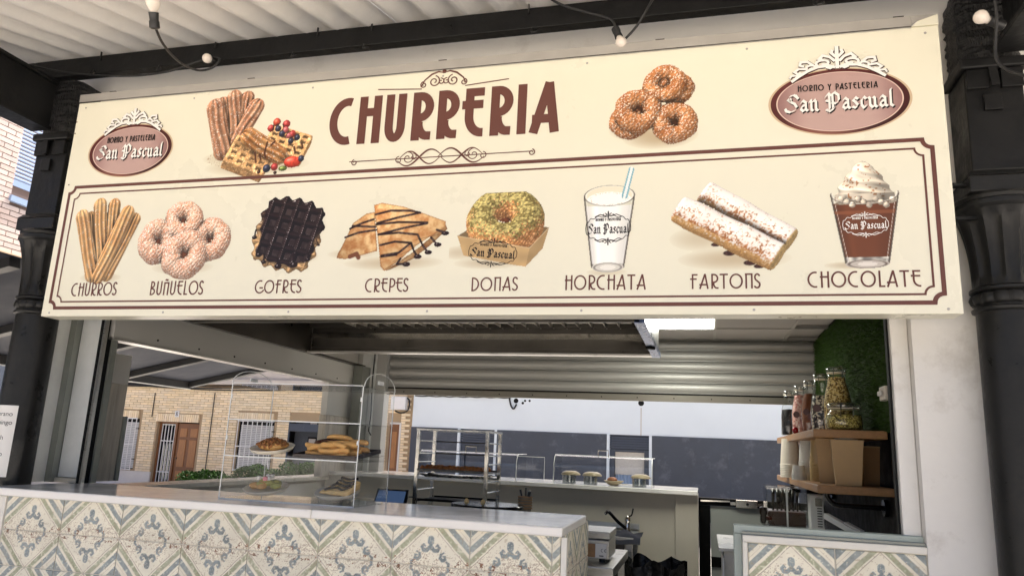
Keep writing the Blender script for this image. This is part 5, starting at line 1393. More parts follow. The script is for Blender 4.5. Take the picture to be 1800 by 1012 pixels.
w = thing('folded_crepe', 'folded crepe with dark chocolate on the lower right plate', 'crepe', pC + Vector((0, 0, .007)))
MB().add([pC + Vector(v) for v in ((-.085, -.03, .012), (.08, -.055, .012), (.11, .03, .03), (.02, .06, .035), (-.085, -.03, .024), (.08, -.055, .036), (.115, .03, .066), (.02, .06, .080))],
         [(3, 2, 1, 0), (4, 5, 6, 7), (0, 1, 5, 4), (1, 2, 6, 5), (2, 3, 7, 6), (3, 0, 4, 7)]).build('crepe_fold', M_['crepe'], w, bevel=.006)
for k in range(4):
    y = -.035 + .025 * k
    MB().tube(spline([pC + Vector((-.05 + .02 * k, y, .036 + .010 * k)), pC + Vector((.0, y + .015, .046 + .010 * k)), pC + Vector((.05, y - .005, .042 + .010 * k)), pC + Vector((.085, y + .02, .054 + .006 * k))], 5), .006, 7).build('chocolate_ribbon', M_['choc_dark'], w, smooth='all')
# tray of churros
tA, tB = atY(516, 814, 3.235), atY(622, 820, 3.235)
tray = thing('brown_tray', 'dark brown serving tray lined with white paper on the case shelf', 'tray', ((tA.x + tB.x) / 2, 3.35, zs))
tx0, tx1, ty0, ty1 = tA.x, min(tB.x + .004, cx1 - .01), 3.235, 3.50
m = MB(); m.box(tx0, tx1, ty0, ty1, zs + .001, zs + .006); m.build('tray_floor', M_['tray_brown'], tray)
for a in ((tx0 - .006, tx1 + .006, ty0 - .008, ty0 - .0005), (tx0 - .006, tx1 + .006, ty1 + .0005, ty1 + .008), (tx0 - .006, tx0 - .0005, ty0, ty1), (tx1 + .0005, tx1 + .006, ty0, ty1)):
    B(*a, zs + .001, zs + .020).build('tray_rim', M_['tray_brown'], tray, bevel=.002)
B(tx0 + .01, tx1 - .01, ty0 + .01, ty1 - .01, zs + .0065, zs + .008).build('paper_liner', M_['tray_paper'], tray)
def churro_mesh(L=.13, r=.0115, bend=.01):
    m = MB(); n = 24; pts = 12; vs = []; fs = []
    for i in range(pts + 1):
        t = i / pts; x = (t - .5) * L; zb = bend * (1 - (2 * t - 1) ** 2); rr_ = r * (1 if 0 < i < pts else .6)
        for k in range(n):
            a = 2 * math.pi * k / n; q = rr_ * (1 + .16 * math.cos(8 * a)); vs.append((x, math.cos(a) * q, zb + math.sin(a) * q))
    for i in range(pts):
        for k in range(n): fs.append((i * n + k, i * n + (k + 1) % n, (i + 1) * n + (k + 1) % n, (i + 1) * n + k))
    fs.append(tuple(range(n - 1, -1, -1))); fs.append(tuple(pts * n + k for k in range(n)))
    return m.add(vs, fs)
cm = churro_mesh().mesh('churro', M_['churro_gold'], smooth='all'); cm2 = churro_mesh(.12, .0105, .014).mesh('churro', M_['choc_sauce'], smooth='all')
for k in range(34):
    lay = k // 11; ch = k in (14, 19, 25, 29, 32)
    o = bpy.data.objects.new('churro', cm2 if ch else cm); COL.objects.link(o)
    fx = rr.uniform(.08, tx1 - tx0 - .08); fy = rr.uniform(.04, .20)
    o.location = (tx0 + fx, ty0 + fy, zs + .020 + lay * .019); o.rotation_euler = (rr.uniform(0, 6), rr.uniform(-.08, .12) * (lay > 0), rr.uniform(-.55, .55) + (.3 if k % 2 else -.2))
    tag(o, 'chocolate dipped churro in the pile on the brown tray' if ch else 'golden plain churro in the pile on the brown tray', 'churro', 'dipped churros on the brown tray' if ch else 'plain churros on the brown tray')

# the plates and the tray lean towards the customer on clear props
bpy.context.view_layer.update()
def lean(objs, pivot, deg, lift):
    Mx_ = Matrix.Translation(Vector(pivot) + Vector((0, 0, lift))) @ Matrix.Rotation(math.radians(deg), 4, 'X') @ Matrix.Translation(-Vector(pivot))
    for o in objs: o.matrix_world = Mx_ @ o.matrix_world
tops = [o for o in COL.objects if o.parent is None]
for pv, nms in ((pA, ('nut_waffle',)), (pB, ('marshmallow_waffle',)), (pC, ('folded_crepe',))):
    lean([o for o in tops if (o.name.split('.')[0] in nms or (o.name.split('.')[0] == 'plate' and (o.location - pv).length < .02))], pv, 13, .026)
lean([o for o in tops if o.name.split('.')[0] in ('churro', 'brown_tray')], ((tx0 + tx1) / 2, (ty0 + ty1) / 2, zs), 7, .018)
for k, (pv, w_, d_, h_, lb) in enumerate(((pA, .08, .05, .04, 'clear prop under the upper plate'), (pB, .08, .05, .04, 'clear prop under the lower left plate'), (pC, .08, .05, .04, 'clear prop under the lower right plate'), (Vector(((tx0 + tx1) / 2, (ty0 + ty1) / 2 + .04, zs)), .2, .08, .03, 'clear prop under the brown tray'))):
    tag(MB().add([pv + Vector(v) for v in ((-w_, 0, .0005), (w_, 0, .0005), (w_, d_, .0005), (-w_, d_, .0005), (-w_, 0, h_ * .55), (w_, 0, h_ * .55), (w_, d_, h_ * .85), (-w_, d_, h_ * .85))], [(3, 2, 1, 0), (4, 5, 6, 7), (0, 1, 5, 4), (1, 2, 6, 5), (2, 3, 7, 6), (3, 0, 4, 7)]).build('clear_prop', M_['acrylic']), lb, 'prop', 'clear props in the display case')
# ------------------------------------------------------------------ worktable, rack, till, crepe plate
wt = thing('steel_worktable', 'long steel worktable behind the tiled counter', 'table', (-1.95, 4.55, .012))
B(-3.2, -.72, 4.1, 5.0, H - .66, H - .62).build('table_top', M_['brushed_steel'], wt, bevel=.004)
for x in (-3.15, -2.0, -.77):
    for y in (4.15, 4.95): B(x - .02, x + .02, y - .02, y + .02, .012, H - .661).build('leg', M_['brushed_steel'], wt)
rk = thing('tray_rack', 'small polished steel tray rack standing behind the counter', 'rack', (-1.57, 4.8, H - .62))
FL, FR = atY(737, 757, 4.6), atY(858, 757, 4.6); BR = atX(880, 761, FR.x); ry1 = min(max(BR.y, 4.85), 5.0)
rx0, rx1 = FL.x, FR.x; zt = H + .085
for x in (rx0, rx1):
    for y in (4.6, ry1): B(x - .011, x + .011, y - .011, y + .011, H - .62, zt).build('post', M_['polished_steel'], rk)
B(rx0 - .014, rx1 + .014, 4.586, ry1 + .014, zt + .001, zt + .014).build('top_frame', M_['polished_steel'], rk, bevel=.002)
for z in (.02, -.06, -.115, -.175, -.225, -.29, -.36):
    for x in (rx0 + .012, rx1 - .012):
        MB().tube([(x, 4.6, H + z), (x, ry1, H + z)], .004, 6).build('runner', M_['polished_steel'], rk)
for z in (.02, -.06): MB().tube([(rx0, ry1, H + z), (rx1, ry1, H + z)], .004, 6).build('cross_bar', M_['dark_steel'], rk)
def oven_tray(z, label, m):
    t = thing('oven_tray', label, 'tray', ((rx0 + rx1) / 2, 4.75, H + z), 'oven trays on the rack')
    B(rx0 + .014, rx1 - .014, 4.58, ry1 + .01, H + z + .005, H + z + .010).build('tray_floor', m, t)
    B(rx0 + .014, rx1 - .014, 4.572, 4.579, H + z + .005, H + z + .020).build('tray_rim', m, t); B(rx0 + .014, rx1 - .014, ry1 + .011, ry1 + .017, H + z + .005, H + z + .020).build('tray_rim', m, t)
    return t
oven_tray(-.175, 'dark oven tray of small brown pastries on the rack', M_['dark_steel'])
t = oven_tray(-.225, 'foil lined oven tray below the brown pastries', M_['brushed_steel'])
def foilf(u, v):
    x = rx0 + .02 + u * (rx1 - rx0 - .04); y = 4.575 + v * (ry1 - 4.575)
    return (x, y, H - .208 + .012 * rr.random() + (.012 * abs(2 * u - 1) ** 6))
MB().grid(foilf, 26, 12).build('crumpled_foil', M_['foil'], t, fix=False)
oven_tray(-.36, 'black empty oven tray at the bottom of the rack', M_['matt_black'])
bm_ = MB().blob((0, 0, .016), .021, 4, .12, 9, 6, (1, 1, .75)).mesh('pastry', M_['bun_brown'], smooth='all')
for i in range(16):
    for j in range(3):
        o = bpy.data.objects.new('pastry', bm_); COL.objects.link(o); o.location = (rx0 + .036 + i * (rx1 - rx0 - .07) / 15 + rr.uniform(-.003, .003), 4.62 + j * .075 + rr.uniform(-.01, .01), H - .165); o.rotation_euler = (0, 0, rr.uniform(0, 6))
        s_ = rr.uniform(.85, 1.15); o.scale = (s_, s_, s_); tag(o, 'small round brown pastry on the dark rack tray', 'pastry', 'small pastries on the rack tray')
tp = thing('till_tablet', 'black till tablet tilted up behind the display case', 'tablet', atY(688, 890, 4.3))
a, b = atY(657, 858, 4.3), atY(712, 892, 4.3)
MB().add([(a.x, 4.30, b.z), (b.x, 4.30, b.z), (b.x - .01, 4.36, a.z), (a.x, 4.36, a.z), (a.x, 4.315, b.z), (b.x, 4.315, b.z), (b.x - .01, 4.375, a.z), (a.x, 4.375, a.z)], [(0, 1, 2, 3), (7, 6, 5, 4), (0, 4, 5, 1), (1, 5, 6, 2), (2, 6, 7, 3), (3, 7, 4, 0)]).build('tablet_body', M_['gloss_black'], tp)
MB().add([(a.x + .012, 4.2985, b.z + .012), (b.x - .016, 4.2985, b.z + .012), (b.x - .022, 4.3535, a.z - .01), (a.x + .012, 4.3535, a.z - .01)], [(0, 1, 2, 3)]).build('screen', M_['screen_faint_glow'], tp)
B((a.x + b.x) / 2 - .05, (a.x + b.x) / 2 + .05, 4.33, 4.42, H - .62, b.z).build('stand', M_['matt_black'], tp)
MB().tube(spline([(b.x - .01, 4.37, b.z + .06), (b.x + .03, 4.4, b.z + .05), (b.x + .02, 4.42, b.z - .02), (b.x + .05, 4.45, b.z - .1)]), .004, 6).build('cable', M_['cable_black'], tp, smooth='all')
cp = thing('crepe_griddle', 'round black crepe griddle standing just behind the counter', 'griddle', (-1.08, 4.0, H - .62))
gc = atZ(855, 890, H - .31); gc = Vector((gc.x, 4.0, 0)); gc.x = atY(855, 888, 4.0).x; gz = atY(855, 889, 4.0).z
MB().lathe([(.19, 0), (.2, .004), (.2, .018), (.195, .022), (.001, .022)], (gc.x, 4.02, gz - .012), 40).build('griddle_plate', M_['gloss_black'], cp, smooth=True)
MB().lathe([(.17, 0), (.17, gz - .012 - (H - .62))], (gc.x, 4.02, H - .62), 30).build('griddle_body', M_['brushed_steel'], cp, smooth=True)
for px, lb in ((816, 'pale wooden crepe spreader handle on the griddle, left one'), (845, 'pale wooden crepe spreader handle on the griddle, right one')):
    q = atY(px, 886, 3.86); tag(MB().blob((q.x, 3.9, gz + .026), .016, 3, .05, 10, 8, (.75, 1.4, 1)).build('crepe_spreader', M_['crepe'], smooth='all'), lb, 'spreader', 'crepe spreaders on the griddle')
bk = thing('utensil_basket', 'small woven basket holding dark utensils behind the counter', 'basket', atY(921, 894, 4.2))
q = atY(921, 895, 4.2); hb = 22 * 4.2 / FPX
MB().lathe([(.034, -.04), (.036, 0), (.040, hb), (.037, hb), (.034, .004)], (q.x, 4.22, q.z), 20).build('basket_wall', M_['basket'], bk, smooth=True)
for k in range(5): MB().lathe([(.041, 0), (.043, .004), (.041, .008)], (q.x, 4.22, q.z + .004 + k * .015), 20).build('weave_band', M_['kraft_dark'], bk, smooth=True)
for dx, dy, l in ((-.02, 0, .06), (.0, .01, .08), (.02, -.01, .05), (.012, .01, .045)):
    MB().tube([(q.x + dx * .5, 4.22 + dy, q.z + .02), (q.x + dx * 1.5, 4.22 + dy, q.z + hb + l * .6)], [.004, .006], 8).build('utensil', M_['gloss_black'], bk, smooth=True)
B(q.x - .05, q.x + .05, 4.18, 4.27, H - .62, q.z - .041).build('basket_foot', M_['kraft_dark'], bk)
# bottles and cups seen dimly behind the case
for px, hh, r_ in ((585, .22, .035), (600, .2, .03), (618, .24, .032)):
    q = atY(px, 850, 4.4); t = thing('glass_bottle', {585: 'clear glass bottle behind the display case, left one', 600: 'clear glass bottle behind the display case, middle one', 618: 'clear glass bottle behind the display case, right one'}[px], 'bottle', (q.x, 4.4, H - .62), 'glass bottles behind the display case')
    MB().lathe([(r_, 0), (r_, hh * .6), (r_ * .35, hh * .8), (r_ * .35, hh)], (q.x, 4.4, H - .62), 18).build('glass', M_['jar_glass'], t, smooth='all')
    MB().lathe([(r_ * .4, 0), (r_ * .4, .02)], (q.x, 4.4, H - .62 + hh + .001), 12).build('cap', M_['plastic_tub'], t)
q = atY(632, 868, 4.5)
t = thing('plate_stack', 'stack of pale plates behind the display case', 'plate stack', (q.x, 4.5, H - .62))
for k in range(12): MB().lathe([(.06, 0), (.12, .012), (.12, .016), (.05, .006)], (q.x, 4.5, H - .62 + k * .022), 28).build('stacked_plate', M_['plate_cream'], t, smooth='all')

# ------------------------------------------------------------------ guards and bowls on the rear counter
ct_z = H - .2815
def guard(pa, pb, label, handle=None):
    a, b = atY(*pa, 6.5), atY(*pb, 6.5); x0, x1 = a.x, b.x; zt = a.z
    t = thing('sneeze_guard', label, 'sneeze guard', ((x0 + x1) / 2, 6.6, ct_z), 'clear guards on the rear counter')
    hgt = zt - ct_z; prof = [(6.42, 0), (6.425, hgt * .45)] + [(6.425 + .09 * (1 - math.cos(th)), hgt - .09 + .09 * math.sin(th)) for th in np.linspace(0, math.pi / 2, 8)] + [(6.8, hgt)]
    inn = [(y + .005, z - .004 if z > .02 else z) for y, z in prof]
    MB().prismx([(y, ct_z + z) for y, z in prof + inn[::-1]], x0, x1).build('curved_sheet', M_['guard_acrylic'], t, smooth=True)
    for x in (x0, x1):
        MB().tube([(x, y, ct_z + z) for y, z in prof], .004, 6).build('sheet_edge', M_['acrylic_edge'], t, smooth='all')
        MB().prismx([(y, ct_z + z) for y, z in prof] + [(6.8, ct_z)], x - .002, x + .002).build('end_panel', M_['guard_acrylic'], t)
    MB().tube([(x0, 6.52, zt), (x1, 6.52, zt)], .004, 6).build('sheet_edge', M_['acrylic_edge'], t)
    if handle:
        h0, h1 = atY(*handle[0], 6.5), atY(*handle[1], 6.5)
        MB().tube([(h0.x, 6.52, zt), (h0.x, 6.52, zt + .05), (h1.x, 6.52, zt + .05), (h1.x, 6.52, zt)], .005, 6).build('handle', M_['polished_steel'], t)
guard((742, 790), (912, 795), 'curved clear sneeze guard behind the steel rack', ((818, 788), (836, 788)))
guard((977, 798), (1147, 806), 'curved clear sneeze guard covering four upturned bowls', ((1051, 795), (1069, 795)))
a, b = atY(908, 801, 6.75), atY(956, 845, 6.75)
t = thing('glass_screen', 'small upright clear screen between the two curved guards', 'screen', ((a.x + b.x) / 2, 6.75, ct_z))
B(a.x, b.x, 6.748, 6.752, ct_z, a.z).build('pane', M_['guard_acrylic'], t)
MB().tube([(a.x, 6.75, a.z), (b.x, 6.75, a.z), (b.x, 6.75, ct_z)], .003, 6).build('pane_edge', M_['acrylic_edge'], t)
for i, (px, lb) in enumerate(((999, 'upturned beige bowl on a clear stand, leftmost under the guard'), (1037, 'upturned beige bowl on a clear stand, second from left under the guard'), (1078, 'beige bowl holding a brown pastry under the clear guard'), (1123, 'upturned beige bowl on a clear stand, rightmost under the guard'))):
    q = atY(px, 850, 6.56); t = thing('beige_bowl', lb, 'bowl', (q.x, 6.6, ct_z), 'bowls under the clear guard')
    if i != 2:
        MB().lathe([(.062, 0), (.062, .07), (.058, .07), (.058, .003)], (q.x, 6.6, ct_z), 20).build('stand', M_['lid_glass'], t, smooth=True)
        MB().lathe([(.085, 0), (.088, .006), (.07, .024), (.045, .034), (.001, .036)], (q.x + .012, 6.6, ct_z + .071), 26).build('bowl', M_['bowl_beige'], t, smooth='all')
    else:
        MB().lathe([(.03, 0), (.05, .006), (.088, .04), (.086, .042), (.05, .014), (.001, .012)], (q.x, 6.6, ct_z), 26).build('bowl', M_['bowl_beige'], t, smooth='all')
        MB().blob((q.x - .015, 6.6, ct_z + .05), .045, 6, .08, 12, 7, (1, 1, .5)).build('pastry', M_['bun_brown'], t, smooth='all')
        MB().tube([(q.x + .02, 6.56, ct_z + .02), (q.x + .13, 6.56, ct_z + .012)], .004, 6).build('spoon', M_['polished_steel'], t)

# ------------------------------------------------------------------ sink, fryer, bin
sk = thing('steel_sink', 'stainless sink unit with splashback against the beige wall', 'sink', (-.75, 6.2, .012))
a, b = atY(1036, 908, 6.40), atY(1124, 930, 6.40)
B(a.x - .3, b.x, 6.405, 6.428, b.z, a.z - .03).build('splashback', M_['brushed_steel'], sk, bevel=.003)
B(a.x - .3, b.x, 5.85, 6.40, b.z - .06, b.z - .012).build('sink_top', M_['brushed_steel'], sk, bevel=.004)
B(b.x - .06, b.x - .01, 5.87, 5.92, .012, b.z - .061).build('leg', M_['brushed_steel'], sk); B(b.x - .06, b.x - .01, 6.33, 6.38, .012, b.z - .061).build('leg', M_['brushed_steel'], sk)
B(a.x - .3, b.x - .07, 5.88, 5.90, .3, b.z - .061).build('apron', M_['dark_steel'], sk)
f0 = atY(1103, 928, 6.2)
fx = thing('tap', 'steel tap with a black angled spout over the sink', 'tap', (f0.x, 6.2, b.z - .012))
MB().lathe([(.026, 0), (.026, .02), (.02, .03), (.02, .085), (.024, .09), (.022, .115), (.010, .13)], (f0.x, 6.2, b.z - .012), 18).build('tap_body', M_['polished_steel'], fx, smooth=True)
s1, s0 = atY(1068, 900, 6.1), atY(1100, 930, 6.2)
MB().tube(spline([(f0.x, 6.2, b.z + .01), atY(1085, 915, 6.15), s1 + Vector((.01, 0, .004)), s1 + Vector((-.012, 0, -.004))], 5), .013, 10).build('spout', M_['gloss_black'], fx, smooth='all')
MB().tube([s1 + Vector((-.012, 0, -.003)), s1 + Vector((-.022, 0, -.012))], .013, 10).build('aerator', M_['polished_steel'], fx, smooth=True)
MB().tube(spline([(f0.x, 6.2, b.z + .115), atY(1110, 905, 6.2), atY(1113, 893, 6.2)], 5), .006, 8).build('lever', M_['gloss_black'], fx, smooth='all')
def clothf(u, v):
    x = f0.x - .17 + u * .30; y = 5.83 + v * .34
    return (x, y, b.z - .004 + .03 * math.exp(-((u - .55) / .25) ** 2 - ((v - .4) / .3) ** 2) + .008 * math.sin(9 * u + 5 * v) - (.06 * max(0, .12 - v) * 8) )
tag(MB().grid(clothf, 18, 12).build('dish_cloth', M_['navy_cloth'], smooth='all', fix=False), 'dark navy cloth lying over the edge of the sink', 'cloth')
tb = thing('steel_table', 'stainless steel table beside the tiled counter end', 'table', (-.75, 4.5, .012))
z_t = H - .635; e0, e1 = atZ(1078, 998, z_t), atZ(1108, 966, z_t)
B(-.715 - .25, e0.x, e0.y, e1.y, z_t - .055, z_t).build('table_top', M_['brushed_steel'], tb, bevel=.006)
for y in (e0.y + .03, e1.y - .06):
    B(e0.x - .06, e0.x - .02, y, y + .04, .012, z_t - .056).build('leg', M_['brushed_steel'], tb); B(-.93, -.89, y, y + .04, .012, z_t - .056).build('leg', M_['brushed_steel'], tb)
B(-.94, e0.x - .01, e0.y + .02, e1.y - .02, .35, .38).build('under_shelf', M_['brushed_steel'], tb)
fy = e0.y + .16
fr_ = thing('waffle_iron', 'boxy steel waffle iron on black feet on the steel table', 'waffle iron', (-.72, fy + .15, z_t))
r0 = atY(1072, 950, fy).x; zt_, zm, zb = atY(1060, 934, fy).z, atY(1060, 949, fy).z, atY(1060, 982, fy).z
B(r0 - .42, r0, fy - .004, fy + .34, zm + .004, zt_).build('lid', M_['brushed_steel'], fr_, bevel=.006)
B(r0 - .42, r0 - .004, fy, fy + .335, zb, zm).build('housing', M_['brushed_steel'], fr_, bevel=.004)
B(r0 - .30, r0 - .085, fy - .008, fy - .001, zb + .008, zm - .022).build('front_plate', M_['shelf_wood'], fr_)
B(r0 - .083, r0 - .018, fy - .008, fy - .001, zb + .008, zm - .020).build('rating_label', M_['paper'], fr_)
lab = MB()
def ce(x, z, s):
    for k_ in (0, 1):
        pts = [(x + k_ * s * 1.1 + s * .5 * math.cos(t), z + s * .5 * math.sin(t)) for t in np.linspace(math.pi / 2, 1.5 * math.pi, 9)]
        for i in range(8): lab.bar((pts[i][0], fy - .0095, pts[i][1]), (pts[i + 1][0], fy - .0095, pts[i + 1][1]), .002, s * .16, (0, 1, 0))
    lab.bar((x + s * .7, fy - .0095, z), (x + s * 1.05, fy - .0095, z), .002, s * .16, (0, 1, 0))
ce(r0 - .040, (zb + zm) / 2 - .004, .018)
lab.bar((r0 - .06, fy - .0095, zb + .018), (r0 - .035, fy - .0095, zb + .018), .002, .005)
lo = lab.build('label_print', M_['ink'], fr_); lo['kind'] = 'stuff'
for dx in (-.05, -.36):
    for dy in (.05, .29):
        MB().lathe([(.018, 0), (.02, .02), (.016, zb - z_t)], (r0 + dx, fy + dy, z_t), 14).build('foot', M_['gloss_black'], fr_, smooth=True)
MB().tube([(r0 - .31, fy - .002, (zb + zm) / 2 - .01), (r0 - .31, fy - .02, (zb + zm) / 2 - .01)], .014, 14).build('knob', M_['dark_steel'], fr_, smooth=True)
cb_ = MB(); q = atY(1024, 915, 3.66)
tag(MB().blob((q.x - .01, 3.68, H - .375), .05, 3, .2, 12, 9, (.55, .6, 1.35)).build('black_cloth', M_['navy_cloth'], smooth='all'), 'black cloth hanging at the far end of the stone counter', 'cloth')
tray_ = MB()
bn = atY(1152, 1000, 5.6)
bag = thing('bin_bag', 'black plastic bin bag standing on the kiosk floor', 'bin bag', (bn.x, 5.6, .012))
zt_ = atY(1152, 986, 5.6).z
def bagf(u, v):
    a = 2 * math.pi * u; z = .012 + v * (zt_ - .012 + .03); rr_ = .16 + .02 * v + .018 * math.sin(7 * a + 5 * v) * (.3 + v) + .012 * math.sin(13 * a)
    return (bn.x + rr_ * math.cos(a) * 1.15, 5.6 + rr_ * math.sin(a), z - .03 * v ** 6 * (1 + math.sin(5 * a)))
MB().grid(bagf, 48, 14).build('bag_wall', M_['bin_bag'], bag, smooth='all', fix=False)
MB().lathe([(.17, 0), (.02, .03)], (bn.x, 5.6, zt_ - .07), 20).build('bag_mouth', M_['bin_bag'], bag, smooth=True)
a = atY(1263, 960, 4.6); b = atY(1291, 958, 4.6)
t = thing('white_cabinet', 'white low cabinet standing behind the teal framed counter', 'cabinet', (.5, 4.8, .012))
B(a.x + .03, .95, 4.6, 5.3, .012, a.z - .02).build('carcass', M_['plastic_tub'], t, bevel=.004); B(a.x, .95, 4.55, 5.32, a.z - .019, a.z).build('worktop', M_['plastic_tub'], t, bevel=.004)
B(a.x + .02, a.x + .028, 4.5, 4.9, .1, a.z - .05).build('door', M_['grille_white'], t)

# ------------------------------------------------------------------ right wall: shelves and what stands on them
def shelf(z0, z1, y0, y1, label, off=.25):
    t = thing('wooden_shelf', label, 'shelf', (.77, (y0 + y1) / 2, z0))
    B(.58, .952, y0, y1, z0, z1).build('board', M_['shelf_wood'], t, bevel=.006)
    for y in (y0 + off, y1 - .3):
        MB().tube(spline([(.95, y, z0 - .07), (.80, y, z0 - .07), (.70, y, z0 - .065), (.665, y, z0 - .03), (.66, y, z0 - .002)], 5), .014, 12).build('pipe_bracket', M_['gloss_black'], t, smooth='all')
        MB().tube([(.968, y, z0 - .07), (.945, y, z0 - .07)], [.045, .045], 18).build('flange', M_['gloss_black'], t, smooth=True)
    return t
Z1, Z2 = H + .173, H - .122
shelf(H + .128, Z1, 4.37, 6.5, 'upper wooden shelf of glass jars on the right wall', .95)
shelf(H - .165, Z2, 4.30, 6.6, 'lower wooden shelf of cups and card boxes on the right wall')
def bottle_jar(px, Y, h, r, fill, m, label, tagm=True):
    x = atY(px, 740, Y).x; c = (x, Y, Z1)
    t = thing('swing_top_jar', label, 'jar', c, 'glass jars on the upper shelf')
    pf = [(r * .96, 0), (r, .01), (r, h * .42), (r * .9, h * .56), (r * .66, h * .76), (r * .6, h * .84), (r * .6, h * .93)]
    MB().lathe(pf, c, 28).build('glass', M_['jar_glass'], t, smooth='all')
    ip = [(q * .93, max(z, .006)) for q, z in pf if z < fill * h]; q1 = np.interp(fill * h, [z for _, z in pf], [q for q, _ in pf]) * .93
    MB().lathe(ip + [(q1, fill * h), (.001, fill * h + .006)], c, 24).build('contents', m, t, smooth='all')
    MB().lathe([(r * .62, 0), (r * .68, .006), (r * .68, .018), (r * .5, .026)], (x, Y, Z1 + h * .93 + .001), 24).build('lid', M_['lid_glass'], t, smooth='all')
    MB().lathe([(r * .64, 0), (r * .66, .003), (r * .64, .006)], (x, Y, Z1 + h * .90), 24).build('seal_ring', M_['plate_cream'], t, smooth='all')
    for sx in (-.3, .3): MB().tube([(x + sx * r, Y - r * .62, Z1 + h * .82), (x + sx * r, Y - r * .70, Z1 + h * .95), (x + sx * r * .4, Y - r * .4, Z1 + h * .99)], .0022, 5).build('wire_clasp', M_['polished_steel'], t)
    if tagm: MB().tube([(x - r * .55, Y - r * .85, Z1 + h * .40), (x - r * .58, Y - r * .92, Z1 + h * .40)], [r * .36, r * .36], 20).build('round_label', M_['jar_label'], t)
    return t
bottle_jar(1474, 4.78, .385, .083, .84, M_['grain_pale'], 'tallest swing top bottle jar filled with pale grains', False)
bottle_jar(1446, 4.90, .355, .066, .62, M_['choc_pieces'], 'swing top bottle jar of black and white chocolate pieces')
bottle_jar(1425, 5.22, .345, .055, .74, M_['cocoa'], 'slim swing top bottle jar of brown cocoa')
bottle_jar(1408, 5.50, .335, .060, .80, M_['pink_mallow'], 'swing top bottle jar of pink sweets')
bottle_jar(1388, 5.82, .325, .060, .58, M_['black_candy'], 'swing top bottle jar of black sweets, farthest on the shelf', False)
x = atY(1484, 740, 4.52).x; c = (x, 4.52, Z1); r = .098
t = thing('swing_top_jar', 'squat wide swing top jar of green seeds in front on the shelf', 'jar', c, 'glass jars on the upper shelf')
pf = [(r * .85, 0), (r * .97, .012), (r, .05), (r * .95, .085), (r * .8, .102), (r * .8, .118)]
MB().lathe(pf, c, 30).build('glass', M_['jar_glass'], t, smooth='all')
MB().lathe([(r * .8, .006), (r * .92, .014), (r * .95, .05), (r * .9, .084), (.001, .092)], c, 28).build('contents', M_['grain_green'], t, smooth='all')
MB().lathe([(r * .84, 0), (r * .90, .005), (r * .90, .02), (r * .6, .03)], (x, 4.52, Z1 + .124), 28).build('lid', M_['lid_glass'], t, smooth='all')
MB().lathe([(r * .84, 0), (r * .88, .003), (r * .84, .005)], (x, 4.52, Z1 + .1185), 28).build('seal_ring', M_['plate_cream'], t, smooth='all')
for sx in (-.3, .35): MB().tube([(x + sx * r, 4.52 - r * .85, Z1 + .075), (x + sx * r, 4.52 - r * .98, Z1 + .11), (x + sx * r, 4.52 - r * .85, Z1 + .135), (x + sx * r * .6, 4.52 - r * .6, Z1 + .152)], .0025, 5).build('wire_clasp', M_['polished_steel'], t)
q = atY(1398, 757, 5.3); tag(MB().blob((q.x, 5.3, Z1 + .022), .022, 1, .03, 12, 8).build('red_ball', M_['red_ball'], smooth='all'), 'small shiny red ball at the edge of the upper shelf', 'ball')
def cups(px, Y, r, h, n, m, label, name='cup_stack', lidded=0):
    x = atY(px, 820, Y).x; t = thing(name, label, 'cup stack', (x, Y, Z2), 'stacked cups on the lower shelf')
    for k in range(n):
        z = Z2 + k * .012
        MB().lathe([(r, .0), (r * 1.03, .003), (r * 1.0, .008), (r * .97, .012)], (x, Y, z), 26).build('cup_rim', m, t, smooth=True)
    MB().lathe([(r * .97, 0), (r * .78, h - n * .012), (r * .7, h - n * .012)], (x, Y, Z2 + n * .012), 26).build('cup', m, t, smooth=True)
    return t
cups(1390, 5.75, .072, .27, 8, M_['paper_cup'], 'tall upturned stack of white paper cups on the lower shelf')
cups(1420, 5.3, .055, .26, 10, M_['plastic_tub'], 'upturned stack of translucent plastic cups on the lower shelf')
cups(1438, 5.05, .05, .25, 9, M_['tub_amber'], 'upturned stack of amber tinted cups beside the card boxes')
cups(1404, 5.15, .045, .09, 3, M_['plastic_tub'], 'short stack of clear tubs in front of the cups')
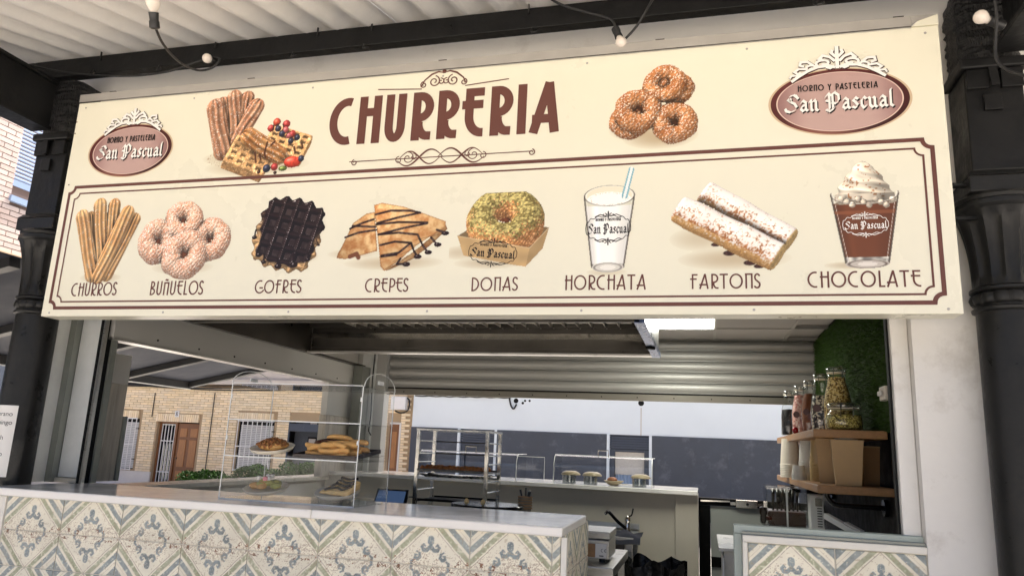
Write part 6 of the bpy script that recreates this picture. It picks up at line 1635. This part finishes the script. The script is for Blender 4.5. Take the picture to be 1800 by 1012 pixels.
def card_box(px, Y, wt_, wb, d, h, m, label, rz=0, hole=False):
    x = atY(px, 820, Y).x; t = thing('card_box', label, 'box', (x, Y, Z2), 'card boxes on the lower shelf')
    cz, sz = math.cos(rz), math.sin(rz)
    def V(u, v, w_): return (x + u * cz - v * sz, Y + u * sz + v * cz, Z2 + w_)
    k = wb / wt_
    vs = [V(-wb / 2, -d / 2 * k, 0), V(wb / 2, -d / 2 * k, 0), V(wb / 2, d / 2 * k, 0), V(-wb / 2, d / 2 * k, 0), V(-wt_ / 2, -d / 2, h), V(wt_ / 2, -d / 2, h), V(wt_ / 2, d / 2, h), V(-wt_ / 2, d / 2, h)]
    MB().add(vs, [(3, 2, 1, 0), (4, 5, 6, 7), (0, 1, 5, 4), (1, 2, 6, 5), (2, 3, 7, 6), (3, 0, 4, 7)]).build('carton', m, t, bevel=.002)
    MB().add([V(wt_ / 2 * a_ * 1.012, d / 2 * b_ * 1.012, h - .006 + e_) for e_ in (0, .007) for a_, b_ in ((-1, -1), (1, -1), (1, 1), (-1, 1))], [(3, 2, 1, 0), (4, 5, 6, 7), (0, 1, 5, 4), (1, 2, 6, 5), (2, 3, 7, 6), (3, 0, 4, 7)]).build('folded_edge', M_['kraft'], t)
    if hole: MB().add([V(-wt_ / 2 * .98 - .004, -.02, h * .78), V(-wt_ / 2 * .98 - .004, .02, h * .78), V(-wt_ / 2 * .99 - .004, .02, h * .90), V(-wt_ / 2 * .99 - .004, -.02, h * .90)], [(0, 1, 2, 3)]).build('hand_hole', M_['kraft_dark'], t)
    return t
card_box(1490, 4.42, .165, .125, .13, .24, M_['kraft'], 'front most kraft card box with plain tapered face', -.12)
card_box(1458, 4.72, .14, .11, .16, .25, M_['kraft'], 'kraft card box with a hand hole behind the front box', -.15, True)
card_box(1524, 4.62, .10, .085, .12, .215, M_['kraft_dark'], 'darker kraft card box at the right of the shelf', .25)
x = atY(1487, 778, 4.45).x
t = thing('lid_stack', 'small stack of clear lids on top of the front card box', 'lids', (x, 4.45, Z2 + .242))
for k in range(3): MB().lathe([(.055, 0), (.06, .003), (.058, .008), (.05, .009)], (x, 4.45, Z2 + .2425 + k * .0065), 26).build('lid', M_['plastic_tub'], t, smooth=True)
# chocolate dispenser below
wk = thing('black_worktop', 'black worktop along the right wall under the shelves', 'worktop', (.7, 5.9, .012))
B(.45, .968, 5.35, 6.8, H - .52, H - .47).build('top', M_['gloss_black'], wk); B(.5, .968, 5.37, 6.8, .012, H - .521).build('front', M_['matt_black'], wk)
wk2 = thing('grey_bracket', 'pale grey metal bar slanting below the lower shelf', 'bar', (.75, 4.2, H - .4))
q0, q1 = atY(1452, 906, 4.5), atY(1520, 944, 4.1)
MB().bar(q0, q1, .03, .03).build('bar', M_['alu_grey'], wk2, bevel=.003); MB().bar(q0.lerp(q1, .55) + Vector((0, 0, .022)), q0.lerp(q1, .95) + Vector((0, 0, .022)), .02, .01).build('clamp', M_['plastic_tub'], wk2)
YC = 5.45
a, b = atY(1347, 856, YC), atY(1421, 926, YC); lv_ = atY(1380, 899, YC).z
ch = thing('chocolate_dispenser', 'hot chocolate dispenser with clear tank half full of brown chocolate', 'dispenser', ((a.x + b.x) / 2, YC + .15, H - .47))
for nm, bx_ in (('tank_front', (a.x, b.x, YC, YC + .006, b.z, a.z)), ('tank_side', (a.x, a.x + .006, YC + .0065, YC + .3, b.z, a.z)), ('tank_side', (b.x - .006, b.x, YC + .0065, YC + .3, b.z, a.z))):
    B(*bx_).build(nm, M_['jar_glass'], ch)
B(a.x + .008, b.x - .008, YC + .008, YC + .295, b.z, lv_).build('chocolate', M_['choc_sauce'], ch, bevel=.01)
B(a.x - .002, b.x + .002, YC - .002, YC + .31, a.z + .001, a.z + .012).build('tank_lid', M_['jar_glass'], ch)
for k in range(7):
    x = a.x + .05 + k * (b.x - a.x - .1) / 6
    MB().tube([(x, YC + .12, lv_), (x + .012 * math.sin(k), YC + .11, (lv_ + a.z) / 2), (x + .004, YC + .13, a.z - .01)], [.006, .010 + .004 * (k % 3), .014], 8).build('agitator', M_['choc_dark'], ch, smooth='all')
B((a.x + b.x) / 2 - .006, (a.x + b.x) / 2 + .006, YC - .006, YC - .001, b.z - .03, a.z).build('front_strip', M_['acrylic_edge'], ch)
tl = atY(1342, 905, YC - .05)
MB().lathe([(.012, -.05), (.02, -.03), (.018, .0), (.024, .01), (.024, .05), (.014, .055)], (tl.x, YC - .04, tl.z), 14).build('tap_lever', M_['choc_dark'], ch, smooth=True)
MB().tube([(tl.x, YC - .04, tl.z - .02), (a.x + .02, YC + .0, tl.z - .02)], .014, 10).build('tap_spout', M_['choc_sauce'], ch, smooth=True)
B(a.x + .01, b.x - .01, YC + .02, YC + .33, H - .47, b.z - .001).build('base', M_['dark_steel'], ch)
s0, s1 = atY(1424, 880, YC - .15), atY(1450, 932, YC - .15)
st = thing('steel_machine', 'steel machine with a vented side next to the chocolate dispenser', 'machine', ((s0.x + s1.x) / 2, YC - .05, H - .52))
B(s0.x, s1.x, YC - .15, YC - .02, H - .52, s0.z + .04).build('housing', M_['alu_grey'], st, bevel=.004)
for k in range(9): 
    z = s1.z + .02 + k * .016; B((s0.x + s1.x) / 2, s1.x - .012, YC - .1525, YC - .1505, z, z + .006).build('vent_slot', M_['dark_inside'], st)
B(s0.x + .03, s1.x - .01, YC - .158, YC - .151, s0.z - .03, s0.z + .02).build('switch_plate', M_['polished_steel'], st)
# paper notice taped round the left column
nt_ = thing('paper_notice', 'white printed opening hours notice taped to the left black column', 'notice', (-3.597, 3.14, H - .3))
def onC(px, py, r):
    d = ray(px, py); ox, oy = -3.597, 3.25
    A_ = d[0] ** 2 + d[1] ** 2; Bq = -2 * (d[0] * ox + d[1] * oy); Cq = ox ** 2 + oy ** 2 - r * r; D_ = Bq * Bq - 4 * A_ * Cq
    s_ = (-Bq - math.sqrt(D_)) / (2 * A_) if D_ > 0 else -Bq / (2 * A_)
    return Vector((d[0] * s_, d[1] * s_, d[2] * s_ + H))
zt_, zb_ = onC(20, 712, .109).z, onC(12, 838, .109).z
th1 = math.atan2(onC(33, 715, .109).y - 3.25, onC(33, 715, .109).x + 3.597)
def nf(r): return lambda u, v: (-3.597 + r * math.cos(th1 - u * 2.1), 3.25 + r * math.sin(th1 - u * 2.1), zb_ + v * (zt_ - zb_))
MB().grid(nf(.1105), 24, 6).build('sheet', M_['paper'], nt_, smooth='all', fix=False)
def nf2(u, v): return (-3.597 + .1095 * math.cos(th1 + .5 - u * 3.0), 3.25 + .1095 * math.sin(th1 + .5 - u * 3.0), zb_ - .05 + v * (zt_ - zb_ + .12))
MB().grid(nf2, 24, 4).build('clear_tape', M_['acrylic'], nt_, smooth='all', fix=False)
for k, (txt, px, py) in enumerate((('verano', 23, 727), ('domingo', 22, 742), ('h', 6, 768), ('o', 4, 797))):
    cu = bpy.data.curves.new('t', 'FONT'); cu.body = txt; cu.size = .034; cu.align_x = 'RIGHT'
    to = bpy.data.objects.new('t', cu); COL.objects.link(to); dg = bpy.context.evaluated_depsgraph_get(); me = bpy.data.meshes.new_from_object(to.evaluated_get(dg)); bpy.data.objects.remove(to)
    z_ = onC(px, py + 4, .1105).z; p_ = onC(px, py, .1105); ph = math.atan2(p_.y - 3.25, p_.x + 3.597)
    for v in me.vertices:
        aa = ph + v.co.x / .111; v.co = Vector((-3.597 + .1115 * math.cos(aa), 3.25 + .1115 * math.sin(aa), z_ + v.co.y)) - wloc(nt_)
    me.materials.clear(); me.materials.append(M_['ink']); o = bpy.data.objects.new('printed_line', me); COL.objects.link(o); o.parent = nt_
# ------------------------------------------------------------------ street behind: brick house
BY = 19.0
bh = thing('brick_house', 'tan brick terraced house with wooden door and white grilles across the street', 'house', (-15, BY, -.13))
BX0, BX1, BZ0, BZ1 = -24.0, -7.70, .40, 2.98
def rectY(px0, py0, px1, py1, Y=BY):
    a, b = atY(px0, py0, Y), atY(px1, py1, Y); return min(a.x, b.x), max(a.x, b.x), min(a.z, b.z), max(a.z, b.z)
d0 = atY(277, 740, BY); d1 = atY(350, 742, BY)
door = (d0.x, d1.x, -.13, d0.z)
w1 = (atY(208, 735, BY).x - .1, atY(245, 735, BY).x, atY(232, 824, BY).z, atY(240, 735, BY).z)
w2 = (atY(420, 740, BY).x, atY(482, 742, BY).x, atY(430, 826, BY).z, atY(450, 740, BY).z)
w3 = (atY(511, 742, BY).x, atY(560, 745, BY).x, -.13, atY(530, 744, BY).z)
dr2 = (atY(686, 745, BY).x, atY(703, 745, BY).x, -.13, atY(690, 745, BY).z)
holes = [door, w1, w2, w3, dr2]
def cut_wall(name, m, par, X0, X1, Z0, Z1, y0, y1, hs):
    xs_ = sorted({X0, X1, *[h[0] for h in hs], *[h[1] for h in hs]})
    for a, b in zip(xs_[:-1], xs_[1:]):
        z = Z0; mid = (a + b) / 2
        for h in sorted([h for h in hs if h[0] < mid < h[1]], key=lambda q: q[2]):
            if h[2] > z + .001: B(a, b, y0, y1, z, h[2]).build(name, m, par)
            z = max(z, h[3])
        if z < Z1: B(a, b, y0, y1, z, Z1).build(name, m, par)
cut_wall('wall', M_['mortar'], bh, BX0, BX1, -.13, 3.0, BY + .03, BY + .5, holes)
B(BX0, BX1, BY + .52, BY + .6, -.13, 3.0).build('inner_wall', M_['dark_inside'], bh)
LH = .24       # soldier course over the openings
bricks = []; CH, BL_, J = .072, .262, .012
r = 0; z = BZ0
def clear(x0, x1, z0, z1):
    for h in holes:
        hz1 = h[3] + LH
        if x1 > h[0] - .02 and x0 < h[1] + .02 and z1 > h[2] - .01 and z0 < hz1: return False
    return True
while z + CH < BZ1:
    x = BX0 + (BL_ / 2 if r % 2 else 0)
    while x + BL_ < BX1:
        if clear(x, x + BL_ - J, z, z + CH - J): bricks.append((x, z, BL_ - J))
        else:
            for k in range(2):
                xx = x + k * BL_ / 2
                if clear(xx, xx + BL_ / 2 - J, z, z + CH - J): bricks.append((xx, z, BL_ / 2 - J))
        x += BL_
    z += CH; r += 1
def vis(b):
    px, py = proj((b[0] + b[2] / 2, BY, b[1] + .03)); return (222 < px < 412 or 690 < px < 722) and 684 < py < 835 and b[2] > .2
def size(b):
    p0 = proj((b[0], BY, b[1])); p1 = proj((b[0] + b[2], BY, b[1] + .06)); return -abs((p1[0] - p0[0]) * (p1[1] - p0[1]))
vb = sorted([b for b in bricks if vis(b)], key=size)[:298]; vs_ = set(vb)
bme = B(0, BL_ - J, 0, .045, 0, CH - J).mesh('brick', M_['brick_tan'])
for b in vb: inst('brick', bme, (b[0], BY - .012 + RNG.uniform(-.003, .003), b[1]), bh)
m = MB()
for b in bricks:
    if b not in vs_: m.box(b[0], b[0] + b[2], BY - .012 + RNG.uniform(-.003, .003), BY + .032, b[1], b[1] + CH - J)
m.build('brick_field', M_['brick_tan'], bh, fix=False)['kind'] = 'stuff'
sol = B(0, .060, 0, .05, 0, LH - .01).mesh('lintel_brick', M_['brick_tan'])
for h in (door, w1, w2):
    n = int((h[1] - h[0] + .10) / .074)
    for k in range(n): inst('lintel_brick', sol, (h[0] - .05 + k * .074, BY - .018, h[3] + .005), bh)
B(BX0, door[0], BY - .03, BY + .028, -.128, .395).build('base_course', M_['baseboard'], bh); B(door[1], w3[0], BY - .03, BY + .028, -.128, .395).build('base_course', M_['baseboard'], bh); B(w3[1], BX1, BY - .03, BY + .028, -.128, .395).build('base_course', M_['baseboard'], bh)
B(BX0, BX1, BY - .12, BY + .5, 3.001, 3.16).build('floor_band', M_['stone_grey'], bh)
B(BX0, atY(330, 660, BY).x, BY + .02, BY + .5, 3.161, 6.6).build('upper_wall', M_['orange_plaster'], bh)
B(atY(330, 660, BY).x + .002, BX1, BY + .05, BY + .5, 3.161, 6.4).build('upper_wall', M_['stone_grey'], bh)
B(BX0, BX1, BY - .2, BY + 5, 6.601, 6.75).build('roof', M_['stone_grey'], bh)
# door and barred side light
x0, x1, z0, z1 = door; xm = x0 + (x1 - x0) * .40
B(x0, x1, BY + .30, BY + .33, z0, z1).build('reveal', M_['dark_inside'], bh)
dw = B(xm + .05, x1 - .02, BY + .17, BY + .23, z0, z1 - .03).build('door', M_['door_wood'], bh)
for a, b in ((.12, .42), (.56, .88)):
    for c, d in ((.80, .93), (.36, .76), (.05, .30)):
        W_, Hh = x1 - xm - .07, z1 - z0 - .03
        B(xm + .05 + W_ * a, xm + .05 + W_ * b, BY + .152, BY + .169, z0 + Hh * c, z0 + Hh * d).build('door_panel', M_['door_wood_light'], dw, bevel=.012)
for a, b in ((x0, x0 + .06), (xm - .03, xm + .045), (x1 - .018, x1 + .03)): B(a, b, BY + .13, BY + .24, z0, z1).build('door_frame', M_['door_wood'], bh)
B(x0 + .061, xm - .031, BY + .135, BY + .23, z1 - .05, z1).build('door_frame', M_['door_wood'], bh)
B(x0 + .062, xm - .032, BY + .21, BY + .215, z0, z1 - .051).build('side_light', M_['window_glass'], bh)
gr = MB()
for k in range(5):
    x = x0 + .085 + k * (xm - x0 - .14) / 4; B(x - .011, x + .011, BY + .15, BY + .172, z0, z1 - .06).build('grille_bar', M_['grille_white'], bh)
for q in (.96, .72, .27): B(x0 + .07, xm - .04, BY + .148, BY + .174, z0 + (z1 - z0) * q - .014, z0 + (z1 - z0) * q + .014).build('grille_bar', M_['grille_white'], bh)
MB().tube([(xm + .12, BY + .165, z0 + .95), (xm + .12, BY + .12, z0 + .95)], .02, 8).build('door_knob', M_['dark_steel'], bh)
def grilled(h, n):
    x0, x1, z0, z1 = h; w_ = B(x0, x1, BY + .08, BY + .12, z0, z1).build('window', M_['dark_inside'], bh)
    sl = B(x0 + .06, x1 - .04, BY + .06, BY + .075, 0, .042).mesh('blind_slat', M_['blind_white'], (x0, BY, 0))
    k = 0
    while z0 + .05 + k * .05 < z1 - .12: inst('blind_slat', sl, (x0, BY, z0 + .03 + k * .05), bh); k += 1
    for k in range(n):
        x = x0 + .03 + k * (x1 - x0 - .06) / (n - 1); B(x - .009, x + .009, BY - .075, BY - .055, z0 - .03, z1 + .02).build('grille_bar', M_['grille_white'], bh)
    for q in (0, .48, 1.0): B(x0 + .01, x1 - .01, BY - .078, BY - .052, z0 + (z1 - z0) * q - .015, z0 + (z1 - z0) * q + .015).build('grille_bar', M_['grille_white'], bh)
    for q in (.2, .8): B(x1 - .01, x1 + .05, BY - .07, BY + .0, z0 + (z1 - z0) * q - .012, z0 + (z1 - z0) * q + .012).build('grille_fixing', M_['dark_steel'], bh)
grilled(w1, 6); grilled(w2, 8)
x0, x1, z0, z1 = w3
B(x0, x1, BY + .3, BY + .34, z0, z1).build('hall_wall', M_['navy_render'], bh); B(x0 - .04, x0, BY - .02, BY + .3, z0, z1 + .04).build('door_frame', M_['shutter_navy'], bh); B(x1, x1 + .04, BY - .02, BY + .3, z0, z1 + .04).build('door_frame', M_['shutter_navy'], bh); B(x0, x1, BY - .02, BY + .1, z1 - .22, z1 + .04).build('shutter_box', M_['shutter_navy'], bh)
B(x0 + (x1 - x0) * .5, x0 + (x1 - x0) * .82, BY + .27, BY + .295, 1.05, 1.6).build('picture_frame', M_['dark_inside'], bh); B(x0 + (x1 - x0) * .54, x0 + (x1 - x0) * .78, BY + .26, BY + .268, 1.1, 1.55).build('picture', M_['stone_grey'], bh)
x0, x1, z0, z1 = dr2
dw = B(x0, x1, BY + .0, BY + .05, z0, z1).build('door', M_['door_wood'], bh); B(x0 + .08, x1 - .06, BY - .012, BY - .001, z0 + 1.0, z1 - .2).build('door_panel', M_['door_wood_light'], dw, bevel=.01)
B(x1 + .001, x1 + .05, BY - .03, BY + .05, z0, z1 + .05).build('door_frame', M_['baseboard'], bh); B(x0, x1, BY - .03, BY + .05, z1 + .001, z1 + .05).build('door_frame', M_['baseboard'], bh)
# number plate
q = atY(311, 727, BY - .03); B(q.x - .07, q.x + .07, BY - .03, BY - .015, q.z - .09, q.z + .09).build('number_plate', M_['grille_white'], bh)
nm_ = MB().tube([(q.x + .03 * math.sin(2 * t) * 1.0, BY - .034, q.z + .05 * math.cos(t)) for t in np.linspace(0, 2 * math.pi, 25)], .007, 5).build('number', M_['ink'], bh)
# cables on the facades
for k in range(5):
    zz = 2.86 + k * .045; pts = [(BX0 + i * 1.2, BY - .07 - .02 * (k % 2), zz + .03 * math.sin(i * 1.3 + k) ) for i in range(14)]
    tag(MB().tube(spline(pts, 4), .017, 6).build('facade_cable', M_['cable_black'], smooth='all'), 'black cable in the bundle strung along the top of the brick wall', 'cable', 'cables along the brick wall')
for px, pa, pb in ((378, 690, 830), (273, 690, 732)):
    a, b = atY(px, pa, BY - .03), atY(px - (14 if px > 300 else 1), pb, BY - .03)
    tag(MB().tube([a, Vector((a.x, a.y, b.z))], .013, 6).build('facade_cable', M_['cable_black']), 'thin cable running down the brick wall right of the wooden door' if px > 300 else 'thin cable ending at the lintel left of the door number', 'cable')
mb = rectY(688, 696, 712, 720, BY - .2)
t = thing('meter_box', 'white meter box with black cables on the brick wall', 'meter box', ((mb[0] + mb[1]) / 2, BY - .1, mb[2]))
B(mb[0], mb[1], BY - .22, BY - .02, mb[2], mb[3]).build('box', M_['grille_white'], t, bevel=.02)
MB().tube(spline([(mb[1], BY - .1, mb[3] - .03), (mb[1] + .08, BY - .12, mb[3] - .12), (mb[1] + .05, BY - .12, mb[2]), (mb[1] - .15, BY - .1, mb[2] - .08), (mb[0] + .1, BY - .1, mb[2] - .03)], 6), .022, 7).build('cable', M_['cable_black'], t, smooth='all')

# ------------------------------------------------------------------ white house with navy dado
wh = thing('white_house', 'white rendered house with dark navy lower wall across the street', 'house', (2, BY, -.13))
WX0 = BX1 + .002; NZ = atY(1000, 760, BY).z
B(WX0, 30, BY + .0, BY + 5, NZ + .001, 6.2).build('wall', M_['plaster_blue_white'], wh)
B(WX0, 30, BY + .25, BY + 5, -.13, NZ).build('inner_wall', M_['dark_inside'], wh)
wa = (atY(805, 760, BY).x, atY(874, 764, BY).x); wb_ = (atY(1067, 766, BY).x, atY(1146, 768, BY).x); wc_ = (atY(1395, 778, BY).x, atY(1470, 780, BY).x)
edges = [WX0, wa[0], wa[1], wb_[0], wb_[1], wc_[0], wc_[1], 30]
for i in range(0, 8, 2): B(edges[i], edges[i + 1], BY - .03, BY + .249, -.13, NZ).build('dado', M_['navy_render'], wh)
for a, b in (wa, wb_, wc_):
    for x in (a, b - .07): B(x + .001, x + .069, BY - .034, BY + .24, -.13, NZ + .003).build('reveal', M_['plaster_blue_white'], wh)
    B(a + .071, b - .071, BY + .02, BY + .2, NZ - .03, NZ - .002).build('shutter_lid', M_['shutter_navy'], wh)
    for k in range(5): B(a + .072, b - .072, BY + .03, BY + .06, NZ - .10 - k * .062, NZ - .045 - k * .062).build('shutter_slat', M_['shutter_navy'], wh, bevel=.006)
    for x in (a + .072, b - .19): B(x, x + .118, BY + .07, BY + .12, -.13, NZ - .36).build('window_frame', M_['shutter_navy'], wh)
    B(a + .192, b - .192, BY + .07, BY + .11, NZ - .42, NZ - .361).build('window_frame', M_['shutter_navy'], wh)
a, b = wb_
B(a + .2, b - .2, BY + .14, BY + .145, NZ - .98, NZ - .425).build('lace_curtain', M_['lace'], wh)
def curt(u, v): return (a + .21 + u * (b - a - .42), BY + .17 + .03 * math.sin(u * 50), .3 + v * (NZ - .95 - .3))
MB().grid(curt, 60, 2).build('curtain', M_['curtain_blue'], wh, smooth='all', fix=False)
a, b = wa
B(a + .2, b - .2, BY + .14, BY + .16, -.13, NZ - .425).build('door_leaf', M_['shutter_navy'], wh)
for xj in (-5.9, -3.4, .6, 2.2):
    B(xj - .006, xj + .006, BY - .0325, BY - .0301, -.12, NZ - .01).build('panel_joint', M_['shutter_navy'], wh)
for px, py, r_ in ((907, 704, .065), (923, 704, .03), (931, 704, .03), (919, 708, .035), (1127, 708, .075)):
    q = atY(px, py, BY - .001); MB().tube([(q.x, BY + .001, q.z), (q.x, BY - .012, q.z)], [r_, r_ * .9], 14).build('wall_vent', M_['dark_inside'], wh)
q = atY(1127, 712, BY); B(q.x - .012, q.x + .012, BY - .002, BY - .0005, q.z - .75, q.z - .06).build('rain_streak', M_['stone_grey'], wh)
MB().tube(spline([atY(895, 697, BY - .03), atY(898, 712, BY - .04), atY(903, 718, BY - .04), atY(908, 710, BY - .04)], 6), .022, 7).build('cable', M_['cable_black'], wh, smooth='all')
MB().tube(spline([atY(px, 695 + 1.0 * (i % 2) + i * .25, BY - .03) for i, px in enumerate(range(730, 900, 12))], 3), .016, 6).build('cable', M_['cable_black'], wh, smooth='all')

# ------------------------------------------------------------------ side street: pale brick block with a blue shutter
SXW = -9.0
sb = thing('pale_brick_building', 'pale pink brick building with a blue roller shutter window at the far left', 'building', (-10, 5, -.13))
B(-14, SXW - .02, 1.0, 8.3, -.13, 7.5).build('wall', M_['mortar_dark'], sb)
zb0 = atX(30, 450, SXW).z
B(SXW - .019, SXW + .05, 1.0, 8.3, zb0 - .35, zb0).build('string_course', M_['tan_band'], sb); B(SXW - .019, SXW + .02, 1.0, 8.3, -.128, zb0 - .352).build('ground_floor', M_['shutter_navy'], sb)
sw_ = (atX(22, 330, SXW).y, atX(95, 330, SXW).y, atX(30, 345, SXW).z, atX(40, 205, SXW).z + .25)
bme2 = B(-.03, .012, 0, .25, 0, .060).mesh('brick', M_['brick_pink'])
rest = MB(); z = zb0 + .004; r = 0; cnt = 0
while z < 7.4:
    y = 1.0 + (.131 if r % 2 else 0)
    while y < 8.2:
        if not (y + .25 > sw_[0] - .005 and y < sw_[1] and z + .06 > sw_[2] - .14 and z < sw_[3]):
            px, py = proj((SXW, y + .12, z + .03))
            if -20 < px < 140 and 180 < py < 480 and cnt < 290: inst('brick', bme2, (SXW, y, z), sb); cnt += 1
            else: rest.box(SXW - .03, SXW + .012, y, y + .25, z, z + .06)
        elif y + .02 < sw_[0] - .03 and z + .06 > sw_[2] - .14 and z < sw_[3]:
            rest.box(SXW - .03, SXW + .012, y, sw_[0] - .012, z, z + .06)
        y += .262
    z += .072; r += 1
rest.build('brick_field', M_['brick_pink'], sb, fix=False)['kind'] = 'stuff'
sl2 = MB().prismx([(0, 0)] and [(0, 0), (0, 0.001), (0, .001)], 0, .001) if False else None
slm = MB(); prof = [(0, 0), (.012, .008), (.016, .026), (.012, .044), (0, .052), (-.02, .052), (-.02, 0)]
slm.add([(x, 0, z) for x, z in prof] + [(x, sw_[1] - sw_[0], z) for x, z in prof], [tuple(range(7)), tuple(range(13, 6, -1))] + [(i, 7 + i, 7 + (i + 1) % 7, (i + 1) % 7) for i in range(7)])
slme = slm.mesh('shutter_slat', M_['blind_blue'])
k = 0
while sw_[2] + .22 + k * .054 < sw_[3]: inst('shutter_slat', slme, (SXW - .03, sw_[0], sw_[2] + .22 + k * .054), sb); k += 1
B(SXW - .05, SXW - .01, sw_[0], sw_[1], sw_[2] + .13, sw_[2] + .215).build('bottom_rail', M_['blind_blue'], sb)
B(SXW - .15, SXW - .06, sw_[0], sw_[1], sw_[2] - .02, sw_[3]).build('window', M_['dark_inside'], sb)
B(SXW - .06, SXW + .05, sw_[0] - .03, sw_[1], sw_[2] - .10, sw_[2] - .021).build('sill', M_['blind_blue'], sb)

# ------------------------------------------------------------------ dark awning beside the kiosk
aw = thing('terrace_awning', 'dark framed grey cloth awning sloping out from the left side of the kiosk', 'awning', (-4.9, 5, H + .55))
oc = atX(335, 672, -5.6); OX, OZ = oc.x, oc.z; YR = oc.y; YF = 2.2
IX = -3.80; e = None
pq = atY(480, 641, YR); IZ = OZ + (pq.z - OZ) / (pq.x - OX) * (IX - OX)
MB().add([(OX, YF, OZ), (IX, YF, IZ), (IX, YR, IZ), (OX, YR, OZ), (OX, YF, OZ + .01), (IX, YF, IZ + .01), (IX, YR, IZ + .01), (OX, YR, OZ + .01)], [(3, 2, 1, 0), (4, 5, 6, 7), (0, 1, 5, 4), (1, 2, 6, 5), (2, 3, 7, 6), (3, 0, 4, 7)]).build('cloth', M_['awning_cloth'], aw)
MB().bar((OX, YF, OZ - .035), (OX, YR, OZ - .035), .06, .07).build('edge_bar', M_['awning_frame'], aw)
MB().bar((OX, YF, OZ - .075), (OX, YR, OZ - .075), .02, .008).build('edge_trim', M_['alu_grey'], aw)
n = 5
for k in range(n + 1):
    y = YF + .05 + (YR - .03 - YF - .05) * k / n
    MB().bar((OX + .031, y, OZ - .03), (IX, y, IZ - .03), .07, .055).build('rafter', M_['awning_frame'], aw)
for y in (YF + .2, 4.6):
    B(OX - .03, OX + .03, y - .03, y + .03, 0, OZ - .07).build('leg', M_['awning_frame'], aw)

# ------------------------------------------------------------------ planters with clipped hedges
def planter(px0, px1, pyt, Y, label, seed, base='planter', dz=0):
    a, b = atY(px0, pyt, Y), atY(px1, pyt, Y); zt = a.z
    t = thing('hedge_planter', label, 'planter', ((a.x + b.x) / 2, Y + .2, 0), 'planters with hedges on the terrace')
    zp = zt - .22
    B(a.x - .05, b.x + .05, Y - .02, Y + .42, 0, zp).build('trough', M_[base], t, bevel=.015)
    B(a.x - .08, b.x + .08, Y - .05, Y + .45, zp + .001, zp + .04).build('rim', M_[base], t, bevel=.01)
    rg = np.random.RandomState(seed); n = 5200
    cxs = rg.uniform(0, 1, n); 
    L_ = b.x - a.x
    th = rg.uniform(0, 2 * math.pi, n); rad = rg.uniform(.5, 1.0, n) ** .5
    lump = .11 + .035 * np.sin(cxs * L_ * 14 + seed) + .02 * np.sin(cxs * L_ * 31)
    X = a.x + cxs * L_ + rg.normal(0, .02, n); Yc = Y + .2 + np.cos(th) * rad * .19; Zc = zp + .10 + np.sin(th) * rad * lump
    P = np.c_[X, Yc, np.maximum(Zc, zp + .045)]
    u = rg.normal(0, 1, (n, 3)); u /= np.linalg.norm(u, axis=1, keepdims=True); w_ = rg.normal(0, 1, (n, 3)); w_ -= (w_ * u).sum(1, keepdims=True) * u; w_ /= np.linalg.norm(w_, axis=1, keepdims=True)
    s_ = rg.uniform(.012, .022, n)[:, None]
    V = np.stack([P - u * s_, P + w_ * s_ * .5, P + u * s_, P - w_ * s_ * .5], 1).reshape(-1, 3) - np.array(wloc(t))
    me = bpy.data.meshes.new('foliage'); me.from_pydata(V.tolist(), [], np.arange(n * 4).reshape(-1, 4).tolist()); me.materials.append(M_['leaf'])
    o = bpy.data.objects.new('foliage', me); COL.objects.link(o); o.parent = t; o['kind'] = 'stuff'
    for k in range(max(3, int(L_ / .35))):
        x = a.x + (k + .5) * L_ / max(3, int(L_ / .35)); MB().tube([(x, Y + .2, zp + .03), (x + .02, Y + .21, zp + .12)], [.012, .006], 6).build('stem', M_['door_wood'], t)
planter(308, 386, 826, 8.0, 'low green hedge in a pale planter left of the display case', 3)
planter(408, 470, 818, 8.3, 'green hedge in a grey planter seen through the left of the display case', 5)
planter(488, 562, 812, 8.3, 'green hedge in a grey planter seen through the middle of the display case', 9)
